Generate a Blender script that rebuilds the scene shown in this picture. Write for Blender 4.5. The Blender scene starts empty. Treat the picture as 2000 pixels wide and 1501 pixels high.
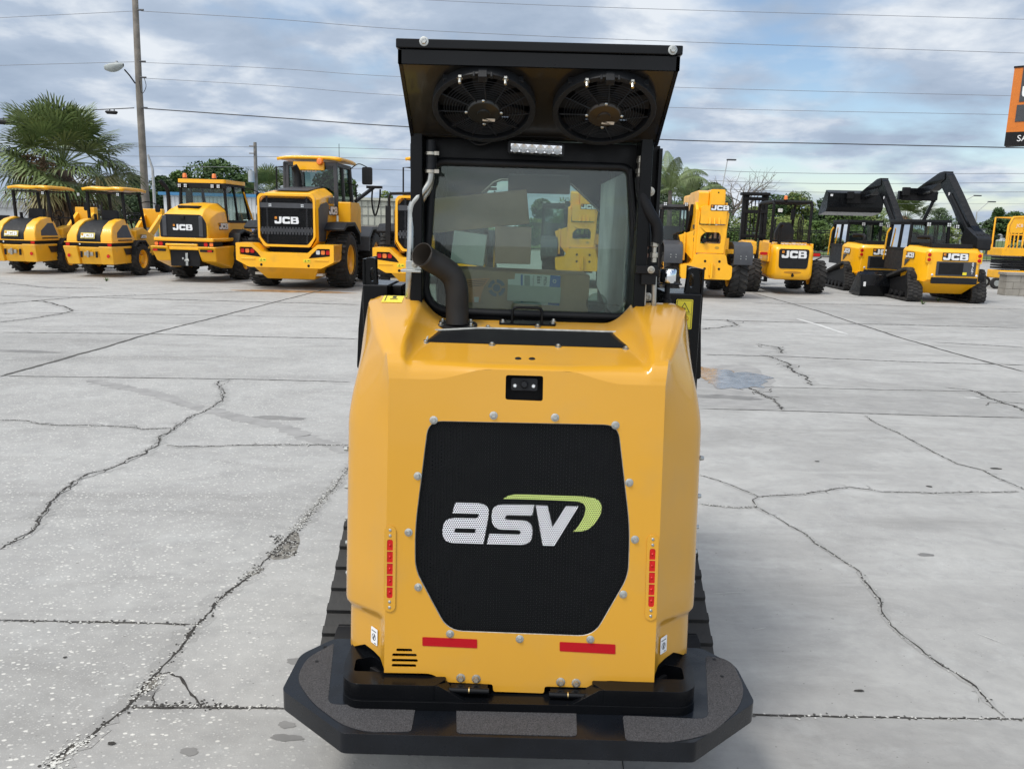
import bpy, bmesh, math, random
from math import sin, cos, pi, radians
from mathutils import Vector, Matrix
from mathutils.geometry import tessellate_polygon
random.seed(7)
D = bpy.data
scene = bpy.context.scene
COL = scene.collection

# ---------------------------------------------------------------- camera
FPX, CX, CY = 1600.0, 1000.0, 750.5
TH, ROLL, CAMZ = radians(11.03), radians(1.5), 1.7
_r = Vector((1, 0, 0)); _u = Vector((0, sin(TH), cos(TH))); _f = Vector((0, cos(TH), -sin(TH)))
R_ = _r * cos(ROLL) + _u * sin(ROLL); U_ = _u * cos(ROLL) - _r * sin(ROLL)
cam = D.objects.new('camera', D.cameras.new('camera')); COL.objects.link(cam)
M = Matrix.Identity(4)
for i in range(3):
    M[i][0] = R_[i]; M[i][1] = U_[i]; M[i][2] = -_f[i]
M[2][3] = CAMZ
cam.matrix_world = M
cam.data.sensor_width = 36; cam.data.lens = 36 * FPX / 2000
cam.data.clip_start = 0.05; cam.data.clip_end = 3000
scene.camera = cam

# ---------------------------------------------------------------- sky, sun, exposure
SUN_EL, SUN_AZ = radians(60), radians(230)      # azimuth clockwise from +Y: high, behind the camera to the left, veiled by cloud
EXPO = 0.42
scene.view_settings.view_transform = 'Standard'; scene.view_settings.look = 'None'
scene.view_settings.exposure = EXPO; scene.view_settings.gamma = 1
W = D.worlds.new('World'); scene.world = W; W.use_nodes = True
nt = W.node_tree; nt.nodes.clear()
def wn(t, **k):
    n = nt.nodes.new(t)
    for a, b in k.items(): setattr(n, a, b)
    return n
def wl(a, b): nt.links.new(a, b)
out = wn('ShaderNodeOutputWorld')
sky = wn('ShaderNodeTexSky', sky_type='NISHITA', sun_disc=False)
sky.sun_elevation = SUN_EL; sky.sun_rotation = SUN_AZ
sky.air_density = 1.0; sky.dust_density = 0.6; sky.ozone_density = 1.5
bg1 = wn('ShaderNodeBackground'); bg1.inputs[1].default_value = 0.105
wl(sky.outputs[0], bg1.inputs[0])
tc = wn('ShaderNodeTexCoord')
sep = wn('ShaderNodeSeparateXYZ'); wl(tc.outputs['Generated'], sep.inputs[0])
zc = wn('ShaderNodeMath', operation='MAXIMUM'); wl(sep.outputs[2], zc.inputs[0]); zc.inputs[1].default_value = 0.0
za = wn('ShaderNodeMath', operation='ADD'); wl(zc.outputs[0], za.inputs[0]); za.inputs[1].default_value = 0.22
dx = wn('ShaderNodeMath', operation='DIVIDE'); wl(sep.outputs[0], dx.inputs[0]); wl(za.outputs[0], dx.inputs[1])
dy = wn('ShaderNodeMath', operation='DIVIDE'); wl(sep.outputs[1], dy.inputs[0]); wl(za.outputs[0], dy.inputs[1])
cmb = wn('ShaderNodeCombineXYZ'); wl(dx.outputs[0], cmb.inputs[0]); wl(dy.outputs[0], cmb.inputs[1])
mp = wn('ShaderNodeMapping'); wl(cmb.outputs[0], mp.inputs[0]); mp.inputs['Location'].default_value = (3.1, 1.7, 0); mp.inputs['Scale'].default_value = (1, 1, 1)
n1 = wn('ShaderNodeTexNoise'); n1.inputs['Scale'].default_value = 1.7; n1.inputs['Detail'].default_value = 9; n1.inputs['Roughness'].default_value = 0.5; n1.inputs['Distortion'].default_value = 0.1
wl(mp.outputs[0], n1.inputs['Vector'])
n2 = wn('ShaderNodeTexNoise'); n2.inputs['Scale'].default_value = 2.4; n2.inputs['Detail'].default_value = 9; n2.inputs['Roughness'].default_value = 0.56; n2.inputs['Distortion'].default_value = 0.15
mp2 = wn('ShaderNodeMapping'); wl(cmb.outputs[0], mp2.inputs[0]); mp2.inputs['Location'].default_value = (-5.3, 8.2, 2.0)
wl(mp2.outputs[0], n2.inputs['Vector'])
# more broken cloud towards +X (right of the photograph)
xb = wn('ShaderNodeMath', operation='MULTIPLY_ADD'); wl(sep.outputs[0], xb.inputs[0]); xb.inputs[1].default_value = -0.22; wl(n1.outputs['Fac'], xb.inputs[2])
cov = wn('ShaderNodeMapRange'); wl(xb.outputs[0], cov.inputs['Value']); cov.inputs['From Min'].default_value = 0.33; cov.inputs['From Max'].default_value = 0.47
cr = wn('ShaderNodeValToRGB'); wl(n2.outputs['Fac'], cr.inputs[0])
e = cr.color_ramp.elements
e[0].position = 0.36; e[0].color = (0.330, 0.408, 0.525, 1)
e[1].position = 0.64; e[1].color = (0.70, 0.745, 0.80, 1)
m_ = cr.color_ramp.elements.new(0.50); m_.color = (0.41, 0.488, 0.605, 1)
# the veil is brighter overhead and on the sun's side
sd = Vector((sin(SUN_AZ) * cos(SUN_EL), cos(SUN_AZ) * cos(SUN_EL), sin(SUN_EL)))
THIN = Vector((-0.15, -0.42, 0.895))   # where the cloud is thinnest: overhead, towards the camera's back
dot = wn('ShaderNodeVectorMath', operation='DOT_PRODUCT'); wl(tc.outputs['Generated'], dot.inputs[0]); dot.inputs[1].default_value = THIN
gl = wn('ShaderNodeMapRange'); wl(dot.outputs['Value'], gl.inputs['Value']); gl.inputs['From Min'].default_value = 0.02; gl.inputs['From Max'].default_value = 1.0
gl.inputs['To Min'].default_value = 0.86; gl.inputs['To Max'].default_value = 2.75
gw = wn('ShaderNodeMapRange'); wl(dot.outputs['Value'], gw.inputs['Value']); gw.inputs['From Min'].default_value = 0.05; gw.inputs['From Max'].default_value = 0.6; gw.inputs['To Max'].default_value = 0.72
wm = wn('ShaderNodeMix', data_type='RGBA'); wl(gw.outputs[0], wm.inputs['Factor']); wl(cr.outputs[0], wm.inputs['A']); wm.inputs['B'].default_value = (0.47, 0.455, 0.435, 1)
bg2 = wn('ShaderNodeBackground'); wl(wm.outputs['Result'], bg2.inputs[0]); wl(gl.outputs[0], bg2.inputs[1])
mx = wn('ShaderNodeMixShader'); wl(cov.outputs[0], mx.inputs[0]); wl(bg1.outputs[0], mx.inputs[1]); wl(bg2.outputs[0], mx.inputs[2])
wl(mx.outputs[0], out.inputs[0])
sl = D.lights.new('sun', 'SUN'); sl.energy = 1.5; sl.angle = radians(13); sl.color = (1.0, 0.955, 0.89)
so = D.objects.new('sun', sl); COL.objects.link(so)
so.rotation_euler = (-sd).to_track_quat('-Z', 'Y').to_euler()

# ---------------------------------------------------------------- pixel helpers (reference photograph 2000 x 1501) -> points in the world
def ray(px, py):
    return (_f + R_ * ((px - CX) / FPX) + U_ * ((CY - py) / FPX))
O_ = Vector((0, 0, CAMZ))
def atY(px, py, Y):
    d = ray(px, py); return O_ + d * (Y / d.y)
def atZ(px, py, z=0.0):
    d = ray(px, py); return O_ + d * ((z - CAMZ) / d.z)

# ---------------------------------------------------------------- object helpers
def tag(o, label=None, cat=None, group=None, kind=None):
    if label: o['label'] = label
    if cat: o['category'] = cat
    if group: o['group'] = group
    if kind: o['kind'] = kind
    return o
def empty(name, loc, rz=0.0, label=None, cat=None, group=None):
    o = D.objects.new(name, None); COL.objects.link(o); o.location = loc; o.rotation_euler = (0, 0, rz)
    o.empty_display_size = 0.2
    return tag(o, label, cat, group)
def copy_tree(o, parent=None):
    c = o.copy(); COL.objects.link(c); c.parent = parent
    for ch in list(o.children): copy_tree(ch, c)
    return c
class MB:
    def __init__(s): s.v = []; s.f = []; s.m = []
    def add(s, vs, fs, mi=0):
        n = len(s.v); s.v += [tuple(x) for x in vs]
        for f in fs: s.f.append([i + n for i in f]); s.m.append(mi)
        return s
    def box(s, x0, x1, y0, y1, z0, z1, mi=0):
        return s.add([(x0,y0,z0),(x1,y0,z0),(x1,y1,z0),(x0,y1,z0),(x0,y0,z1),(x1,y0,z1),(x1,y1,z1),(x0,y1,z1)],
              [(3,2,1,0),(4,5,6,7),(0,1,5,4),(1,2,6,5),(2,3,7,6),(3,0,4,7)], mi)
    def hexa(s, p, mi=0):      # 8 points, same order as box
        return s.add(p, [(3,2,1,0),(4,5,6,7),(0,1,5,4),(1,2,6,5),(2,3,7,6),(3,0,4,7)], mi)
    def obox(s, c, size, R=None, mi=0):
        R = R or Matrix.Identity(3); c = Vector(c)
        P = []
        for z in (-.5, .5):
            for x, y in ((-.5,-.5),(.5,-.5),(.5,.5),(-.5,.5)):
                P.append(c + R @ Vector((x*size[0], y*size[1], z*size[2])))
        return s.hexa(P, mi)
    def bar(s, p0, p1, w, h, up=(0,0,1), mi=0):
        p0 = Vector(p0); p1 = Vector(p1); d = (p1 - p0); L = d.length; d.normalize()
        up = Vector(up); sx = d.cross(up)
        if sx.length < 1e-4: sx = d.cross(Vector((1,0,0)))
        sx.normalize(); uz = sx.cross(d)
        P = []
        for a in (-.5, .5):
            for x, y in ((-.5, 0), (.5, 0), (.5, 1), (-.5, 1)):
                P.append(p0 + d * (y * L) + sx * (x * w) + uz * (a * h))
        return s.hexa(P, mi)
    def prism(s, poly, axis, a0, a1, holes=(), mi=0, xf=None):
        polys = [list(poly)] + [list(h) for h in holes]
        def area(q): return sum(q[i][0]*q[(i+1)%len(q)][1]-q[(i+1)%len(q)][0]*q[i][1] for i in range(len(q)))
        if area(polys[0]) < 0: polys[0].reverse()
        for h in polys[1:]:
            if area(h) > 0: h.reverse()
        def P(p, a):
            q = {'x': (a, p[0], p[1]), 'y': (p[0], a, p[1]), 'z': (p[0], p[1], a)}[axis]
            return xf(q) if xf else q
        tri = tessellate_polygon([[Vector((p[0], p[1], 0)) for p in q] for q in polys])
        flat = [p for q in polys for p in q]; n = len(flat)
        vs = [P(p, a0) for p in flat] + [P(p, a1) for p in flat]
        fs = []
        fl = (axis != 'y')
        for t in tri:
            a = [flat[i] for i in t]
            ccw = area(a) > 0
            t = list(t) if ccw else list(reversed(t))
            top = [i + n for i in t]; bot = list(reversed(t))
            if not fl: top.reverse(); bot.reverse()
            fs += [top, bot]
        k = 0
        for q in polys:
            m = len(q)
            for i in range(m):
                f = [k+i, k+(i+1)%m, k+(i+1)%m+n, k+i+n]
                if not fl: f.reverse()
                fs.append(f)
            k += m
        if (a1 < a0): fs = [list(reversed(f)) for f in fs]
        return s.add(vs, fs, mi)
    def tube(s, pts, r, n=8, cap=True, mi=0):
        pts = [Vector(p) for p in pts]; m = len(pts)
        rs = r if isinstance(r, (list, tuple)) else [r] * m
        vs = []; prev = None
        for i, p in enumerate(pts):
            d = (pts[min(i+1, m-1)] - pts[max(i-1, 0)]).normalized()
            if prev is None:
                a = d.cross(Vector((0,0,1)))
                if a.length < 1e-3: a = d.cross(Vector((1,0,0)))
            else:
                a = prev - d * prev.dot(d)
            a.normalize(); prev = a; b = d.cross(a)
            for k in range(n):
                t = 2*pi*k/n; vs.append(p + (a*cos(t) + b*sin(t)) * rs[i])
        fs = []
        for i in range(m-1):
            for k in range(n):
                fs.append((i*n+k, i*n+(k+1)%n, (i+1)*n+(k+1)%n, (i+1)*n+k))
        if cap: fs.append(tuple(reversed(range(n)))); fs.append(tuple((m-1)*n+k for k in range(n)))
        return s.add(vs, fs, mi)
    def cyl(s, p0, p1, r, n=14, mi=0, r2=None):
        return s.tube([p0, p1], [r, r if r2 is None else r2], n, True, mi)
    def lathe(s, prof, c, ax, n=24, mi=0):     # prof: (radius, distance along ax), closed solid of revolution when it starts/ends at r=0
        c = Vector(c); ax = Vector(ax).normalized()
        a = ax.cross(Vector((0,0,1)))
        if a.length < 1e-3: a = Vector((1,0,0))
        a.normalize(); b = ax.cross(a); vs = []
        for r, t in prof:
            for k in range(n):
                q = 2*pi*k/n; vs.append(c + ax*t + (a*cos(q) + b*sin(q))*r)
        fs = []
        for i in range(len(prof)-1):
            for k in range(n): fs.append((i*n+k, i*n+(k+1)%n, (i+1)*n+(k+1)%n, (i+1)*n+k))
        return s.add(vs, fs, mi)
    def grid(s, P, mi=0):      # P[i][j]
        a = len(P); b = len(P[0])
        return s.add([p for r in P for p in r], [(i*b+j, i*b+j+1, (i+1)*b+j+1, (i+1)*b+j) for i in range(a-1) for j in range(b-1)], mi)
    def build(s, name, mat, parent=None, bevel=0.0, smooth=40, seg=2, loc=None, merge=0.0, solid=0.0, fixn=False):
        me = D.meshes.new(name); me.from_pydata([tuple(v) for v in s.v], [], s.f)
        mats = mat if isinstance(mat, (list, tuple)) else [mat]
        for m in mats: me.materials.append(m)
        me.polygons.foreach_set('material_index', s.m)
        if fixn or merge:
            bm = bmesh.new(); bm.from_mesh(me)
            if merge: bmesh.ops.remove_doubles(bm, verts=bm.verts, dist=merge)
            if fixn: bmesh.ops.recalc_face_normals(bm, faces=bm.faces)
            bm.to_mesh(me); bm.free()
        me.update()
        o = D.objects.new(name, me); COL.objects.link(o)
        if parent: o.parent = parent
        if loc is not None: o.location = loc
        if smooth:
            me.polygons.foreach_set('use_smooth', [True]*len(me.polygons))
            if smooth < 180: me.set_sharp_from_angle(angle=radians(smooth))
        if solid:
            md = o.modifiers.new('s', 'SOLIDIFY'); md.thickness = solid; md.offset = -1
        if bevel:
            md = o.modifiers.new('b', 'BEVEL'); md.width = bevel; md.segments = seg; md.limit_method = 'ANGLE'; md.angle_limit = radians(35)
            md.use_clamp_overlap = True; md.harden_normals = True
        return o
def rrect(x0, x1, y0, y1, r, n=5):
    p = []
    for cx, cy, a in ((x1-r, y1-r, 0), (x0+r, y1-r, 90), (x0+r, y0+r, 180), (x1-r, y0+r, 270)):
        for i in range(n+1):
            t = radians(a + 90*i/n); p.append((cx + r*cos(t), cy + r*sin(t)))
    return p
def rpoly(pts, r, n=4):        # round the corners of a polygon
    o = []; m = len(pts)
    for i in range(m):
        p = Vector(pts[i]); a = Vector(pts[i-1]); b = Vector(pts[(i+1)%m])
        rr = r[i] if isinstance(r, (list, tuple)) else r
        da = (a-p); db = (b-p); l = min(rr, da.length*.45, db.length*.45)
        if l < 1e-5: o.append(tuple(p)); continue
        q0 = p + da.normalized()*l; q1 = p + db.normalized()*l
        for k in range(n+1):
            t = k/n; o.append(tuple(q0*(1-t)**2 + p*(2*t*(1-t)) + q1*t*t))
    return o
def circ(cx, cy, r, n=16, ry=None):
    return [(cx + r*cos(2*pi*i/n), cy + (ry or r)*sin(2*pi*i/n)) for i in range(n)]
def bez(pts, n=8):             # Catmull-Rom through points
    P = [Vector(p) for p in pts]; P = [P[0]*2-P[1]] + P + [P[-1]*2-P[-2]]; o = []
    for i in range(1, len(P)-2):
        for k in range(n):
            t = k/n; a, b, c, d = P[i-1], P[i], P[i+1], P[i+2]
            o.append(.5*((2*b) + (c-a)*t + (2*a-5*b+4*c-d)*t*t + (3*b-a-3*c+d)*t**3))
    o.append(P[-2]); return o

# ---------------------------------------------------------------- materials
def mat(name, col, rough=0.5, metal=0.0, noise=0.0, nscale=8.0, bump=0.0, bscale=60.0, coat=0.0, rvar=0.0, emit=None, spec=None, dirt=None):
    m = D.materials.new(name); m.use_nodes = True; t = m.node_tree; b = t.nodes['Principled BSDF']
    b.inputs['Base Color'].default_value = (*col, 1); b.inputs['Roughness'].default_value = rough; b.inputs['Metallic'].default_value = metal
    if coat: b.inputs['Coat Weight'].default_value = coat; b.inputs['Coat Roughness'].default_value = 0.06
    if spec is not None: b.inputs['Specular IOR Level'].default_value = spec
    if emit: b.inputs['Emission Color'].default_value = (*emit[:3], 1); b.inputs['Emission Strength'].default_value = emit[3]
    N = t.nodes.new; Lk = t.links.new
    if noise or bump or rvar or dirt:
        c = N('ShaderNodeTexCoord')
    if noise:
        n = N('ShaderNodeTexNoise'); n.inputs['Scale'].default_value = nscale; n.inputs['Detail'].default_value = 6; Lk(c.outputs['Object'], n.inputs['Vector'])
        r = N('ShaderNodeMapRange'); Lk(n.outputs['Fac'], r.inputs['Value']); r.inputs['From Min'].default_value = .3; r.inputs['From Max'].default_value = .7
        r.inputs['To Min'].default_value = 1-noise; r.inputs['To Max'].default_value = 1+noise
        v = N('ShaderNodeVectorMath'); v.operation = 'SCALE'; v.inputs[0].default_value = col; Lk(r.outputs[0], v.inputs['Scale'])
        src = v.outputs[0]
        if dirt:
            n3 = N('ShaderNodeTexNoise'); n3.inputs['Scale'].default_value = dirt[1]; n3.inputs['Detail'].default_value = 8; Lk(c.outputs['Object'], n3.inputs['Vector'])
            r3 = N('ShaderNodeMapRange'); Lk(n3.outputs['Fac'], r3.inputs['Value']); r3.inputs['From Min'].default_value = .52; r3.inputs['From Max'].default_value = .75; r3.inputs['To Max'].default_value = dirt[2]
            mxx = N('ShaderNodeMix'); mxx.data_type = 'RGBA'; Lk(r3.outputs[0], mxx.inputs['Factor']); Lk(src, mxx.inputs['A']); mxx.inputs['B'].default_value = (*dirt[0], 1); src = mxx.outputs['Result']
        Lk(src, b.inputs['Base Color'])
    if rvar:
        n = N('ShaderNodeTexNoise'); n.inputs['Scale'].default_value = nscale*1.7; n.inputs['Detail'].default_value = 5; Lk(c.outputs['Object'], n.inputs['Vector'])
        r = N('ShaderNodeMapRange'); Lk(n.outputs['Fac'], r.inputs['Value']); r.inputs['From Min'].default_value = .3; r.inputs['From Max'].default_value = .7
        r.inputs['To Min'].default_value = max(0.02, rough-rvar); r.inputs['To Max'].default_value = rough+rvar; Lk(r.outputs[0], b.inputs['Roughness'])
    if bump:
        n = N('ShaderNodeTexNoise'); n.inputs['Scale'].default_value = bscale; n.inputs['Detail'].default_value = 3; Lk(c.outputs['Object'], n.inputs['Vector'])
        bb = N('ShaderNodeBump'); bb.inputs['Strength'].default_value = bump; bb.inputs['Distance'].default_value = 0.004; Lk(n.outputs['Fac'], bb.inputs['Height']); Lk(bb.outputs[0], b.inputs['Normal'])
    return m
def glassmat(name, tint, rough=0.02, refl=0.9, ior=1.5, dust_haze=0.0, dcol=(.30,.36,.34)):
    m = D.materials.new(name); m.use_nodes = True; t = m.node_tree; t.nodes.clear(); N = t.nodes.new; Lk = t.links.new
    o = N('ShaderNodeOutputMaterial'); tr = N('ShaderNodeBsdfTransparent'); tr.inputs[0].default_value = (*tint, 1)
    g = N('ShaderNodeBsdfGlossy'); g.inputs['Roughness'].default_value = rough; g.inputs['Color'].default_value = (refl, refl, refl, 1)
    fr = N('ShaderNodeFresnel'); fr.inputs['IOR'].default_value = ior
    mi = N('ShaderNodeMixShader'); Lk(fr.outputs[0], mi.inputs[0]); Lk(tr.outputs[0], mi.inputs[1]); Lk(g.outputs[0], mi.inputs[2])
    if dust_haze:  # dusty veil that also paints hazy reflection into the pane
        df = N('ShaderNodeBsdfDiffuse'); df.inputs[0].default_value = (*dcol, 1); m2 = N('ShaderNodeMixShader')
        c = N('ShaderNodeTexCoord'); n = N('ShaderNodeTexNoise'); n.inputs['Scale'].default_value = 7; n.inputs['Detail'].default_value = 7; n.inputs['Roughness'].default_value = .65; Lk(c.outputs['Object'], n.inputs['Vector'])
        r = N('ShaderNodeMapRange'); Lk(n.outputs['Fac'], r.inputs['Value']); r.inputs['From Min'].default_value = .35; r.inputs['From Max'].default_value = .72; r.inputs['To Min'].default_value = dust_haze*.35; r.inputs['To Max'].default_value = dust_haze*1.9
        Lk(r.outputs[0], m2.inputs[0]); Lk(mi.outputs[0], m2.inputs[1]); Lk(df.outputs[0], m2.inputs[2]); mi = m2
    Lk(mi.outputs[0], o.inputs[0])
    return m
YEL = mat('machine_yellow', (0.94, 0.46, 0.007), 0.34, noise=0.04, nscale=3, coat=0.15, rvar=0.06, dirt=((0.42, 0.24, 0.06), 2.5, 0.35))
YEL2 = mat('faded_machine_yellow', (0.90, 0.46, 0.022), 0.40, noise=0.06, nscale=3, coat=0.1, rvar=0.08, dirt=((0.45, 0.30, 0.12), 3.0, 0.6))
AYEL = mat('amber_gloss_paint', (0.595, 0.302, 0.026), 0.17, noise=0.03, nscale=2, spec=0.3, coat=0.35, rvar=0.03, dirt=((0.42, 0.27, 0.09), 6.0, 0.22))
BLK = mat('black_gloss_paint', (0.0035, 0.004, 0.005), 0.22, noise=0.25, nscale=6, rvar=0.08, bump=0.04, bscale=25, spec=0.22)
BLKS = mat('black_satin_plastic', (0.011, 0.012, 0.014), 0.5, spec=0.25, noise=0.2, nscale=9, rvar=0.08, bump=0.1, bscale=220)
BLKM = mat('matt_black_metal', (0.008, 0.008, 0.009), 0.6, spec=0.25, noise=0.3, nscale=9)
GRY = mat('dark_grey_plastic', (0.045, 0.048, 0.055), 0.5, noise=0.15, nscale=6)
RUB = mat('tyre_rubber', (0.018, 0.017, 0.0165), 0.78, noise=0.3, nscale=12, bump=0.5, bscale=60, dirt=((0.07, 0.065, 0.055), 6, 0.6))
ZINC = mat('zinc_plated_steel', (0.46, 0.47, 0.45), 0.33, 1.0, noise=0.12, nscale=30, rvar=0.12)
STEEL = mat('worn_steel', (0.45, 0.42, 0.36), 0.38, 1.0, noise=0.25, nscale=40, rvar=0.15)
CHROME = mat('chrome_cap', (0.8, 0.82, 0.84), 0.05, 1.0)
RED = mat('red_lens', (0.50, 0.010, 0.008), 0.2, spec=0.3, noise=0.2, nscale=90)
REFL = mat('red_reflective_tape', (0.40, 0.006, 0.012), 0.4, spec=0.15, noise=0.06, nscale=300)
ORG = mat('amber_lens', (0.85, 0.20, 0.02), 0.2, coat=0.6)
WHT = mat('white_decal', (0.78, 0.79, 0.80), 0.45)
LGT = mat('clear_lamp', (0.75, 0.77, 0.78), 0.12, 0.3, coat=0.5)
LOGO_O = mat('orange_decal', (0.80, 0.28, 0.02), 0.4)
DYEL = mat('yellow_warning_decal', (0.80, 0.66, 0.03), 0.4)
INK = mat('black_decal_ink', (0.012, 0.012, 0.012), 0.5)
GLS = glassmat('tinted_cab_glass', (0.42, 0.52, 0.49), 0.02)
GLC = glassmat('clear_cab_glass', (0.66, 0.75, 0.72), 0.01)

# ---------------------------------------------------------------- JCB-style lettering (height 1), drawn in (u, v)
def logo_polys():
    t = .29
    J = rpoly([(.72,1),(1.08,1),(1.08,0),(.0,0),(.0,.42),(.34,.42),(.34,t),(.72,t)], [.02,.02,.34,.34,.02,.02,.08,.10])
    C = rpoly([(1.2,0),(2.38,0),(2.38,.36),(2.04,.36),(2.04,t),(1.56,t),(1.56,1-t),(2.04,1-t),(2.04,.64),(2.38,.64),(2.38,1),(1.2,1)], [.3,.3,.02,.02,.08,.1,.1,.08,.02,.02,.3,.3])
    B = rpoly([(2.5,0),(3.72,0),(3.72,.52),(3.66,.52),(3.66,1),(2.5,1)], [.02,.28,.16,.1,.28,.02])
    b1 = rpoly([(2.84,.20),(3.34,.20),(3.34,.42),(2.84,.42)], .06); b2 = rpoly([(2.84,.60),(3.28,.60),(3.28,.80),(2.84,.80)], .06)
    S = [(.04,.66),(.36,.66),(.36,.98),(.04,.98)]
    return [(J, []), (C, []), (B, [b1, b2])], S
LP, LS = logo_polys()
def logo(parent, o, ux, uy, h, th=0.006, name='maker_lettering', plate=None, plmat=None, label=None):
    """lettering with its lower-left corner at o, along unit vectors ux, uy; height h"""
    o = Vector(o); ux = Vector(ux).normalized(); uy = Vector(uy).normalized(); n = ux.cross(uy)
    xf = lambda q: tuple(o + ux*(q[0]*h) + uy*(q[1]*h) + n*(q[2]*h))
    b = MB()
    for P, H in LP: b.prism(P, 'z', 0, th/h, H, 0, xf)
    b.prism(LS, 'z', 0, th/h, [], 1, xf)
    b.prism([(.15,.78),(.25,.78),(.25,.86),(.15,.86)], 'z', th/h, th/h+.01, [], 2, xf)
    if plate:
        b.prism(rrect(-plate, 3.72+plate, -plate, 1+plate, .08), 'z', -.02, -.002, [], 3, xf)
    return b.build(name, [WHT, LOGO_O, INK, plmat or INK], parent, smooth=0)
def text_mb(b, s, o, ux, uy, h, mi=0, lift=0.0, sx=1.0):
    cu = D.curves.new('t', 'FONT'); cu.body = s; cu.size = 1.0; cu.resolution_u = 3
    ob = D.objects.new('t', cu); COL.objects.link(ob)
    dg = bpy.context.evaluated_depsgraph_get(); dg.update()
    me = D.meshes.new_from_object(ob.evaluated_get(dg))
    o = Vector(o); ux = Vector(ux).normalized(); uy = Vector(uy).normalized(); n = ux.cross(uy)
    b.add([o + ux*(v.co.x*h*1.4*sx) + uy*(v.co.y*h*1.4) + n*lift for v in me.vertices], [list(p.vertices) for p in me.polygons], mi)
    D.objects.remove(ob); D.curves.remove(cu); D.meshes.remove(me)
    return b
# ================================================================ the compact track loader in front
XC = 0.042
ASV = empty('compact_track_loader', (XC, 2.9, 0), 0, 'amber compact track loader seen from behind with black grille and upright exhaust pipe', 'track loader')
OFF = (0, -2.9, 0)
def A(px, py, Y): p = atY(px, py, Y); return Vector((p.x - XC, p.y, p.z))
def AZ(px, py, z): p = atZ(px, py, z); return Vector((p.x - XC, p.y, p.z))
def bp(b, name, m, bevel=0.0, parent=None, **k):
    return b.build(name, m, parent or ASV, bevel, loc=None if parent else OFF, **k)
KF = .126
def faceY(z): return 2.13 + (z - .42)*KF
FUY = Vector((0, KF, 1)).normalized(); FN = Vector((0, -1, KF)).normalized(); FO = Vector((0, 2.13, .42)); FK = FUY.z
def F2(px, py, off=0.0):
    d = ray(px, py); o = O_ - Vector((XC, 0, 0)) - FO - FN*off
    k = -(o.dot(FN)) / d.dot(FN); p = o + d*k
    return (p.x, p.dot(FUY))
def F3(uv, off=0.0): return FO + Vector((1,0,0))*uv[0] + FUY*uv[1] + FN*off
def fxf(q): return tuple(F3((q[0], q[1]), q[2]))
CR = .385                     # crease between centre plate and side chamfer
OUT = .534
# --- centre plate
def zft(x): # top edge of the flat plate (z): wave over the camera opening
    a = abs(x); t = min(1, max(0, (a-.10)/.17)); t = t*t*(3-2*t)
    return 1.304*(1-t) + 1.272*t
bot = [F2(*p) for p in [(754.5,1312.8),(844,1314.5),(868,1331),(962,1335.5),(963.6,1349.5),(1062,1353),(1064,1339.6),(1160,1342),(1180,1328),(1272,1332)]]
bot[0] = (-CR, bot[0][1]); bot[-1] = (CR, bot[-1][1])
top = [(x, (zft(x)-.42)/FK) for x in [CR - i*(2*CR)/24 for i in range(25)]]
outl = rpoly(bot, [.0,.02,.02,.006,.006,.006,.006,.02,.02,.0])
GR_PX = [(842,822),(1202,830),(1216,930),(1229,1030),(1231,1118),(1165,1232),(1144,1243),(872,1229),(812,1112),(810,1030),(822,930)]
gr = rpoly([F2(*p) for p in GR_PX], [.045,.045,.03,.03,.05,.05,.03,.07,.05,.02,.02], 6)
GPX = [(836,821),(1208,829),(1231,1030),(1228,1125),(1160,1243),(874,1232),(810,1112),(810,1030)]
gr = rpoly([F2(*p) for p in GPX], [.04,.04,.05,.035,.045,.045,.035,.05], 6)
camh = rpoly([F2(*p) for p in [(988,732),(1061,734),(1060,783),(987,780)]], .007)
def slot(x0, x1, y, r=3.2):
    c0 = F2(x0, y); c1 = F2(x1, y + (x1-x0)*.02); rr = r*.00142
    return [(c0[0]+rr*cos(t), c0[1]+rr*sin(t)) for t in [radians(90+30*i) for i in range(7)]] + [(c1[0]+rr*cos(t), c1[1]+rr*sin(t)) for t in [radians(-90+30*i) for i in range(7)]]
slots = [slot(777,802,1268.5), slot(769,811,1278), slot(768,813,1288.5), slot(768,810,1298.5)]
bl = []
for x0, y0, x1, y1 in ((762,1058,761.5,1161),(1274,1076,1271.5,1178)):
    a = F2(x0, y0); c = F2(x1, y1); w = .0098
    bl.append((a, c, w))
lampholes = [[(a[0]+w*cos(t), a[1]+w*sin(t)) for t in [radians(30*i) for i in range(7)]] + [(c[0]+w*cos(t), c[1]+w*sin(t)) for t in [radians(180+30*i) for i in range(7)]] for a, c, w in bl]
b = MB(); b.prism(outl + top, 'z', -.006, 0, [gr, camh] + slots + lampholes, 0, fxf)
bp(b, 'rear_panel', AYEL, 0, smooth=30)
# --- shell: side chamfers, shoulders, hood top (one continuous skin)
def floorz(Y): return 1.318 + (Y-2.28)*.205
def humpz(Y):
    t = min(.96, max(0, (Y-2.268)/.38))
    return 1.318 + .150*t**.62
def xo(Y):    # outer edge of the shoulder crest
    t = min(1, max(0, (Y-2.26)/.34)); return CR + (OUT-.03-CR)*(t**.8)
def xin(Y): t = min(1, max(0, (Y-2.28)/.3)); return .352 - .012*t
def sm(t): t = min(1, max(0, t)); return t*t*(3-2*t)
def topz(x, Y):
    a = abs(x); w = .024 + .070*sm((Y-2.30)/.28)
    s0 = min(1, max(0, (a - (xin(Y)-w))/w))
    s = s0**2.1*(1-.0) if s0 < 1 else 1.0
    return floorz(Y)*(1-s) + humpz(Y)*s
def lipr(x): return .058 if abs(x) > .27 else .022 + (.058-.022)*sm((abs(x)-.10)/.17)
b = MB()
NX = 120; YR = [2.28 + .37*i/22 for i in range(23)]
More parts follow.
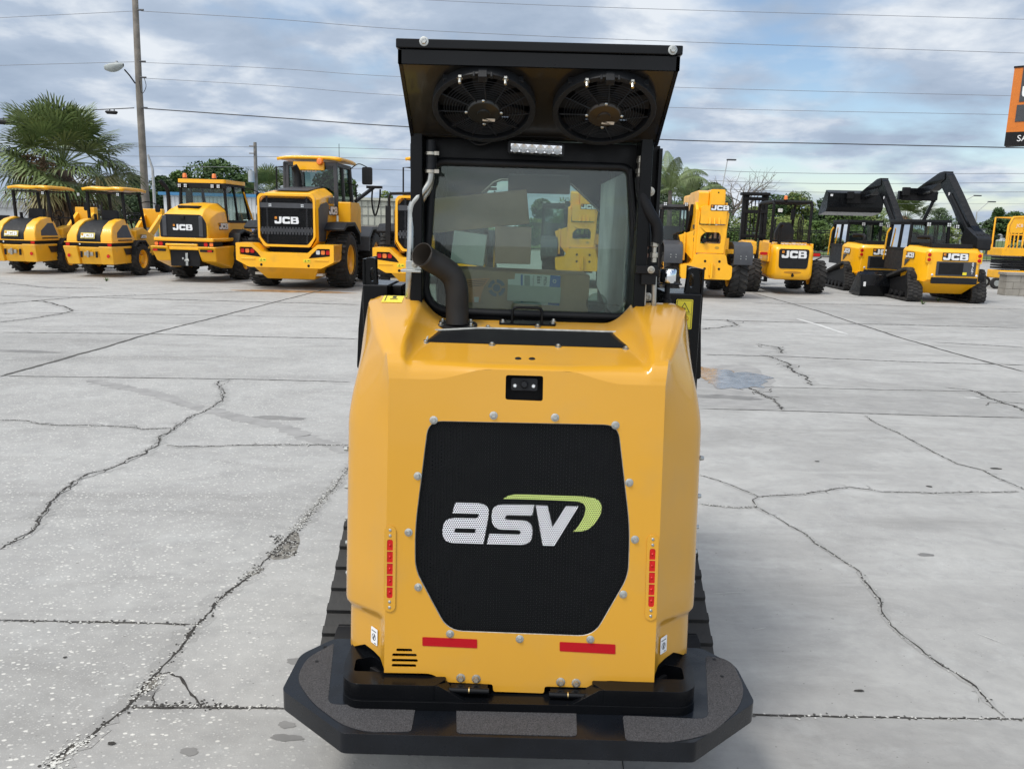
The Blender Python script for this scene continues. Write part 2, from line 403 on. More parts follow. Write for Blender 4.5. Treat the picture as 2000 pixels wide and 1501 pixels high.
cols = [-1 + 2*i/NX for i in range(NX+1)]
rows = []
for k in range(8):      # rounded lip from the flat plate onto the hood
    t = k/7; row = []
    for c in cols:
        x = c*CR; zf = zft(x); y0 = faceY(zf); y1 = 2.28; z1 = topz(c*xo(2.28), 2.28)
        # quadratic from (y0,zf) heading up the plate to (y1,z1) heading back
        pc_z = min(z1-.002, zf + (z1-zf)*.85); pc_y = y0 + (y1-y0)*.30
        y = y0*(1-t)**2 + pc_y*2*t*(1-t) + y1*t*t; z = zf*(1-t)**2 + pc_z*2*t*(1-t) + z1*t*t
        xx = x + (c*xo(2.28)-x)*t
        row.append((xx, y, z))
    rows.append(row)
for Y in YR[1:]:
    w = xo(Y); rows.append([(c*w, Y, topz(c*w, Y) - (.012*sm((abs(c)-.93)/.07))) for c in cols])
rows.append([(x, y+.004, z-.03) for x, y, z in rows[-1]])
b.grid(rows)
# side skins
nE = 16
def cham(d):
    t = d/.17
    if t < .8: k = t
    elif t < 1.2: k = t - (t-.8)**2/.8
    else: k = 1.0
    return CR + (OUT-CR)*k
def zled(d): return .598 - .032*min(1, d/.17)
def zbot(d): return (.450 + .014*min(1, d/.06)) if d < .10 else .464 - .040*min(1, (d-.10)/.06)
def ins(d): return .016*min(1, d/.035)
def side_pt(d, z, low=True):
    k = ins(d) if low else 0
    return (cham(d) - k*.8, faceY(z) + d + k*.6)
for s in (-1, 1):
    edge = [rows[k][-1 if s > 0 else 0] for k in range(0, len(rows)-1)]   # shoulder crest from plate corner to rear
    G = []
    for (ex, ey, ez) in edge:
        ty = (ey - faceY(1.272))/(2.65 - faceY(1.272)); pr = []
        for j in range(nE+1):
            v = j/nE; z = ez + (1.10 - ez)*v
            sy = ty*(2.65 - faceY(z)) + faceY(z); d = sy - faceY(z); xc = cham(d)
            xx = abs(ex)*(1-v)**1.3 + xc*(1-(1-v)**1.3)
            bulge = .008*sin(pi*v)*min(1, d/.05)
            pr.append((s*(xx+bulge), ey*(1-v) + sy*v, z))
        d = ty*.44
        for z in (1.0, .85, .70): pr.append((s*cham(d), faceY(z)+d, z))
        zl_ = zled(d)
        for dz, k in ((.012, 0), (.004, .08), (-.006, .5), (-.016, .92), (-.024, 1)):
            xk, yk = side_pt(d, zl_+dz, False); q = ins(d)*k; pr.append((s*(xk - q*.8), yk + q*.6, zl_+dz))
        zb_ = zbot(d)
        for f_ in (.3, .6, 1.0): z = (zl_-.024)*(1-f_) + zb_*f_; xk, yk = side_pt(d, z); pr.append((s*xk, yk, z))
        xk, yk = side_pt(d, zb_); pr.append((s*(xk-.006), yk+.006, zb_+.0005))
        G.append(pr)
    if s > 0: G = [list(r) for r in G][::-1]
    b.grid(G)
bp(b, 'hood_shell', AYEL, smooth=60, merge=.0003, fixn=True)
# lower corner panels set back under the slanting ledge
for s in (-1, 1):
    b = MB()
    def SP_(d, z): x_, y_ = side_pt(d, z); return Vector((s*x_, y_, z))
    uy = (SP_(.05, .53) - SP_(.05, .48)).normalized()
    ux = (SP_(.09, .50) - SP_(.04, .50)).normalized()*s
    n = ux.cross(uy).normalized()
    o = (SP_(.038, .488) if s > 0 else SP_(.070, .488)) + n*.004
    xf = lambda q: tuple(o + ux*q[0] + uy*q[1] + n*q[2])
    b.prism(rrect(0, .034, 0, .048, .003), 'z', -.0012, 0, (), 0, xf)
    b.prism(circ(.016, .021, .010, 18), 'z', 0, .0006, [circ(.016, .021, .0085, 18)], 1, xf)
    b.prism(rpoly([(.012,.018),(.018,.03),(.021,.024),(.015,.012)], .002), 'z', 0, .0006, [], 1, xf)
    for i in range(6): b.prism([(.004+i*.0042,.037),(.0068+i*.0042,.037),(.0068+i*.0042,.0395),(.004+i*.0042,.0395)], 'z', 0, .0006, [], 1, xf)
    b.prism([(.019,.003),(.028,.003),(.028,.005),(.019,.005)], 'z', 0, .0006, [], 1, xf)
    bp(b, 'decal', [WHT, INK], smooth=0)
# warning decal on the left shoulder
b = MB(); P = [A(745,596,2.565), A(777,578,2.625)]
def topdec(x0, x1, Y0, Y1, m, mi):
    nn = 4; g = []
    for i in range(nn+1):
        Y = Y0 + (Y1-Y0)*i/nn; g.append([(x0 + (x1-x0)*j/4, Y, topz(x0 + (x1-x0)*j/4, Y) + .0015 + .0006*mi) for j in range(5)])
    b.grid(g, mi)
topdec(-.460, -.395, 2.575, 2.643, 0, 0); topdec(-.452, -.449, 2.585, 2.635, 0, 1); topdec(-.436, -.412, 2.60, 2.606, 0, 1); topdec(-.430, -.418, 2.612, 2.63, 0, 1)
bp(b, 'decal', [DYEL, INK], smooth=0)

# --- perforated screens
def meshmat(name, base, hole, pitch=.0062, rad=.0022, rough=.4, axes=(0,2), alpha=False):
    m = mat(name, base, rough, spec=0.15); t = m.node_tree; bs = t.nodes['Principled BSDF']; N = t.nodes.new; Lk = t.links.new
    c = N('ShaderNodeTexCoord'); s = N('ShaderNodeSeparateXYZ'); Lk(c.outputs['Object'], s.inputs[0])
    def cell(ox, oy):
        r = []
        for ax, p, o in ((axes[0], pitch, ox), (axes[1], pitch*1.732, oy)):
            a = N('ShaderNodeMath'); a.operation = 'ADD'; Lk(s.outputs[ax], a.inputs[0]); a.inputs[1].default_value = o + 400*p
            q = N('ShaderNodeMath'); q.operation = 'MODULO'; Lk(a.outputs[0], q.inputs[0]); q.inputs[1].default_value = p
            w = N('ShaderNodeMath'); w.operation = 'SUBTRACT'; Lk(q.outputs[0], w.inputs[0]); w.inputs[1].default_value = p/2
            z = N('ShaderNodeMath'); z.operation = 'MULTIPLY'; Lk(w.outputs[0], z.inputs[0]); Lk(w.outputs[0], z.inputs[1]); r.append(z)
        a = N('ShaderNodeMath'); a.operation = 'ADD'; Lk(r[0].outputs[0], a.inputs[0]); Lk(r[1].outputs[0], a.inputs[1])
        return a
    a = cell(0, 0); b2 = cell(pitch/2, pitch*.866)
    mn = N('ShaderNodeMath'); mn.operation = 'MINIMUM'; Lk(a.outputs[0], mn.inputs[0]); Lk(b2.outputs[0], mn.inputs[1])
    mr = N('ShaderNodeMapRange'); Lk(mn.outputs[0], mr.inputs['Value']); mr.inputs['From Min'].default_value = (rad*.85)**2; mr.inputs['From Max'].default_value = (rad*1.1)**2
    Lk(mr.outputs[0], bs.inputs['Alpha'])
    return m
SCR = meshmat('black_perforated_sheet', (.007, .008, .009), None)
SCW = meshmat('white_print_on_perforated_sheet', (.80, .80, .84), None)
SCG = meshmat('lime_print_on_perforated_sheet', (.62, .74, .24), None)
CORE = mat('cooling_core', (.008, .0085, .009), .6)
b = MB(); g2 = [F2(*p) for p in [(824,809),(1220,817),(1246,1030),(1242,1130),(1168,1258),(866,1246),(796,1116),(796,1030)]]
b.prism(g2, 'z', -.013, -.0115, [], 0, fxf); gro = bp(b, 'grille', SCR, smooth=0)
# cooling fins behind the screen
b = MB()
for i in range(72):
    x = -.30 + i*.60/71; b.prism([(x-.0012, .06), (x+.0012, .06), (x+.0012, .80), (x-.0012, .80)], 'z', -.075, -.045, [], 0, fxf)
b.prism([(-.33,.03),(.33,.03),(.33,.86),(-.33,.86)], 'z', -.085, -.08, [], 0, fxf)
bp(b, 'radiator_core', CORE, smooth=0, parent=gro)
# printed emblem on the screen: lettering "asv" with a swoosh
def lp(pts, r): return rpoly([F2(800 + x*.22, 930 + y*.22, -.0112) for x, y in pts], r)
b = MB(); rr = .012
a_out = lp([(405,232),(720,240),(655,597),(285,585),(300,365),(600,372),(622,332),(380,326)], [.004,.035,.002,.045,.035,.006,.006,.002])
a_in = lp([(400,458),(590,462),(583,503),(395,498)], .006)
b.prism(a_out, 'z', -.0112, -.0106, [a_in], 0, fxf)
s_out = lp([(728,246),(1108,252),(1086,348),(850,343),(846,382),(1095,392),(1085,606),(686,600),(708,508),(985,516),(984,476),(728,468)], [.035,.002,.002,.006,.006,.035,.045,.002,.002,.006,.006,.04])
b.prism(s_out, 'z', -.0112, -.0106, [], 0, fxf)
v_out = lp([(1120,254),(1224,258),(1268,450),(1388,262),(1500,264),(1284,614),(1182,612)], .001)
b.prism(v_out, 'z', -.0112, -.0106, [], 0, fxf)
sw = [(833,198),(930,160),(1300,170),(1560,180),(1665,205),(1704,262),(1690,345),(1630,430),(1560,478),(1450,490),(1500,440),(1540,370),(1562,290),(1545,245),(1480,222),(1200,206),(920,198)]
sw = [F2(800 + x*.22, 930 + y*.22, -.0112) for x, y in sw]
sw = [tuple(p)[:2] for p in bez([(p[0], p[1], 0) for p in sw[:10]], 3)] + [tuple(p)[:2] for p in bez([(p[0], p[1], 0) for p in sw[10:]], 3)]
b.prism(sw, 'z', -.0112, -.0106, [], 1, fxf)
bp(b, 'emblem', [SCW, SCG], smooth=0, parent=gro)
# pale cut edge round the opening
b = MB(); b.tube([F3(p, -.004) for p in gr] + [F3(gr[0], -.004)], .0018, 5, False); bp(b, 'opening_edge', mat('cut_metal_edge', (.55,.54,.50), .4, .6, noise=.3, nscale=60))
# --- camera opening
b = MB(); c0 = F2(1024, 757); x0, v0 = c0
cw, ch = .052, .035
b.prism([(x0-cw-.02,v0-ch-.02),(x0+cw+.02,v0-ch-.02),(x0+cw+.02,v0+ch+.02),(x0-cw-.02,v0+ch+.02)], 'z', -.06, -.055, [], 0, fxf)
for s in (-1, 1): b.prism([(x0+s*(cw+.004),v0-ch-.006),(x0+s*(cw+.006),v0-ch-.006),(x0+s*(cw+.006),v0+ch+.006),(x0+s*(cw+.004),v0+ch+.006)], 'z', -.055, -.007, [], 0, fxf)
for s in (-1, 1): b.prism([(x0-cw-.006,v0+s*(ch+.004)),(x0+cw+.006,v0+s*(ch+.004)),(x0+cw+.006,v0+s*(ch+.006)),(x0-cw-.006,v0+s*(ch+.006))], 'z', -.055, -.007, [], 0, fxf)
cb = bp(b, 'camera_recess', BLKM, smooth=0)
b = MB(); b.prism(rrect(x0-.037, x0+.037, v0-.009, v0+.026, .006), 'z', -.05, -.016, [], 0, fxf)
b.lathe([(0,.012),(.007,.012),(.010,.008),(.011,0)], F3((x0, v0+.008), -.016), FN, 16)
cm = bp(b, 'camera', BLKS, .002, parent=cb)
b = MB()
for s in (-1, 1): b.lathe([(0,.003),(.0035,.003),(.0055,0)], F3((x0+s*.026, v0+.004), -.0155), FN, 12)
bp(b, 'camera_lamp', LGT, parent=cm)
# --- bolts
def bolt(p, n, r=.0085, m=ZINC, parent=None, h=.006):
    b = MB(); n = Vector(n).normalized()
    b.lathe([(0,.0018),(r*1.15,.0018),(r*1.45,.001),(r*1.5,0),(r*1.4,-.003)], p, n, 18)
    a = n.cross(Vector((0,0,1)));
    if a.length < .1: a = Vector((1,0,0))
    ph = random.random()
    q = Vector(p) + n*.0015
    pr = [(r*.98, 0), (r*.98, h*.75), (r*.8, h), (r*.45, h), (r*.38, h*.8), (0, h*.8)]
    b.lathe(pr, q, n, 6)
    return bp(b, 'bolt', m, smooth=30, parent=parent)
for px in [(847,820),(964,811),(1084,815),(1202,830),(816,929),(1229,942),(798,1039),(1240,1053),(817,1146),(1217,1160),(879,1237),(1015,1247),(1153,1248)]:
    bolt(F3(F2(*px)), FN, .0078)
for px in [(900,1323),(930,1325),(1095,1331),(1125,1333)]:
    bolt(F3(F2(*px)), FN, .0088, STEEL, h=.010)
# --- rear light strips
for (a, c, w) in bl:
    b = MB(); e0 = (a[0], a[1]+.031); e1 = (c[0], c[1]-.031); W2 = .0165
    pl = [(e0[0]+W2*cos(t), e0[1]+W2*sin(t)) for t in [radians(20*i) for i in range(10)]] + [(e1[0]+W2*cos(t), e1[1]+W2*sin(t)) for t in [radians(180+20*i) for i in range(10)]]
    nn = 5; L = a[1]-c[1]; holes = []
    for k in range(nn):
        v1 = a[1]+w - k*(L+2*w)/nn - .0015; v0_ = v1 - (L+2*w)/nn + .003; xx = a[0] + (c[0]-a[0])*(k+.5)/nn
        rd = [.0015]*4
        if k == 0: rd = [.0015,.0015,.007,.007]
        if k == nn-1: rd = [.007,.007,.0015,.0015]
        holes.append(rpoly([(xx-w+.0015,v0_),(xx+w-.0015,v0_),(xx+w-.0015,v1),(xx-w+.0015,v1)], rd))
    b.prism(pl, 'z', .0005, .0042, holes, 0, fxf)
    bez_ = bp(b, 'light_strip', AYEL, .0012, smooth=30)
    for h in holes:
        b = MB(); b.prism(h, 'z', -.004, .003, [], 0, fxf)
        xm = sum(p[0] for p in h)/len(h); vm = sum(p[1] for p in h)/len(h)
        b.lathe([(0,.003),(.0025,.002),(.004,0)], F3((xm, vm), .003), FN, 10)
        bp(b, 'red_lamp', RED, parent=bez_)
    for v in (e0[1]+.004, e0[1]-.012, e1[1]-.004, e1[1]+.012):
        b = MB(); b.lathe([(0,.002),(.003,.0018),(.0045,0)], F3((e0[0] + (e1[0]-e0[0])*(e0[1]-v)/(e0[1]-e1[1]), v), .0042), FN, 12); bp(b, 'rivet', ZINC, parent=bez_)
# --- reflective tape
for q in ([(825,1243),(932,1247.5),(932,1265),(825,1260)], [(1093,1252.5),(1202,1257.5),(1202,1276.5),(1093,1270.5)]):
    b = MB(); b.prism(rpoly([F2(*p) for p in q], .003), 'z', .0002, .0012, [], 0, fxf); bp(b, 'reflective_tape', REFL, smooth=0)
# --- hood grille, handle, bolts on the hood
def H(px, py):    # point on the hood floor (height field)
    Y = 2.45
    for _ in range(30):
        p = A(px, py, Y); z = floorz(Y); 
        Y += (p.z - z)*2.0
        Y = min(2.7, max(2.2, Y))
    return Vector((p.x, Y, floorz(Y)))
HN = Vector((0, -.205, 1)).normalized()
def hxf(q): return (q[0], q[1], floorz(q[1]) + q[2])
hp = [H(*p) for p in [(833,668),(838,648),(940,643),(1215,651),(1223,662),(1223,680)]]
hp = [(p.x, p.y) for p in hp]
HSC = meshmat('black_perforated_hood_sheet', (.012,.013,.015), None, .0058, .0017, .5, axes=(0,1))
b = MB(); b.prism(rpoly(hp, .006), 'z', .001, .003, [], 0, hxf); hg = bp(b, 'hood_grille', HSC, smooth=0)
b = MB(); b.prism(rpoly(hp, .006), 'z', .0004, .0008, [], 0, hxf); bp(b, 'hood_grille_backing', CORE, smooth=0, parent=hg)
b = MB(); tp = rpoly(hp, .006); i0 = 3
pts = [hxf((p[0], p[1], .004)) for p in tp]
b.tube(pts[3:24], .0035, 6); bp(b, 'gasket', mat('sealant', (.42,.43,.40), .6, noise=.3, nscale=50, bump=.4), parent=hg)
for px in [(831,669),(844,648),(953,640),(1216,648),(1229,660),(1222,681),(961,673.5),(1090,677),(1050,638),(1077,632)]:
    p = H(*px); bolt(p + HN*.001, HN, .0068)
for px in [(1012,700),(1039,700.5)]:
    p = H(*px); b = MB(); b.lathe([(.008,.002),(.010,0)], p, HN, 12); b.lathe([(0,.0012),(.0085,.0012)], p, HN, 12); bp(b, 'plugged_hole', BLKM)
p0 = H(975, 632); p1 = H(1085, 634)
b = MB(); b.prism(rrect(p0.x, p1.x, 2.605, 2.640, .006), 'z', .0, .006, [], 0, hxf); hb = bp(b, 'handle_base', BLK, .0015)
a0 = H(1000, 634); a1 = H(1058, 636); zz = a0.z
b = MB(); hh = .055
b.tube([(a0.x, 2.62, zz), (a0.x, 2.62, zz+hh-.012), (a0.x+.004, 2.62, zz+hh-.003), (a0.x+.014, 2.62, zz+hh), (a1.x-.014, 2.62, zz+hh), (a1.x-.004, 2.62, zz+hh-.003), (a1.x, 2.62, zz+hh-.012), (a1.x, 2.62, zz)], .0048, 10)
bp(b, 'handle', BLK, parent=hb)
for px in [(982,632),(1080,636),(1080,629)]:
    p = H(*px); bolt(Vector((p.x, 2.62, p.z+.006)), (0,0,1), .006)
# --- exhaust
e0 = H(893, 628); ex, ey, ez = e0.x, 2.585, floorz(2.585)
b = MB(); b.prism([(ex+.058*cos(t)*(1.15), ey+.042*sin(t)) for t in [2*pi*i/28 for i in range(28)]], 'z', .0005, .008, [], 0, hxf)
fl = bp(b, 'exhaust_flange', BLKM, .0015)
pts = bez([A(893,632,2.585), A(893,600,2.585), A(892,565,2.58), A(884,540,2.575), A(866,523,2.565), A(842,509,2.55), A(824,497,2.53)], 6)
PR = .036
b = MB(); m = len(pts); 
b.tube(pts, [PR]*m, 28, False)
b.tube([p for p in pts], [PR-.002]*m, 28, False, 1)
EXM = mat('weathered_exhaust_steel', (.014,.0135,.013), .6, .1, noise=.25, nscale=10, rvar=.1, bump=.1)
EXI = mat('sooty_pipe_inside', (.030,.022,.015), .8)
# slant cut of the mouth: pull the end ring into a plane
pipe = bp(b, 'exhaust_pipe', [EXM, EXI], smooth=60, parent=fl)
n_ = 28
for base in (0, m*n_):
    c = pts[-1]; d = (pts[-1]-pts[-2]).normalized(); pn = (d + Vector((-.15,-.75,.10))).normalized()
    for i in range(n_):
        for k in (m-1, m-2, m-3):
            v = pipe.data.vertices[base + k*n_ + i]; 
        v = pipe.data.vertices[base + (m-1)*n_ + i]; q = Vector(v.co); t = (c-q).dot(pn)/d.dot(pn); v.co = q + d*t
b = MB()
ring = [pipe.data.vertices[(m-1)*n_+i].co.copy() for i in range(n_)]; b.tube(ring + [ring[0]], .0014, 5, False); bp(b, 'pipe_rim', mat('pipe_rim_dark', (.05,.042,.035), .5, .3), parent=pipe)
for dx, dy in ((-.048,-.018),(.048,-.018),(-.045,.02),(.045,.02)): bolt(Vector((ex+dx, ey+dy, floorz(ey+dy)+.008)), HN, .0062, parent=None)

# ================================================================ cab
CABM = mat('cab_black_steel', (.0035,.004,.0048), .34, noise=.3, nscale=7, rvar=.1, spec=.18)
YW = 2.70      # rear wall of the cab
def P2(px, py, Y=YW): p = A(px, py, Y); return (p.x, p.z)
win = rpoly([P2(852,321), P2(1224,333), P2(1238,614), P2(834,600)], [.035,.03,.07,.09], 6)
outer = [P2(812,655), P2(1282,660), P2(1290,285), P2(808,268)]
b = MB(); b.prism(outer, 'y', YW, YW+.02, [win]); wall = bp(b, 'cab_rear_frame', CABM, .002, smooth=30)
b = MB()
ring = [Vector((p[0], YW-.006, p[1])) for p in rpoly([P2(846,315), P2(1231,327), P2(1245,620), P2(828,606)], [.04,.035,.075,.095], 6)]
b.tube(ring + [ring[0]], .013, 10, False); bp(b, 'window_seal', BLKS)
b = MB(); gl = rpoly([P2(846,315), P2(1231,327), P2(1245,620), P2(828,606)], [.04,.035,.075,.095], 6)
b.prism(gl, 'y', YW+.004, YW+.008); bp(b, 'rear_window', glassmat('green_tinted_rear_glass', (.80,.88,.84), .012, .98, 1.55, .035), smooth=0)
# dark printed band along the top and an opaque hatch behind the glass
# side pillars, outer
for s, x0, x1 in ((-1, -.372, -.335), (1, .335, .372)):
    b = MB(); b.box(x0, x1, 2.60, 2.78, 1.36, 1.97); bp(b, 'cab_pillar', CABM, .004)
    b = MB(); b.box(*( (x0+.0, x0+.012) if s < 0 else (x1-.012, x1)), 2.78, 3.75, 1.10, 1.97); 
    b2 = MB(); xx = x0+.004 if s < 0 else x1-.008
    b = MB(); b.prism([(2.78,1.0),(3.75,1.0),(3.75,1.96),(2.78,1.96)], 'x', xx, xx+.012, [[(2.82,1.30),(3.70,1.24),(3.66,1.90),(2.82,1.90)]]); sw_ = bp(b, 'side_panel', CABM, smooth=0)
    b = MB(); b.prism([(2.82,1.30),(3.70,1.24),(3.66,1.90),(2.82,1.90)], 'x', xx+.004, xx+.008); bp(b, 'side_window', glassmat('side_glass', (.85,.9,.88)), smooth=0, parent=sw_)
# grey side mesh screens inside (seen at the right of the window)
b = MB()
b.prism([(2.74,1.36),(3.0,1.36),(3.62,1.45),(3.62,1.88),(2.74,1.88)], 'x', .318, .322)
GL_IN = mat('grey_cab_lining', (.42,.46,.46), .7, noise=.15, nscale=6)
bp(b, 'cab_lining', GL_IN, smooth=0)
# front frame with the coffin shaped opening
YFR = 3.72
def P3(px, py): p = A(px, py, YFR); return (p.x, p.z)
fo = [P3(980,351), P3(1100,352), P3(1118,362), P3(1174,415), P3(1166,610), P3(880,605), P3(888,430), P3(930,388), P3(965,356)]
b = MB(); b.prism([P3(815,310), P3(1230,315), P3(1230,640), P3(815,640)], 'y', YFR, YFR+.03, [fo]); ff = bp(b, 'front_frame', CABM, .002, smooth=0)
b = MB(); b.tube([(p[0], YFR-.004, p[1]) for p in fo] + [(fo[0][0], YFR-.004, fo[0][1])], .006, 6, False); bp(b, 'front_frame_edge', mat('frame_edge_paint', (.16,.15,.13), .4), parent=ff)
b = MB(); b.prism(fo, 'y', YFR+.01, YFR+.014); bp(b, 'front_window', glassmat('front_glass', (.74,.82,.78), .02, .6), smooth=0, parent=ff)
b = MB(); p = P3(1050, 365); b.box(p[0]-.13, p[0]+.14, YFR-.06, YFR-.02, p[1]-.03, p[1]+.05); bp(b, 'overhead_console', BLKS, .006)
b = MB(); b.tube([(P3(1058,397)[0], YFR+.05, P3(1058,397)[1]), (P3(1108,398)[0], YFR+.05, P3(1108,398)[1])], .004, 6); b.lathe([(0,0),(.014,.004),(.014,.014),(0,.018)], (P3(1110,398)[0], YFR+.045, P3(1110,398)[1]), (0,1,0), 12); bp(b, 'wiper_arm', ZINC)
# roof
b = MB(); b.prism([(-.372,2.60),(.372,2.60),(.372,3.85),(-.372,3.85)], 'z', 1.962, 2.02, [rrect(-.27,.27,3.02,3.70,.05)]); bp(b, 'cab_roof', CABM, .004, smooth=30)
b = MB(); b.prism(rrect(-.27,.27,3.02,3.70,.05), 'z', 2.0, 2.006); bp(b, 'added_roof_hatch_glass', glassmat('added_hatch_glass', (.85,.9,.88)), smooth=0)  # unseen hatch, added to let daylight fall on the stored boxes
# seat and console inside
b = MB(); 
b.prism(rrect(-.17, .17, 1.0, 1.37, .05), 'y', 3.05, 3.17); bp(b, 'seat', BLKS, .01)
b = MB(); b.prism(rrect(.235, .32, 1.0, 1.40, .02), 'y', 2.80, 3.4); con = bp(b, 'armrest_console', BLKS, .005)
b = MB(); q = A(1166, 593, 2.84); b.lathe([(0,-.012),(.030,-.01),(.036,0),(.036,.02),(0,.02)], q, (0,1,0), 24); b.tube([A(1148,588,2.80), A(1228,600,2.80)], .0028, 6); bp(b, 'cable_reel', glassmat('clear_plastic', (.6,.66,.64), .15))
# lower wall under the window
b = MB(); b.box(-.36, .36, 2.70, 2.76, 1.0, 1.36); bp(b, 'bulkhead', CABM)

# ---------------- air conditioning condenser box over the rear of the cab
TL_, TR_ = A(777,75,2.33), A(1330,92,2.33)
xb0, xb1 = TL_.x, TR_.x
zt = (TL_.z+TR_.z)/2; zl = zt - .062
b = MB()
hx = (xb1-xb0)/2; cx_ = (xb1+xb0)/2
b.prism([(2.33,zl),(2.33,zt-.027),(2.335,zt-.027),(2.70,zt-.030),(2.95,zt-.12),(2.95,2.01),(2.72,2.01),(2.72,1.950),(2.612,1.950),(2.345,zl)], 'x', cx_-hx, cx_-hx+.010)
b.prism([(2.33,zl),(2.33,zt-.027),(2.335,zt-.027),(2.70,zt-.030),(2.95,zt-.12),(2.95,2.01),(2.72,2.01),(2.72,1.950),(2.612,1.950),(2.345,zl)], 'x', cx_+hx-.010, cx_+hx)
b.box(cx_-hx, cx_+hx, 2.33, 2.345, zl, zt-.026)
cb_ = bp(b, 'condenser_housing', BLK, .0025, smooth=30)
b = MB(); b.prism([(2.318,zt-.024),(2.318,zt),(2.72,zt-.003),(2.97,zt-.095),(2.97,zt-.115),(2.72,zt-.026)], 'x', cx_-hx-.004, cx_+hx+.004); lid = bp(b, 'housing_lid', BLK, .003, parent=cb_)
lid.location = (0,0,0)
for px in [(828,81),(1314,98)]:
    q = A(px[0], px[1], 2.318); bolt(q, (0,-1,0), .0085, ZINC, h=.008)
# slanted underside plate carrying the fans
u0 = Vector((0, 2.345, zl+.004)); u1 = Vector((0, 2.612, 1.958)); ud = (u1-u0).normalized(); un = Vector((0, -ud.z, ud.y)); 
if un.z > 0: un = -un
UL = (u1-u0).length
def uxf(q): v = u0 + ud*q[1] + un*q[2]; return (q[0], v.y, v.z)
R_F = .144
fcx = []
for px in [(945,214),(1180,222)]:
    d = ray(*px); o = O_ - Vector((XC,0,0)) - u0 - un*.03; k = -(o.dot(un))/d.dot(un); p = o + d*k; fcx.append((p.x, p.dot(ud)))
print('fan centres', fcx, 'UL', UL)
fy = UL*.475; fans = [(fcx[0][0], fy), (fcx[1][0], fy)]; fy = UL*.5
b = MB(); b.prism([(cx_-hx+.01,0),(cx_+hx-.01,0),(cx_+hx-.01,UL),(cx_-hx+.01,UL)], 'z', -.006, 0, [circ(fx, f_, R_F*.97, 32) for fx, f_ in fans], 0, uxf); bp(b, 'fan_mounting_plate', mat('black_paint_hood_reflection_tint', (.008,.007,.006), .3, coat=.25), smooth=0, parent=cb_)  # brown tint in the plate's colour stands in for the hood's reflection
b = MB(); b.prism([(cx_-hx+.02,.02),(cx_+hx-.02,.02),(cx_+hx-.02,UL-.02),(cx_-hx+.02,UL-.02)], 'z', -.07, -.065, [], 0, uxf); bp(b, 'condenser_core', BLKM, smooth=0, parent=cb_)
UC = Vector((0,0,0))
for fx, f_ in fans:
    fo_ = ASV
    C3 = Vector(uxf((fx, f_, 0))); 
    def rxf(q, C3=C3): v = C3 + Vector((1,0,0))*q[0] + ud*q[1] + un*q[2]; return tuple(v)
    b = MB(); b.prism(circ(0,0,R_F+.004,40), 'z', 0, .028, [circ(0,0,R_F-.012,40)], 0, rxf)
    for k in range(4):
        t = radians(45+90*k)
        b.prism([(cos(t)*(R_F-.004)+dx_, sin(t)*(R_F-.004)+dy_) for dx_, dy_ in ((-.012,-.012),(.012,-.012),(.012,.012),(-.012,.012))], 'z', 0, .018, [], 0, rxf)
    b.prism([(-.012,-R_F-.006),(.012,-R_F-.006),(.012,-R_F+.016),(-.012,-R_F+.016)], 'z', .01, .040, [], 0, rxf)
    for sx in (-.024, .024): b.prism([(sx-.003,-R_F-.004),(sx+.003,-R_F-.004),(sx+.003,-R_F+.008),(sx-.003,-R_F+.008)], 'z', .02, .036, [], 0, rxf)
    fan = bp(b, 'cooling_fan', BLKS, .0015, smooth=35)
    b = MB()
    for r in [.052 + .0078*i for i in range(9)]:
        b.tube([rxf((r*cos(2*pi*i/40), r*sin(2*pi*i/40), .0345 - .02*((r/R_F)**3))) for i in range(41)], .0011, 4, False)
    for k in range(11):
        t = radians(-90 + k*360/11 ); t2 = t + .16
        b.tube([rxf((.045*cos(t2), .045*sin(t2), .036)), rxf((R_F*cos(t), R_F*sin(t), .018))], .0022, 5)
    bp(b, 'guard', BLKS, parent=fan)
    b = MB()
    for k in range(9):
        t = 2*pi*k/9; g = []
        for r in (.045, .08, R_F-.014): g.append([rxf((r*cos(t+w_+r*2), r*sin(t+w_+r*2), .004 + .02*w_)) for w_ in (0, .2, .42)])
        b.grid(g)
    bp(b, 'fan_blades', BLKM, parent=fan)
    b = MB(); xa = [Vector(rxf((1,0,0))), C3]
    b.lathe([(0,.046),(.018,.046),(.019,.041),(.045,.040),(.050,.034),(.050,.0)], C3, un, 28); hub = bp(b, 'motor', mat('motor_cover_%d' % int(fx>0), (.035,.026,.018) if fx > 0 else (.020,.020,.018), .35, .3, coat=.3), parent=fan)
    b = MB()
    for k in range(4): t = pi/2*k; b.lathe([(0,.004),(.004,.003),(.0055,0)], Vector(rxf((.05*cos(t), .05*sin(t), .038))), un, 10)
    bp(b, 'screw', ZINC, parent=hub)
    b = MB(); b.prism([(-.004,.020),(.032,.022),(.0315,.034),(-.0045,.032)], 'z', .0405, .0412, [], 0, rxf)
    for q in range(3): b.prism([(.0+q*.006,.024+q*.003),(.012+q*.005,.0245+q*.003),(.012+q*.005,.026+q*.003),(.0+q*.006,.0255+q*.003)], 'z', .0412, .0416, [], 1, rxf)
    bp(b, 'label', [mat('paper_label_%d' % int(fx>0), (.62,.55,.46), .6), INK], smooth=0, parent=hub)
    for sx in (-.062, .062):
        b = MB(); c = Vector(rxf((sx, -R_F+.012, .026))); b.cyl(c, c + un*.022, .0042, 8); b.lathe([(0,.007),(.008,.007),(.008,0)], c, un, 6); bp(b, 'stud', ZINC, parent=fan, smooth=30)
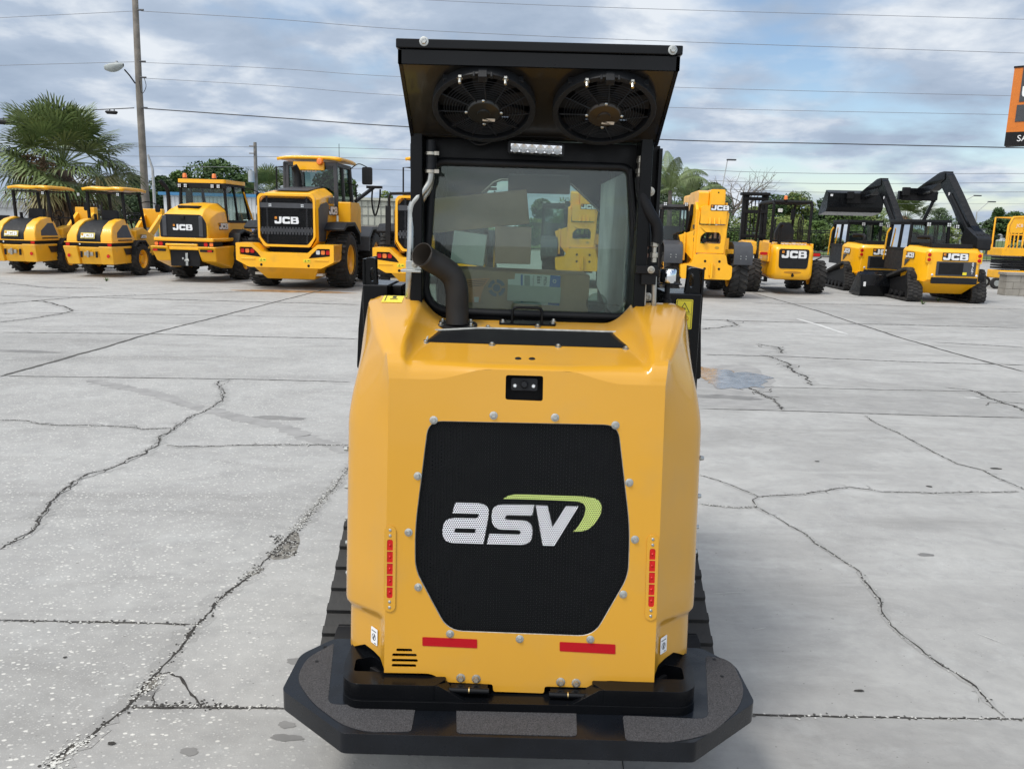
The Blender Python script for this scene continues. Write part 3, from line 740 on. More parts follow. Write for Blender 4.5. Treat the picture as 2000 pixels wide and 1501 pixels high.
# wiring between the fans
b = MB()
b.tube(bez([A(905,262,2.64), A(935,282,2.62), A(975,268,2.62), A(1000,250,2.62), A(1022,262,2.63), A(1052,276,2.63), A(1090,270,2.63)], 6), .004, 6)
b.tube(bez([A(1010,250,2.62), A(1040,262,2.63), A(1075,268,2.63), A(1110,262,2.64)], 6), .003, 6)
bp(b, 'wiring', BLKS)
# light bar
q0 = A(992,276,2.60); q1 = A(1102,303,2.60); 
b = MB(); cl = [(q0.x+.0,q0.z),(q1.x,q0.z-.003),(q1.x,q1.z-.004),(q0.x,q1.z+.001)]
b.prism(rpoly([(q0.x,q0.z+.002),(q1.x,q0.z-.004),(q1.x,q1.z-.003),(q0.x,q1.z+.003)], .008), 'y', 2.60, 2.64); lb = bp(b, 'light_bar', BLKS, .003)
r0 = A(998,280,2.595); r1 = A(1097,300,2.595)
b = MB(); b.prism([(r0.x,r0.z),(r1.x,r0.z-.004),(r1.x,r1.z-.001),(r0.x,r1.z+.003)], 'y', 2.5975, 2.5995); lf = bp(b, 'lens', mat('lamp_reflector', (.92,.93,.95), .2, .85), smooth=0, parent=lb)
for i in range(6):
    b = MB(); c = Vector((r0.x + (r1.x-r0.x)*(i+.5)/6, 2.5975, (r0.z+r1.z)/2 - .0005 - i*.0007))
    b.lathe([(0,.002),(.003,.0035),(.0035,.001),(.0125,.007),(.0135,.0)], c, (0,-1,0), 18); bp(b, 'light_cell', LGT, parent=lf)
# --- left coolant pipes and bracket
b = MB(); b.tube(bez([A(842,312,2.62), A(841,345,2.62), A(835,362,2.62), A(816,385,2.61), A(805,402,2.61), A(803,430,2.61), A(802,480,2.60), A(800,530,2.60), A(799,560,2.61), A(798,620,2.64)], 5), .0115, 14); bp(b, 'coolant_pipe', ZINC)
b = MB(); b.tube(bez([A(843,345,2.66), A(838,368,2.66), A(828,385,2.65), A(821,400,2.65), A(820,430,2.64), A(819,480,2.63), A(818,560,2.63), A(818,640,2.64)], 5), .0100, 14); bp(b, 'coolant_pipe', STEEL)
b = MB(); b.cyl(A(842,275,2.63), A(842,335,2.62), .017, 14); hs = bp(b, 'coolant_hose', BLKS)
for y in (297, 332):
    b = MB(); c = A(842, y, 2.62); b.cyl(c, c - Vector((0,0,.009)), .0195, 16); b.box(c.x+.012, c.x+.026, c.y-.018, c.y-.010, c.z-.010, c.z+.001); bp(b, 'hose_clamp', STEEL, parent=hs)
c = A(811, 518, 2.585); b = MB(); b.box(c.x-.028, c.x+.020, 2.575, 2.583, c.z-.012, c.z+.014); b.box(c.x-.040, c.x+.022, 2.545, 2.60, c.z-.020, c.z-.012); pb = bp(b, 'pipe_bracket', ZINC, .001); bolt(Vector((c.x, 2.575, c.z+.002)), (0,-1,0), .007, STEEL, parent=pb)
for px in [(813,362),(817,570)]:
    bolt(A(px[0], px[1], 2.66), (0,-1,0), .010, STEEL)
b = MB(); q = A(819,370,2.68); b.box(q.x-.004, q.x+.012, 2.675, 2.68, q.z-.04, q.z+.03); bp(b, 'striker_plate', ZINC, .001)
# hose box left top
b = MB(); q = A(815,300,2.66); b.box(q.x-.02, q.x+.02, 2.64, 2.68, q.z-.05, q.z+.03); bp(b, 'hinge_block', BLK, .003)
# --- right hoses
b = MB(); b.tube(bez([A(1251,345,2.62), A(1252,372,2.62), A(1258,392,2.61), A(1272,420,2.60), A(1283,440,2.60), A(1285,462,2.60), A(1282,475,2.60)], 6), .0175, 14); bp(b, 'insulated_hose', BLKM)
b = MB(); b.tube(bez([A(1250,350,2.64), A(1252,385,2.64), A(1258,420,2.64), A(1262,450,2.63), A(1262,482,2.62)], 6), .0155, 14); bp(b, 'insulated_hose', BLKM)
b = MB(); b.tube(bez([A(1232,330,2.665), A(1238,400,2.66), A(1246,480,2.655), A(1246,560,2.65), A(1240,640,2.65)], 6), .006, 8); bp(b, 'braided_cable', BLKS)
def fitting(px, y0, y1, Y, m):
    c0 = A(px, y0, Y); c1 = A(px, y1, Y); L = c0.z-c1.z; b = MB()
    b.lathe([(0,0),(.0085,0),(.0085,L*.12),(.0115,L*.12),(.0115,L*.3),(.007,L*.33),(.007,L*.55),(.0125,L*.58),(.0125,L*.78),(.009,L*.8),(.009,L),(0,L)], c0, (0,0,-1), 6); return bp(b, 'hose_fitting', m, smooth=25)
fitting(1279, 468, 512, 2.60, STEEL); fitting(1260, 475, 510, 2.62, mat('rusty_fitting', (.16,.06,.03), .6, .3, noise=.4, nscale=60)); fitting(1251, 305, 348, 2.62, STEEL)
b = MB(); c = A(1258, 527, 2.60); b.box(c.x-.028, c.x+.040, 2.575, 2.62, c.z-.011, c.z+.014); b.box(c.x-.010, c.x+.036, 2.58, 2.615, c.z-.045, c.z-.011); rb = bp(b, 'hose_manifold', BLKM, .002); bolt(Vector((c.x+.018, 2.575, c.z+.002)), (0,-1,0), .0078, STEEL, parent=rb)
b = MB(); b.tube([A(1278,540,2.60), A(1276,620,2.62)], .008, 12); bp(b, 'coolant_pipe', ZINC)
b = MB(); b.tube([A(1257,552,2.61), A(1254,640,2.63)], .009, 12); bp(b, 'coolant_pipe', mat('white_pipe', (.6,.6,.57), .4))
for px in [(1270,374),(1265,580)]: bolt(A(px[0], px[1], 2.66), (0,-1,0), .010, STEEL)
b = MB(); q = A(1285,330,2.7); b.box(q.x-.006, q.x+.006, 2.66, 2.8, q.z-.20, q.z+.06); bp(b, 'door_edge_trim', BLK, .002)
# fuel cap on its neck
b = MB(); c = A(1304,552,2.72); b.lathe([(0,.045),(.024,.045),(.0275,.040),(.0275,.006),(.024,0),(0,0)], c, (0,0,1), 28); cap = bp(b, 'fuel_cap', CHROME)
b = MB(); b.lathe([(0,0),(.009,0),(.009,.035),(.012,.036),(.012,.05),(.016,.052),(.024,.13),(0,.13)], c - Vector((0,0,.002)), (0,0,-1), 18); b.box(c.x-.045, c.x+.045, 2.705, 2.735, c.z-.006, c.z-.002); bp(b, 'filler_neck', BLKM, parent=None)
# --- loader uprights beside the hood
for s in (-1, 1):
    if s < 0: pin, px_out, px_in = A(697,690,2.78), A(712,500,2.78), A(790,555,2.78)
    b = MB()
    YT = 2.82
    if s < 0:
        q = [A(714,503,YT), A(733,503,YT), A(737,560,YT), A(737,720,YT), A(697,720,YT), A(700,640,YT)]
    else:
        q = [A(1366,523,YT), A(1346,523,YT), A(1338,575,YT), A(1338,740,YT), A(1369,740,YT), A(1369,600,YT)]
    poly = [(p.x, p.z) for p in q]
    hc = A(727,536,YT) if s < 0 else A(1351,548,YT)
    b.prism(rpoly(poly, .012), 'y', YT, YT+.03, [[(hc.x+.0085*cos(t), hc.z+.024*sin(t)) for t in [2*pi*i/16 for i in range(16)]]])
    xe = A(712,600,YT).x if s < 0 else A(1368,600,YT).x
    b.box(xe-.004 if s < 0 else xe-.003, xe+.003 if s < 0 else xe+.004, YT-.01, YT+.26, .70, q[0].z-.004)
    up = bp(b, 'lift_arm_upright', BLK, .003, smooth=30)
    b = MB()
    if s < 0: c0, c1, zt_ = A(706,0,YT).x, A(786,0,YT).x, A(745,556,YT-.04).z; b.box(A(712,560,YT).x, A(762,560,YT).x, YT-.04, YT+.2, .9, zt_); b.box(A(762,560,YT).x, A(784,560,YT).x, YT+.03, YT+.2, .9, zt_-.005)
    else: zt_ = A(1330,573,YT-.04).z; b.box(A(1300,575,YT).x, A(1366,575,YT).x, YT-.04, YT+.2, .9, zt_)
    bp(b, 'upright_box', BLK, .006, parent=up)
    b = MB(); b.box(xe-.02 if s < 0 else xe-.05, xe+.05 if s < 0 else xe+.02, YT+.05, YT+1.2, .55, .95); bp(b, 'chassis_side', BLKM)
# fuel warning decal, right upright
q = A(1321,584,2.775); w_ = A(1354,584,2.775).x - q.x; h_ = q.z - A(1321,642,2.775).z
o = Vector((q.x, 2.775, q.z-h_)); b = MB(); dxf = lambda r: (o.x+r[0], o.y-r[2], o.z+r[1])
b.prism(rrect(0, w_, 0, h_, .004), 'z', 0, .003, [], 0, dxf)
lw = .0012
b.prism([(.003,.003),(w_-.003,.003),(w_-.003,h_-.003),(.003,h_-.003)], 'z', .003, .0036, [[(.003+lw,.003+lw),(w_-.003-lw,.003+lw),(w_-.003-lw,h_*.5),(.003+lw,h_*.5)],[(.003+lw,h_*.5+lw),(w_-.003-lw,h_*.5+lw),(w_-.003-lw,h_-.003-lw),(.003+lw,h_-.003-lw)]], 1, dxf)
b.prism([(.009,h_*.56),(w_-.009,h_*.56),(w_/2,h_*.90)], 'z', .003, .0038, [[(.0125,h_*.58),(w_-.0125,h_*.58),(w_/2,h_*.86)]], 1, dxf)
b.prism(rrect(w_/2-.005, w_/2+.004, h_*.60, h_*.72, .001), 'z', .003, .0038, [], 1, dxf)
b.prism(circ(w_*.62, h_*.36, .009, 20), 'z', .003, .0038, [circ(w_*.62, h_*.36, .0075, 20)], 2, dxf)
b.prism([(w_*.62-.005,h_*.36+.004),(w_*.62-.004,h_*.36+.005),(w_*.62+.006,h_*.36-.004),(w_*.62+.005,h_*.36-.005)], 'z', .003, .0038, [], 2, dxf)
bp(b, 'decal', [DYEL, INK, RED], smooth=0)

# ================================================================ chassis, tail plate, platform
# platform (top z .36)
half = [(.600,2.462),(.645,2.40),(.680,2.30),(.684,2.16),(.466,1.960)]
def sym(h): return [(x, y) for x, y in h] + [(-x, y) for x, y in reversed(h)]
plo = rpoly([(.600,2.465),(.684,2.36),(.686,2.16),(.470,1.962),(-.470,1.962),(-.686,2.16),(-.684,2.36),(-.600,2.465)], [.02,.03,.018,.012,.012,.018,.03,.02], 4)
b = MB(); b.prism(plo, 'z', .300, .360); 
PLM = mat('platform_black_paint', (.0055,.007,.010), .26, noise=.3, nscale=8, spec=.28, rvar=.10, bump=.05, bscale=30)
plat = bp(b, 'rear_platform', PLM, .004, smooth=30)
def grip_mat():
    m = mat('grit_tread_tape', (.050,.049,.052), .85, bump=1.0, bscale=420)
    t = m.node_tree; bs = t.nodes['Principled BSDF']; N = t.nodes.new; Lk = t.links.new
    c = N('ShaderNodeTexCoord'); n = N('ShaderNodeTexNoise'); n.inputs['Scale'].default_value = 430; n.inputs['Detail'].default_value = 1; Lk(c.outputs['Object'], n.inputs['Vector'])
    r = N('ShaderNodeMapRange'); Lk(n.outputs['Fac'], r.inputs['Value']); r.inputs['From Min'].default_value = .35; r.inputs['From Max'].default_value = .72; r.inputs['To Min'].default_value = .45; r.inputs['To Max'].default_value = 1.9
    v = N('ShaderNodeVectorMath'); v.operation = 'SCALE'; v.inputs[0].default_value = (.050,.049,.052); Lk(r.outputs[0], v.inputs['Scale']); Lk(v.outputs[0], bs.inputs['Base Color'])
    return m
GRIP = grip_mat()
def gp(px): p = AZ(px[0], px[1], .3605); return (p.x, p.y)
PADS = [[(891,1378),(1125,1381),(1127,1437),(892,1431)],
        [(652,1256),(640,1375),(812,1379),(803,1428),(718,1429),(668,1415),(610,1372),(578,1325),(600,1284)],
        [(1378,1281),(1384,1404),(1216,1397),(1222,1445),(1312,1449),(1388,1434),(1442,1385),(1455,1345),(1432,1296),(1410,1284)]]
for i, pd in enumerate(PADS):
    b = MB(); b.prism(rpoly([gp(p) for p in pd], .014 if i == 0 else [.01,.03,.012,.012,.03,.06,.05,.05,.04,.03][:len(pd)]), 'z', .3595, .3618); bp(b, 'grip_pad', GRIP, smooth=0, parent=plat)
for px in [(619,1291),(635,1262),(1410,1320),(1395,1287)]:
    p = AZ(px[0], px[1], .362); b = MB(); b.prism(circ(p.x, p.y, .0058, 12), 'z', .3621, .3626); bp(b, 'hole', BLKM, smooth=0, parent=plat)
# heavy tail casting standing on the platform
b = MB()
def cp(px, z): p = AZ(px[0], px[1], z); return (p.x, p.y)
zc_ = .425
cast = [(.500,2.60),(.514,2.20),(.500,2.11),(.465,2.080),(-.465,2.074),(-.500,2.11),(-.514,2.20),(-.500,2.60)]
b.prism(rpoly(cast, [.01,.03,.03,.03,.03,.03,.03,.01]), 'z', .3602, .386)
for s in (-1, 1):
    sd_ = [(.500,2.60),(.512,2.20),(.498,2.112),(.463,2.083),(.235,2.083),(.20,2.13),(.36,2.17),(.40,2.60)]
    hl = [(.475,2.15),(.395,2.15),(.385,2.18),(.43,2.232),(.48,2.215)]
    hole = [(s*x, y) for x, y in rpoly(hl, .01)]
    b.prism([(s*x, y) for x, y in rpoly(sd_, [.01,.03,.03,.03,.01,.02,.02,.01])], 'z', .3858, .432, [hole])
    b.hexa([(s*.15,2.084,.385),(s*.236,2.084,.385),(s*.236,2.14,.385),(s*.15,2.14,.385),(s*.225,2.084,.431),(s*.236,2.084,.431),(s*.236,2.14,.431),(s*.225,2.14,.431)])
b.box(-.2,.2,2.150,2.17,.38,.42)
bp(b, 'tail_casting', BLK, .004, smooth=30)
b = MB(); b.prism([(.47,2.60),(.47,2.25),(.36,2.16),(.30,2.150),(-.30,2.150),(-.36,2.16),(-.47,2.25),(-.47,2.60)], 'z', .30, .40); b.box(-.42,.42,2.34,2.75,.38,.62); bp(b, 'chassis_rear', BLKM, .004)
# side skirts next to the tracks
for s in (-1, 1):
    b = MB(); x = s*.508; b.box(min(x-.005,x+.005), max(x-.005,x+.005), 2.36, 2.75, .36, .64); bp(b, 'side_skirt', CABM, .003)
    for z in (.62, .72, .80, .90, 1.02):
        b = MB(); b.lathe([(0,.010),(.006,.010),(.008,0)], (s*.5355, 2.40, z), (s,0,0), 8); bp(b, 'side_bolt', ZINC)
# hinges
for px0, px1 in (((877,1346),(955,1349)), ((1072,1355),(1146,1358))):
    p0 = A(px0[0], px0[1], 2.105); p1 = A(px1[0], px1[1], 2.105); b = MB()
    mid = (p0+p1)/2; b.cyl(p0, mid - Vector((.002,0,0)), .0085, 16); b.cyl(mid + Vector((.002,0,0)), p1, .0085, 16); b.box(p0.x+.004, p1.x-.004, 2.105, 2.13, p0.z-.012, p0.z+.006)
    h_ = bp(b, 'hinge', BLK, .001, smooth=40)
    BR_ = mat('brass_%d' % int(px0[0]), (.6,.45,.2), .3, 1); b = MB(); b.cyl(mid - Vector((.0018,0,0)), mid + Vector((.0018,0,0)), .0088, 16); bp(b, 'hinge_bush', BR_, parent=h_)
    b = MB(); e_ = p0 if px0[0] < 1000 else p1; b.lathe([(0,.008),(.003,.007),(.0045,0)], e_, (-1 if px0[0] < 1000 else 1,0,0), 10); bp(b, 'grease_nipple', BR_, parent=h_)

# ================================================================ rubber tracks
TRK = mat('track_rubber', (.009,.0095,.010), .6, noise=.3, nscale=10, bump=.3, bscale=50, dirt=((.04,.037,.032), 9, .3))
def track_path(prof, n_per=.03):
    o = []
    for i in range(len(prof)):
        a = Vector((0,)+prof[i]); c = Vector((0,)+prof[(i+1)%len(prof)]); k = max(1, int((c-a).length/n_per))
        for j in range(k): q = a.lerp(c, j/k); o.append((q.y, q.z))
    return o
def make_track(parent, x0, x1, prof, loc, th=.03, lug=.022, pitch=.075, lugfill=.55, pattern=0, name='rubber_track', mt=None):
    """closed belt with lugs in the yz profile prof (counter-clockwise seen from +x)"""
    b = MB(); P = rpoly(prof[0], prof[1], 7)
    cyy = sum(p[0] for p in P)/len(P); czz = sum(p[1] for p in P)/len(P)
    # inner offset
    def off(P, d):
        r = []; m = len(P)
        for i in range(m):
            a = Vector(P[i-1]); c = Vector(P[(i+1)%m]); t = (c-a).normalized(); n = Vector((t.y, -t.x)); r.append(tuple(Vector(P[i]) + n*d))
        return r
    ar = sum(P[i][0]*P[(i+1)%len(P)][1]-P[(i+1)%len(P)][0]*P[i][1] for i in range(len(P)))
    if ar < 0: P.reverse()
    inn = off(P, -th)
    b.prism(P, 'x', x0, x1, [inn])
    # lugs
    per = [0]; m = len(P)
    for i in range(m): per.append(per[-1] + (Vector(P[(i+1)%m])-Vector(P[i])).length)
    n = int(per[-1]/pitch)
    def at(s):
        s %= per[-1]
        for i in range(m):
            if per[i+1] >= s:
                t = (s-per[i])/max(1e-6, per[i+1]-per[i]); a = Vector(P[i]); c = Vector(P[(i+1)%m]); tt = (c-a).normalized(); return a.lerp(c, t), tt, Vector((tt.y, -tt.x))
        return Vector(P[0]), Vector((1,0)), Vector((0,-1))
    xm = (x0+x1)/2
    for k in range(n):
        s = k*per[-1]/n
        p, t, nn = at(s); w = per[-1]/n*lugfill
        halves = [(x0, x1)] if pattern == 0 else [(x0, xm-.01), (xm+.01, x1)] if pattern == 1 else [(x0, x0+(x1-x0)*.3), (x0+(x1-x0)*.36, x1-(x1-x0)*.36), (x1-(x1-x0)*.3, x1)]
        for hi, (a0, a1) in enumerate(halves):
            dt = 0 if hi != 1 else w*.7
            q = []
            for lay in (0, lug):
                ww = w/2 if lay == 0 else w*.34
                for xx, u in ((a0, -ww), (a1, -ww), (a1, ww), (a0, ww)):
                    v = p + t*(u+dt) + nn*(lay - .002); q.append((xx, v.x, v.y))
            b.hexa(q)
    return b.build(name, mt or TRK, parent, 0, loc=loc, smooth=0, fixn=True)
for s in (-1, 1):
    x0, x1 = (.42, .675) if s > 0 else (-.675, -.42)
    t = make_track(ASV, x0, x1, ([(2.60,.02),(4.05,.02),(4.12,.16),(3.95,.30),(3.15,.56),(3.02,.56),(2.47,.20),(2.46,.10)], [.12,.12,.1,.1,.12,.1,.12,.08]), OFF, .03, .015, .088, .46)
    b = MB()
    for y, z, r in ((2.62,.20,.12),(2.95,.13,.09),(3.25,.13,.09),(3.55,.13,.09),(3.92,.19,.12),(3.10,.47,.11)):
        b.cyl((x0+.05,y,z), (x1-.05,y,z), r, 18)
    b.box(x0+.09, x1-.09, 2.65, 3.9, .14, .34); bp(b, 'track_rollers', BLKM, .003)
# front attachment carriage, lift arms (ahead of the cab, mostly hidden)
b = MB()
for s in (-1, 1):
    b.bar((s*.52, 2.95, 1.30), (s*.52, 4.3, .75), .06, .14); b.bar((s*.52, 4.28, .78), (s*.42, 4.5, .35), .06, .12)
b.box(-.5, .5, 4.42, 4.5, .15, .62); bp(b, 'lift_arms', BLK, .006)

# ---- boxes stored in the cab
CARD = mat('brown_cardboard', (.46,.32,.20), .85, noise=.12, nscale=9, bump=.2)
CARD2 = mat('pinkish_cardboard', (.56,.39,.30), .85, noise=.12, nscale=9, bump=.2)
WBX = mat('white_carton', (.80,.86,.82), .7, noise=.06, nscale=7)
def obx(name, c, size, rot, m, label, extra=None):
    b = MB(); R = Matrix.Rotation(rot, 3, 'Y'); b.obox((0,0,0), size, R)
    o = b.build(name, m, None, .004, loc=c); tag(o, label, 'box'); return o
def W3(px, py, Y): return atY(px, py, Y)
b1 = obx('cardboard_box', W3(1010,572,3.0), (.50,.26,.165), radians(1), CARD, 'large brown cardboard box with blue and white shipping label low behind the rear window', )
# shipping label and prints on its rear face
oy = -.1315
b = MB()
def q_(px, py): p = W3(px, py, 2.87) - b1.location; return (p.x, p.z)
def pr(pts, mi, y0=oy, y1=None): b.prism([q_(*p) for p in pts], 'y', y0-.001*mi*.5-.001, y0, [], mi)
pr([(1006,534),(1094,538),(1092,597),(1003,592),(1003,582),(992,580),(992,545),(1005,545)], 0)
pr([(1075,537),(1095,539),(1092,597),(1070,595)], 1)
pr([(1017,536),(1021,536),(1021,590),(1017,590)], 1)
pr([(1024,537),(1035,538),(1035,560),(1024,559)], 2)
for i in range(5): pr([(1049,539+i*3.0),(1055,539.5+i*3.0),(1055,541+i*3.0),(1049,540.6+i*3.0)], 3)
text_mb(b, 'P82613', (q_(1062,540)[0], oy-.0045, q_(1062,540)[1]), (0,0,-1), (1,0,0), .011, 3)
text_mb(b, 'Original Equip.', (q_(1041,538)[0], oy-.0045, q_(1041,538)[1]), (0,0,-1), (1,0,0), .005, 3)
text_mb(b, 'Qty 1', (q_(1056,538)[0], oy-.0045, q_(1056,538)[1]), (0,0,-1), (1,0,0), .005, 3)
c = q_(970,562)
for a0 in (20, 110, 200, 290):
    b.prism([(c[0]+r*cos(radians(t)), c[1]+r*sin(radians(t))) for r, ts in ((.030, range(a0, a0+71, 10)), (.018, range(a0+70, a0-1, -10))) for t in ts], 'y', oy-.001, oy, [], 4)
b.prism(circ(c[0], c[1], .013, 20), 'y', oy-.001, oy, [], 4)
c = q_(1083,549)
b.prism(circ(c[0], c[1], .0065, 14), 'y', oy-.004, oy-.003, [circ(c[0], c[1], .004, 14)], 0)
b.build('shipping_label', [mat('label_paper', (.72,.80,.78), .6), mat('label_blue', (.05,.17,.48), .5), mat('label_grey', (.30,.36,.34), .6), INK, mat('printed_blue', (.08,.15,.24), .7)], b1, smooth=0)
b = MB(); p0 = W3(1043,574,2.855) - b1.location; b.obox(tuple(p0), (.185,.002,.055), Matrix.Rotation(radians(1.5), 3, 'Y')); b.build('blank_sheet', mat('grey_green_card', (.42,.48,.42), .6), b1, smooth=0)
b2 = obx('cardboard_box', W3(1002,478,3.02), (.128,.16,.130), radians(0), CARD2, 'square pinkish brown cardboard box stacked on the labelled box')
b3 = obx('white_carton', W3(918,484,3.02), (.118,.17,.112), radians(6), WBX, 'white carton tilted beside the square brown box in the cab')
b4 = obx('cardboard_box', W3(935,414,3.06), (.36,.20,.120), radians(-7), CARD, 'long brown cardboard box lying tilted on top of the other boxes')
b = MB(); oo = W3(930,575,2.86)
P_ = [W3(x, y, 2.86) - oo for x, y in ((905,545),(957,543),(945,560),(940,575),(938,590),(915,590),(912,575),(903,560))]
b.prism([(p.x, p.z) for p in P_], 'y', 0, .003)
for i in range(4): b.prism([(P_[0].x+.012+i*.003, P_[0].z-.006-i*.006),(P_[1].x-.010-i*.004, P_[1].z-.006-i*.006),(P_[1].x-.010-i*.004, P_[1].z-.008-i*.006),(P_[0].x+.012+i*.003, P_[0].z-.008-i*.006)], 'y', -.0012, 0, [], 1)
b.prism([(P_[4].x-.020,P_[4].z+.0),(P_[4].x-.006,P_[4].z+.0),(P_[4].x-.004,P_[4].z+.018),(P_[4].x-.022,P_[4].z+.018)], 'y', -.0025, -.0013, [], 2)
o = b.build('hanging_tag', [mat('orange_tag', (.72,.33,.14), .6), INK, WHT], None, smooth=0, loc=oo); tag(o, 'orange warning tag with black print hanging inside the rear window', 'tag')
# ================================================================ machines in the row behind
def wheel(parent, c, r, w, side, rim_r=.55, lugs=20, kind='tractor', dish=.35, hub=YEL):
    """tyre with its rim as a sub-part; side=+1: outer face towards +x"""
    c = Vector(c); b = MB(); s = side
    pr = [(r*rim_r, -w/2+.02), (r*.80, -w/2), (r*.93, -w/2+.015), (r*.985, -w/2+.05), (r, -w*.25), (r*1.0, 0), (r, w*.25), (r*.985, w/2-.05), (r*.93, w/2-.015), (r*.80, w/2), (r*rim_r, w/2-.02), (r*rim_r*.97, 0), (r*rim_r, -w/2+.02)]
    rr = r*(.945 if kind == 'tractor' else .968)
    pr = [(q[0]*.945 if q[0] > r*.6 else q[0], q[1]) for q in pr]
    b.lathe(pr, c, (s,0,0), 36)
    for k in range(lugs):
        t = 2*pi*k/lugs
        for h in (-1, 1):
            t0 = t + (pi/lugs if h > 0 else 0)
            if kind == 'tractor': segs = [(0.0, .0, .52*w, .20)]; 
            P = []
            for lay, rad in ((0, rr*.99), (1, r)):
                lw = (.13*2*pi/lugs*2.1) if lay == 0 else (.13*2*pi/lugs*1.6)
                sw = .30 if kind == 'tractor' else .0
                for xx, dt in ((.02*w*h, -sw*2*pi/lugs), (.50*w*h, sw*2*pi/lugs)):
                    rd = rad if abs(xx) < .3*w else rad*.985
                    for e in (-1, 1):
                        a = t0 + dt + e*lw; P.append(c + Vector((xx*s, cos(a)*rd, sin(a)*rd)))
            # order P: inner lay0: (x0,-),(x0,+),(x1,-),(x1,+); lay1 same
            q = [P[0], P[2], P[3], P[1], P[4], P[6], P[7], P[5]]
            b.hexa(q)
            if kind == 'block':
                a = t0; 
    ty = b.build('tyre', RUB, parent, smooth=35, fixn=True)
    b = MB(); R = r*rim_r
    b.lathe([(R*1.03, w/2-.012), (R*1.04, w/2-.03), (R*.97, w/2-.05), (R*.90, w/2-.10), (R*.86, w*(.5-dish)), (R*.45, w*(.5-dish)-.01), (R*.42, w*(.5-dish)+.05), (R*.20, w*(.5-dish)+.06), (0, w*(.5-dish)+.06)], c, (s,0,0), 30)
    b.lathe([(R*.97, -w/2+.02), (R*.9, -w/2+.08), (R*.85, 0)], c, (s,0,0), 30)
    ri = b.build('rim', hub, ty, smooth=40, fixn=True)
    b = MB()
    for k in range(8):
        a = 2*pi*k/8; p = c + Vector((s*(w*(.5-dish)-.012), cos(a)*R*.62, sin(a)*R*.62)); b.lathe([(0,.03),(.018,.028),(.022,0)], p, (s,0,0), 6)
    b.build('wheel_nuts', STEEL, ri, smooth=0)
    return ty
def lampset(parent, o, items, y):     # round-cornered lenses in a row facing the rear
    for (x, z, w, h, m) in items:
        b = MB(); b.prism(rrect(x-w/2, x+w/2, z-h/2, z+h/2, min(w,h)*.25), 'y', y, y+.02); b.build('tail_lamp', m, parent, .004)
def workl(parent, x, y, z, s=.10):
    b = MB(); b.box(x-s/2, x+s/2, y, y+.05, z-s/2, z+s/2); h = b.build('work_lamp', BLKS, parent, .006)
    b = MB(); b.box(x-s*.4, x+s*.4, y-.006, y, z-s*.4, z+s*.4); l = b.build('lens', LGT, h)
    b = MB(); b.box(x-s*.4, x+s*.4, y-.009, y-.006, z-.006, z+.006); b.box(x-.006, x+.006, y-.0092, y-.0062, z-s*.4, z+s*.4); b.build('lens_bars', INK, l, smooth=0)
def beacon(parent, x, y, z, r=.06, h=.12):
    b = MB(); b.lathe([(0,0),(r*1.1,0),(r*1.1,.03),(0,.03)], (x,y,z), (0,0,1), 14); q = b.build('beacon_base', BLKS, parent)
    b = MB(); b.lathe([(r,0),(r*.95,h*.8),(r*.6,h),(0,h)], (x,y,z+.03), (0,0,1), 14); b.build('beacon_lens', ORG, q)
def mirror(parent, x, y, z, arm0, w=.20, h=.36):
    b = MB(); b.prism(rrect(x-w/2, x+w/2, z-h/2, z+h/2, .05), 'y', y, y+.07); m = b.build('mirror', BLKS, parent, .015)
    b = MB(); b.tube(bez([arm0, ((arm0[0]+x)/2, (arm0[1]+y)/2, z+h/2+.08), (x, y+.04, z+h/2)], 5), .015, 6); b.build('mirror_arm', BLKM, m)
def poly_x(parent, name, prof, x0, x1, m, bevel=.02, holes=()):
    b = MB(); b.prism(prof, 'x', x0, x1, holes); return b.build(name, m, parent, bevel, smooth=35)
def taper(b, poly, axis, a0, a1, s0, s1, cx=0.0, cz=0.0): pass

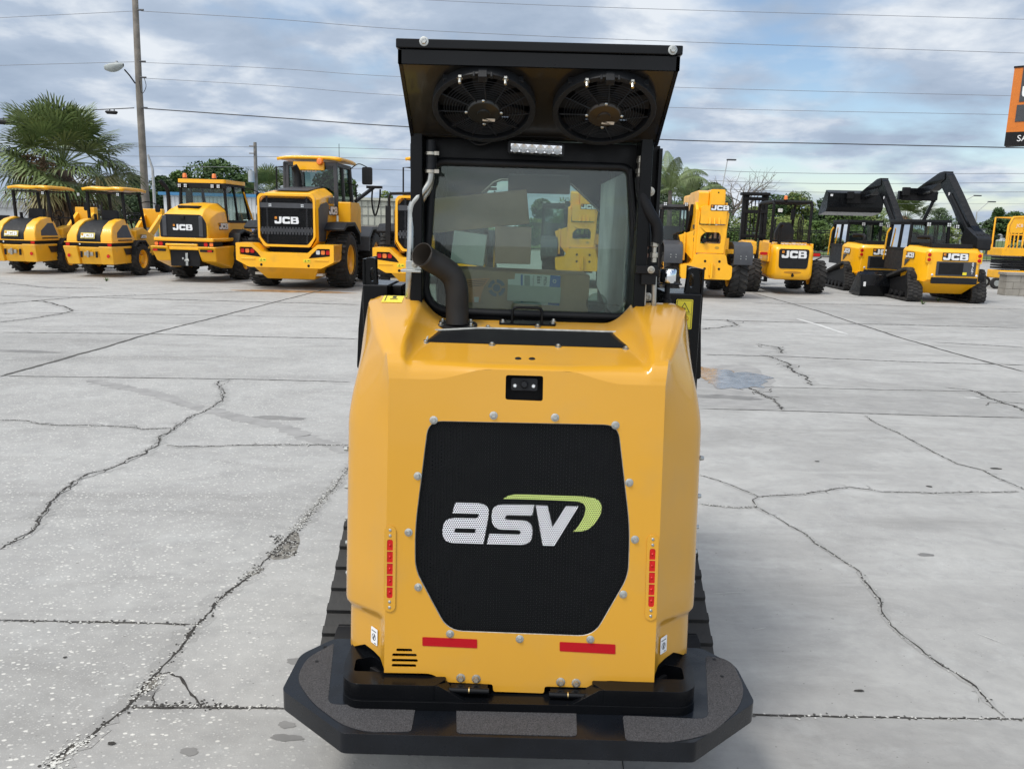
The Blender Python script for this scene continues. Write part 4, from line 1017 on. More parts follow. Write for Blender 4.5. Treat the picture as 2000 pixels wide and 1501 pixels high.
# ---------------------------------------------------------------- small loader with a canopy
def small_loader(loc, rz, label, cat, group, mirror_side=True):
    t = empty('compact_loader', loc, rz, label, cat, group); Y_ = YEL2
    H_ = .74
    # flanks of the hood (body coloured), black centre cover
    prof = [(.02,.96),(.03,1.16),(.20,1.40),(.50,1.56),(.80,1.62),(1.10,1.60),(1.28,1.02),(1.22,.96)]
    for s in (-1, 1):
        x0, x1 = (s*.37, s*H_) if s > 0 else (s*H_, s*.37)
        b = MB(); 
        n = len(prof); P0 = []; P1 = []
        # outer wall leans in towards the top
        for (y, z) in prof: 
            k = max(0, (z-1.05))*.26; P0.append((s*.37, y, z)); P1.append((s*(H_-k), y+ .04, z))
        b.v = P0 + P1; 
        tri = tessellate_polygon([[Vector((y, z, 0)) for y, z in prof]])
        for q in tri: b.f += [list(q), [i+n for i in reversed(q)]]; b.m += [0, 0]
        for i in range(n): b.f.append([i, (i+1)%n, (i+1)%n+n, i+n]); b.m.append(0)
        fl = b.build('hood_flank', Y_, t, .045, smooth=35, fixn=True)
        b = MB(); xs = lambda y, z: s*(H_ - max(0, z-1.05)*.26 + .004)
        tri_ = [(.30,1.10),(1.10,1.10),(1.02,1.45),(.78,1.45),(.36,1.24)]
        b.add([(xs(*p), p[0]+.04, p[1]) for p in tri_] , [list(range(5)) if s > 0 else list(range(5))[::-1]]); b.build('side_vent', GRY, fl, smooth=0, solid=.01)
        b = MB(); b.box(min(s*.742,s*.75), max(s*.742,s*.75), .36, 1.1, 1.015, 1.045); b.build('side_slot', INK, fl)
    poly_x(t, 'hood_cover', [(.03,.98),(.04,1.14),(.20,1.36),(.52,1.52),(.9,1.58),(1.05,1.58),(1.05,.98)], -.375, .375, BLKS, .03)
    logo(t, (-.20,-.0,1.10), (1,0,0), (0,.28,1), .105, .02, plate=.28, plmat=mat('yellow_badge_%d' % len(D.materials), (.62,.50,.13), .4))
    # lamp band and counterweight
    b = MB(); b.prism([(-.74,.04),(.74,.04),(.74,1.2),(-.74,1.2)], 'z', .86, .97); b.build('lamp_band', BLKM, t, .01)
    for s in (-1, 1): lampset(t, None, [(s*.66, .912, .12, .075, RED)], .015)
    b = MB(); b.lathe([(0,.02),(.022,.015),(.025,0)], (-.28,.03,.915), (0,-1,0), 12); b.build('reversing_lamp', LGT, t)
    b = MB(); b.box(-.76, .76, 0.0, 1.26, .955, .98); b.build('trim_strip', Y_, t, .008)
    def cw(x0, x1, yf, zt, zb, nm):
        b = MB(); k0 = x0*.93 if x0 < -.5 else x0; k1 = x1*.93 if x1 > .5 else x1
        b.hexa([(k0, yf+.14, zb), (k1, yf+.14, zb), (x1, 1.05, zb+.02), (x0, 1.05, zb+.02), (x0, yf, zt), (x1, yf, zt), (x1, 1.30, zt), (x0, 1.30, zt)]); return b.build(nm, Y_, t, .025)
    cw(-.78, -.34, -.06, .86, .36, 'counterweight_cheek'); cw(.34, .78, -.06, .86, .36, 'counterweight_cheek'); cw(-.34, .34, .02, .84, .36, 'counterweight')
    for s in (-1, 1):
        b = MB(); b.prism([(1.28,.80),(.55,.80),(.68,.62),(1.22,.62)], 'x', s*.782, s*.79); b.build('step_cover', mat('brown_black_plastic_%d' % len(D.materials), (.035,.022,.015), .5), t, smooth=0)
        b = MB(); b.lathe([(0,.012),(.045,.010),(.05,0)], (s*.62,-.02,.60), (0,-1,.1), 16); b.build('reflector', RED, t)
        b = MB(); b.box(s*.24-.03, s*.24+.03, -.005, .03, .55, .72); b.build('tie_down_eye', BLKM, t, .006)
    b = MB(); b.cyl((0,-.03,.56), (0,-.03,.74), .045, 12); b.box(-.14,.14,-.02,.03,.60,.70); b.build('tow_hitch', STEEL, t, .004)
    # canopy
    def post(x0, y0, z0, x1, y1, z1): b = MB(); b.bar((x0,y0,z0), (x1,y1,z1), .075, .075, (0,1,0)); b.build('canopy_post', BLKM, t, .01)
    for s in (-1, 1): post(s*.60, 1.12, .95, s*.57, 1.02, 2.38); post(s*.56, 2.35, 1.0, s*.50, 2.05, 2.38)
    b = MB(); nx, ny = 13, 9; top = []
    for i in range(nx):
        u = -1 + 2*i/(nx-1); row = []
        for j in range(ny):
            v = j/(ny-1); zz = 2.435 - .035*abs(u)**4 + .022*sm((abs(u)-.25)/.2) - .03*(abs(2*v-1)**6); row.append((u*.64*(1-.05*v), .88+1.44*v, zz))
        top.append(row)
    b.grid(top); b.build('canopy_roof', YEL, t, smooth=50, solid=.075)
    b = MB(); b.box(-.58,.58,.94,2.24,2.335,2.365); b.build('roof_liner', BLKM, t, .01)
    workl(t, -.76, .86, 2.28, .09); workl(t, .52, .86, 2.30, .09)
    # seat, wheel, console
    b = MB(); b.prism(rrect(-.25,.25,1.45,1.86,.08), 'y', 1.20, 1.32); b.box(-.25,.25,1.20,1.7,1.25,1.4); b.build('seat', BLKS, t, .03)
    b = MB(); P = [(.30*0+.17*cos(2*pi*i/24)+.10, 2.15+.17*sin(2*pi*i/24)*.5, 1.68+.17*sin(2*pi*i/24)*.8) for i in range(25)]; b.tube(P, .014, 6, False); b.cyl((.10,2.15,1.68), (.10,2.30,1.30), .03, 8); b.build('steering_wheel', BLKM, t)
    b = MB(); b.tube([(-.30,.95,1.55),(-.30,.93,1.74)], .045, 12); b.build('exhaust', BLKM, t)
    b = MB(); b.tube([(.58,1.06,1.62),(.56,2.1,1.60)], .018, 6); b.build('grab_rail', BLKM, t); b = MB(); b.tube([(-.58,1.06,2.1),(-.5,1.4,2.12),(-.5,1.45,1.9)], .015, 6); b.build('grab_rail', BLKM, t)
    poly_x(t, 'front_module', [(1.45,.55),(1.45,1.30),(1.9,1.38),(2.6,1.12),(2.6,.55)], .38, .70, Y_, .04); poly_x(t, 'front_module', [(1.45,.55),(1.45,1.30),(1.9,1.38),(2.6,1.12),(2.6,.55)], -.70, -.38, Y_, .04)
    b = MB(); b.box(-.4,.4,1.5,2.7,.5,1.15); b.build('chassis', BLKM, t, .02)
    b = MB(); b.bar((.25,2.7,.9),(.30,3.9,1.75),.12,.22); b.bar((-.25,2.7,.9),(-.30,3.9,1.75),.12,.22); b.box(-.36,.36,3.75,3.95,1.35,1.95); b.build('loader_arms', YEL, t, .02)
    b = MB(); b.prism([(3.9,.10),(4.5,.06),(4.55,.12),(4.15,.75),(3.95,.8),(3.9,.7)], 'x', -.85, .85); b.build('bucket', BLKM, t, .01)
    logo(t, (.755,1.62,1.08), (0,1,0), (0,0,1), .085, .008, plate=.15)
    # side trellis
    for s in (-1, 1):
        poly_x(t, 'mudguard', [(.98,.62),(1.0,.86),(1.22,1.02),(1.62,1.02),(1.82,.84),(1.76,.84),(1.60,.97),(1.25,.97),(1.06,.83),(1.03,.62)], s*.62 if s > 0 else -.92, s*.92 if s > 0 else -.62, BLKS, .01)
        wheel(t, (s*.76, 1.42, .48), .48, .36, s, .56, 18); wheel(t, (s*.76, 3.05, .48), .48, .36, s, .56, 18)
    if mirror_side: mirror(t, .98, 2.30, 1.95, (.52,2.12,2.1), .14, .22)
    return t

# ---------------------------------------------------------------- generic cab
def cab(t, x0, x1, y0, y1, z0, z1, pil=.07, tap=.0, roof=YEL, glass=GLC, zsill=None, frontlean=0.0, rooft=.09, over=.06, fm=BLKM, lower=BLKS, lowz=None):
    w = (x1-x0)/2; cx = (x0+x1)/2
    zs = zsill or z0
    def P(u, v, z):      # u -1..1, v 0..1 with taper and front lean
        k = (z-z0)/(z1-z0); return (cx + u*(w - tap*k), y0 + (y1-y0 + frontlean*(1-k))*v, z)
    b = MB()
    for u in (-1, 1):
        for v, q in ((0, 1), (.46, .8), (1, 1)):
            b.bar(P(u*.97, v, z0), P(u*.97, v, z1), pil*q, pil*q, (0,1,0))
    for z in (z0+.03, z1-.03):
        for v in (0, 1): b.bar(P(-1, v, z), P(1, v, z), pil, pil)
        for u in (-.97, .97): b.bar(P(u, 0, z), P(u, 1, z), pil, pil)
    c = b.build('cab_frame', fm, t, .008)
    g = MB(); g.add([P(-.93,.0,zs), P(.93,.0,zs), P(.93,.0,z1-.05), P(-.93,.0,z1-.05)], [(0,1,2,3)]); g.build('rear_window', glass, t, smooth=0)
    g = MB(); g.add([P(-.93,1,zs), P(.93,1,zs), P(.93,1,z1-.05), P(-.93,1,z1-.05)], [(3,2,1,0)]); g.build('windscreen', glass, t, smooth=0)
    for u in (-1, 1):
        g = MB(); g.add([P(u*.95,.03,z0+.05), P(u*.95,.97,z0+.05), P(u*.95,.97,z1-.05), P(u*.95,.03,z1-.05)], [(0,1,2,3)]); g.build('side_window', glass, t, smooth=0)
    if roof:
        b = MB(); q = [P(-1,0,z1), P(1,0,z1), P(1,1,z1), P(-1,1,z1)]
        b.prism(rpoly([(q[0][0]-over, q[0][1]-over*1.6), (q[1][0]+over, q[1][1]-over*1.6), (q[2][0]+over, q[2][1]+over*1.6), (q[3][0]-over, q[3][1]+over*1.6)], .09), 'z', z1, z1+rooft); b.build('cab_roof', roof, t, .03, smooth=35)
    b = MB(); b.prism(rrect(cx-.24, cx+.24, z0+.02, z0+.42*(z1-z0)+.05, .07), 'y', (y0+y1)/2-.1, (y0+y1)/2+.02); b.box(cx-.25, cx+.25, (y0+y1)/2-.1, (y0+y1)/2+.4, z0-.1, z0+.08); b.build('seat', GRY, t, .03)
    b = MB(); Pp = [(cx+.2*cos(2*pi*i/20), y1-.35, z0+.3+.2*sin(2*pi*i/20)*.7) for i in range(21)]; b.tube(Pp, .014, 5, False); b.cyl((cx,y1-.35,z0+.3),(cx,y1-.15,z0-.1),.03,8); b.build('steering_wheel', BLKM, t)
    return c

# ---------------------------------------------------------------- telescopic wheel loader with two beacons
def cab_loader(loc, rz):
    t = empty('cab_loader', loc, rz, 'yellow loader with glazed cab and two orange beacons on its roof, third from the left', 'loader', None)
    # hood: lofted shell
    secs = [(0.0, .70, 1.74, .56), (.25, .74, 1.88, .50), (.70, .74, 2.02, .44), (1.35, .74, 2.08, .40)]
    b = MB(); rows = []
    for y, w, zt, fl in secs: rows.append([(x, y, z) for x, z in [(-w,1.14),(-w,1.45),(-w+.06,zt-.22),(-fl,zt-.02),(0,zt),(fl,zt-.02),(w-.06,zt-.22),(w,1.45),(w,1.14)]])
    b.grid(rows); n = len(rows[0]); b.add(rows[0], [list(range(n))]); hd = b.build('hood', YEL, t, .02, smooth=30, fixn=True, merge=.0005)
    b = MB(); b.prism(rpoly([(-.66,1.16),(.66,1.16),(.66,1.50),(.58,1.66),(.50,1.74),(-.50,1.74),(-.58,1.66),(-.66,1.50)], .05), 'y', -.03, .02); gp_ = b.build('rear_grille', BLKS, t, .012)
    for s in (-1, 1): b = MB(); b.box(s*.52-.06, s*.52+.06, -.05, -.02, 1.18, 1.70); b.build('grille_pillar', GRY, gp_, .015)
    logo(gp_, (-.28,-.032,1.34), (1,0,0), (0,0,1), .15, .012)
    b = MB(); b.box(-.30,.30,.30,.62,1.90,1.97); b.build('hood_vent', BLKM, t, .02)
    b = MB(); b.box(-.06,.06,-.07,-.01,1.62,1.70); b.build('camera', BLKM, t, .01)
    for s in (-1, 1): logo(t, (s*.745, .62 if s > 0 else 1.22, 1.38), (0,s,0), (0,0,1), .15, .01, plate=.10)
    # ledge, lamp band
    b = MB(); b.prism([(-.86,-.04),(.86,-.04),(.90,.45),(.90,1.3),(-.90,1.3),(-.90,.45)], 'z', 1.06, 1.15); b.build('rear_ledge', YEL, t, .03)
    b = MB(); b.prism([(-.86,.0),(.86,.0),(.88,.5),(-.88,.5)], 'z', .92, 1.06); b.build('lamp_band', BLKM, t, .01)
    b = MB(); b.box(-.52,.40,-.06,.1,.94,1.0); b.build('ledge_step', YEL, t, .02)
    lampset(t, None, [(-.80,.99,.10,.09,ORG),(-.67,.99,.10,.09,RED),(.62,.99,.10,.09,RED),(.78,.99,.10,.09,ORG)], -.01)
    # counterweight
    for s in (-1, 1):
        b = MB(); x0, x1 = s*.42, s*.94
        b.hexa([(x0,.10,.55),(x1*.92,.10,.55),(x1,.95,.34),(x0*1.4,.95,.34),(x0,-.12,.93),(x1,-.12,.93),(x1,1.50,.95),(x0,1.50,.95)]); c_ = b.build('counterweight', YEL, t, .03, fixn=True)
        b = MB(); b.box(min(s*.50,s*.86), max(s*.50,s*.86), -.12, -.07, .80, .86); b.build('lamp_recess', BLKM, c_); lampset(c_, None, [(s*.78,.83,.13,.05,RED)], -.125)
    b = MB(); b.box(-.43,.43,-.05,.4,.84,.935); b.build('counterweight_bridge', YEL, t, .02)
    b = MB(); b.box(-.43,.43,.02,.6,.42,.84); b.build('hitch_plate', BLKM, t, .02)
    b = MB(); b.box(.03,.10,-.03,.03,.44,.76); b.box(.0,.13,-.04,.03,.55,.60); b.cyl((-.05,-.02,.62),(-.05,.05,.62),.03,10); b.build('tow_hitch', ZINC, t, .005)
    cab(t, -.72, .72, 1.25, 2.55, 1.55, 2.58, tap=.05, roof=YEL, rooft=.10, frontlean=.35, over=.05)
    b = MB(); b.box(-.74,.74,1.16,1.24,2.44,2.58); b.build('lamp_bar', BLKM, t, .01)
    for x in (-.62,-.44,.36,.54): workl(t, x, 1.10, 2.50, .10)
    beacon(t, -.52, 1.25, 2.68); beacon(t, .36, 1.25, 2.68)
    b = MB(); b.tube(bez([(-.86,.9,1.5),(-.86,.9,2.2),(-.88,.85,2.42),(-1.0,.75,2.6)], 5), .055, 12); b.build('exhaust', BLKM, t)
    poly_x(t, 'cab_base', [(1.25,1.02),(1.25,1.56),(2.75,1.56),(3.3,1.10),(3.3,.9)], -.70, .72, YEL, .03)
    b = MB()
    for k in range(4): b.prism([(2.25+k*.16,1.16),(2.33+k*.16,1.12),(2.33+k*.16,1.34-k*.03),(2.25+k*.16,1.40-k*.03)], 'x', .721, .728)
    b.build('side_louvre', BLKM, t, smooth=0)
    b = MB(); b.bar((.78,2.3,2.4),(.86,3.0,1.3),.04,.04); b.build('grab_rail', YEL, t, .01)
    mirror(t, 1.12, 2.60, 2.22, (.72,2.5,2.5), .16, .38); mirror(t, -1.12, 2.60, 2.22, (-.72,2.5,2.5), .16, .38)
    b = MB(); b.box(-.5,.5,1.0,3.8,.5,1.0); b.build('chassis', BLKM, t, .02)
    b = MB(); b.bar((0,1.4,1.5),(.0,4.8,1.0),.35,.4); b.box(-.5,.5,4.7,4.95,.5,1.2); b.build('lift_boom', YEL, t, .03)
    for s in (-1, 1):
        poly_x(t, 'mudguard', [(1.1,.95),(1.25,1.28),(1.6,1.38),(2.1,1.30),(2.3,1.0),(2.2,1.0),(2.05,1.24),(1.6,1.32),(1.3,1.24),(1.18,.95)], s*.66 if s > 0 else -1.08, s*1.08 if s > 0 else -.66, BLKS, .015)
        wheel(t, (s*.86,1.66,.60), .60, .44, s, .52, 18); wheel(t, (s*.86,3.95,.60), .60, .44, s, .52, 18)
    return t

# ---------------------------------------------------------------- large wheel loader
def wheel_loader(loc, rz, label, rail=False):
    t = empty('wheel_loader', loc, rz, label, 'wheel loader', 'large wheel loaders with square rear grilles')
    W_ = .80
    # hood shell with a big opening at the rear
    secs = [(.02, .76, 2.24, .58), (.10, .80, 2.36, .60), (.50, .80, 2.42, .58), (1.1, .78, 2.50, .50), (1.75, .72, 2.56, .46)]
    b = MB(); rows = []
    for y, w, zt, fl in secs: rows.append([(x, y, z) for x, z in [(-w+.14,1.05),(-w,1.25),(-w,2.0),(-w+.03,zt-.16),(-fl,zt),(fl,zt),(w-.03,zt-.16),(w,2.0),(w,1.25),(w-.14,1.05)]])
    b.grid(rows); hd = b.build('hood', YEL, t, .03, smooth=35, fixn=True)
    ring = lambda k: rpoly([(-.60+k,1.06-0+k),(.60-k,1.06+k),(.755-k,1.30),(.755-k,2.26-k),(.68-k,2.34-k),(-.68+k,2.34-k),(-.755+k,2.26-k),(-.755+k,1.30)], .05)
    b = MB(); b.prism(ring(0), 'y', -.03, .04, [ring(.055)]); b.build('grille_surround', YEL, t, .015, smooth=35)
    GM = D.materials.get('honeycomb_grille') or meshmat('honeycomb_grille', (.012,.013,.015), None, .034, .0145, .5)
    b = MB(); b.prism(ring(.05), 'y', -.005, .0); g = b.build('rear_grille', GM, t, smooth=0)
    b = MB(); b.prism(ring(.05), 'y', .12, .125); b.build('radiator', BLKM, g, smooth=0)
    b = MB(); b.box(-.70,.70,-.012,.0,2.0,2.12); b.box(-.70,.70,-.012,.0,1.42,1.50)
    for s in (-1, 1): b.box(s*.52-.02, s*.52+.02, .01, .03, 1.15, 2.28)
    for k in range(17): b.box(-.64+k*.08-.02, -.64+k*.08+.02, -.012, .0, 1.36, 1.54)
    b.build('grille_bars', GRY, g, smooth=0)
    for x in (-.42, .42): workl(g, x, -.02, 2.06, .085)
    logo(g, (-.31,-.02,1.62), (1,0,0), (0,0,1), .17, .012)
    b = MB(); b.add([(-.44,.35,2.425),(.44,.35,2.425),(.40,1.75,2.575),(-.40,1.75,2.575)], [(0,1,2,3)]); b.build('hood_top_vent', GRY, t, smooth=0, solid=-.02)
    for s in (-1, 1):
        b = MB(); b.prism([(.10,1.20),(.62,1.20),(.98,2.10),(.80,2.18),(.30,2.12),(.10,2.0)], 'x', s*.80, s*.815); b.build('side_grille', GRY, t, .004, smooth=0)
        logo(t, (s*.80, 1.02 if s > 0 else 1.72, 1.88), (0,s,0), (0,0,1), .20, .008, plate=.10)
        b = MB(); b.prism([(1.0,2.15),(1.5,2.15),(1.5,2.32),(1.05,2.30)], 'x', s*.79, s*.80+s*.004); b.build('type_decal', GRY, t, smooth=0)
    # bumper / counterweight
    b = MB(); up = [(-1.28,1.14),(-.86,1.14),(-.60,.93),(.60,.93),(.86,1.14),(1.28,1.14),(1.28,.72),(.95,.56),(-.95,.56),(-1.28,.72)]
    lampR = [(.70,.90),(.86,1.04),(1.18,1.04),(1.18,.86),(.84,.82),(.62,.80)]; lampL = [(-x, z) for x, z in lampR]
    b.prism(rpoly(up, .03), 'y', -.22, .30, [rpoly(lampR, .02), rpoly(lampL, .02)]); bm_ = b.build('bumper', YEL, t, .03, smooth=35)
    for s in (-1, 1):
        b = MB(); b.prism([(s*x, z) for x, z in [(.60,.78),(.60,.92),(.86,1.06),(1.2,1.06),(1.2,.84)]], 'y', -.16, -.12); b.build('lamp_panel', BLKM, bm_)
        for i, m in enumerate((RED, ORG, RED) if s < 0 or rail else (LGT, ORG, RED)): lampset(bm_, None, [(s*(1.12 if s < 0 else .86) + (i*.13), .95, .10, .10, m)], -.19)
        b = MB(); b.hexa([(s*1.28,.30,.72),(s*1.28,-.22,.72),(s*1.28,-.22,1.14),(s*1.28,.30,1.14),(s*1.20,1.0,.85),(s*1.20,.9,.85),(s*1.20,.9,1.14),(s*1.20,1.0,1.14)]); b.build('bumper_wing', YEL, bm_, .02, fixn=True)
        b = MB(); b.box(min(s*.78,s*1.14), max(s*.78,s*1.14), -.235, -.215, .745, .775); b.build('bumper_rib', YEL, bm_, .006)
        b = MB(); b.box(s*.58-.09, s*.58+.09, -.226, -.221, .70, .78); db = b.build('decal', DYEL, bm_, smooth=0)
        b = MB(); b.prism([(s*.58-.06,.715),(s*.58-.01,.715),(s*.58-.035,.765)], 'y', -.229, -.227, [[(s*.58-.05,.72),(s*.58-.02,.72),(s*.58-.035,.75)]]); b.box(s*.58+.02, s*.58+.07, -.229, -.227, .73, .75); b.build('pictogram', INK, db, smooth=0)
        b = MB(); b.lathe([(0,.01),(.03,.01),(.04,0)], (s*.62,-.215,.62), (0,-1,0), 14); b.build('tie_down_hole', BLKM, bm_)
    b = MB(); b.box(-.62,.62,-.10,.3,.76,.93); b.build('bumper_gap', BLKM, t, .01)
    b = MB(); b.box(-.02,.02,-.12,-.10,.80,.92); b.build('latch', ZINC, t)
    b = MB(); b.hexa([(-.62,.15,.26),(.66,.15,.26),(.66,1.3,.30),(-.62,1.3,.30),(-.86,-.18,.585),(.86,-.18,.585),(.86,1.3,.6),(-.86,1.3,.6)]); b.build('belly_plate', YEL, t, .02)
    for s in (-1,1):
        b = MB(); b.box(min(s*.66,s*.90), max(s*.66,s*.90), .05, .3, .36, .42); b.build('step', mat('pale_step_%d' % len(D.materials), (.6,.6,.55), .5), t, .005)
    # cab
    cab(t, -.76, .76, 1.95, 3.35, 1.9, 3.22, tap=.03, roof=None, zsill=2.45, frontlean=.25, pil=.10, fm=GRY, glass=GLS)
    b = MB(); q = []
    for i in range(13):
        u = -1+2*i/12; row = []
        for j in range(7): v = j/6; row.append((u*.88, 1.80+1.62*v, 3.345 - .05*abs(u)**5 - .04*(abs(2*v-1)**4)))
        q.append(row)
    b.grid(q); b.build('cab_roof', YEL, t, smooth=45, solid=.075)
    b = MB(); b.box(-.45,.42,1.83,1.95,3.02,3.24); b.build('roof_panel', YEL, t, .02)
    b = MB(); b.lathe([(0,.10),(.07,.095),(.095,.05),(.10,0)], (.33,1.80,3.24), (0,-1,0), 16); b.build('round_beacon', ORG, t)
    b = MB(); b.box(-.74,-.60,1.90,2.0,2.48,3.22); b.build('cab_corner_panel', GRY, t, .02)
    lo = MB(); 
    o = Vector((-.24,1.935,2.98)); 
    for P, Hh in LP: lo.prism(P, 'z', 0, .03, Hh, 0, lambda q: tuple(o + Vector((q[0]*.115, -q[2]*.115, q[1]*.115))))
    lo.build('window_lettering', WHT, t, smooth=0)
    b = MB(); b.tube(bez([(-.22,1.55,2.45),(-.22,1.55,2.75),(-.24,1.54,2.95),(-.30,1.48,3.10)], 5), [.17,.14,.12,.105,.10,.095,.09,.09,.09,.09,.09,.09,.09,.09,.09,.09], 14); b.build('exhaust', BLKM, t)
    b = MB(); b.tube([(.72,2.3,3.3),(.72,2.3,3.75)], .008, 5); b.build('aerial', BLKM, t)
    mirror(t, 1.28, 3.2, 2.98, (.78,3.2,3.15), .30, .48)
    b = MB(); b.tube([(-.78,1.95,2.3),(-.98,1.98,2.3),(-.98,1.98,3.1),(-.78,1.95,3.1)], .022, 6); b.build('grab_rail', BLKM, t); b = MB(); b.tube([(.90,2.9,1.9),(1.02,2.95,1.95),(1.02,2.95,2.7),(.8,2.95,2.75)], .022, 6); b.build('grab_rail', BLKM, t)
    poly_x(t, 'cab_step_box', [(1.9,1.4),(1.9,2.22),(2.8,2.22),(3.0,2.1),(3.0,1.4)], .78, 1.15, YEL, .03); poly_x(t, 'cab_step_box', [(1.9,1.4),(1.9,2.22),(2.8,2.22),(3.0,2.1),(3.0,1.4)], -1.15, -.78, YEL, .03)
    b = MB(); b.box(-.6,.6,.3,4.6,.55,1.4); b.build('chassis', BLKM, t, .02)
    poly_x(t, 'side_frame', [(.35,1.0),(.35,1.25),(.9,1.9),(1.9,1.9),(1.9,1.0)], -.74, .74, YEL, .02)
    for s in (-1, 1):
        a0, a1 = (.80, 1.36) if s > 0 else (-1.36, -.80)
        poly_x(t, 'mudguard', [(.50,1.52),(.80,1.68),(1.6,1.70),(2.1,1.45),(2.2,1.1),(2.12,1.1),(2.02,1.38),(1.56,1.60),(.82,1.58),(.52,1.46)], a0, a1, BLKS, .02)
        poly_x(t, 'front_mudguard', [(3.1,.9),(3.15,1.3),(3.6,1.58),(4.4,1.58),(4.9,1.2),(4.8,1.2),(4.35,1.5),(3.65,1.5),(3.25,1.25),(3.2,.9)], a0, a1, GRY, .02)
        wheel(t, (s*1.06,1.28,.73), .73, .56, s, .53, 30, 'block'); wheel(t, (s*1.06,4.15,.73), .73, .56, s, .53, 30, 'block')
    b = MB()
    for s in (-1,1): b.bar((s*.45,3.9,1.9),(s*.5,5.6,.9),.10,.35)
    b.box(-.6,.6,5.5,5.7,.4,1.2); b.build('loader_arms', YEL, t, .02)
    b = MB(); b.bar((.6,4.4,2.3),(.95,5.3,2.75),.09,.09); b.tube(bez([(.95,5.2,2.8),(.9,5.3,2.3),(1.0,5.3,1.9),(1.15,5.25,2.3),(1.2,5.2,2.7)],5),.03,6); b.box(.75,1.25,5.15,5.3,2.72,2.80); b.build('boom_hydraulics', BLKM, t, .01)
    if rail:
        b = MB(); b.tube([(-.94,.1,1.2),(-.94,.1,2.30),(-.90,.1,2.38),(-.35,.1,2.40)], .035, 8); b.box(-1.02,-.90,.05,.13,1.2,2.1); b.build('service_rail', BLKM, t)
    return t

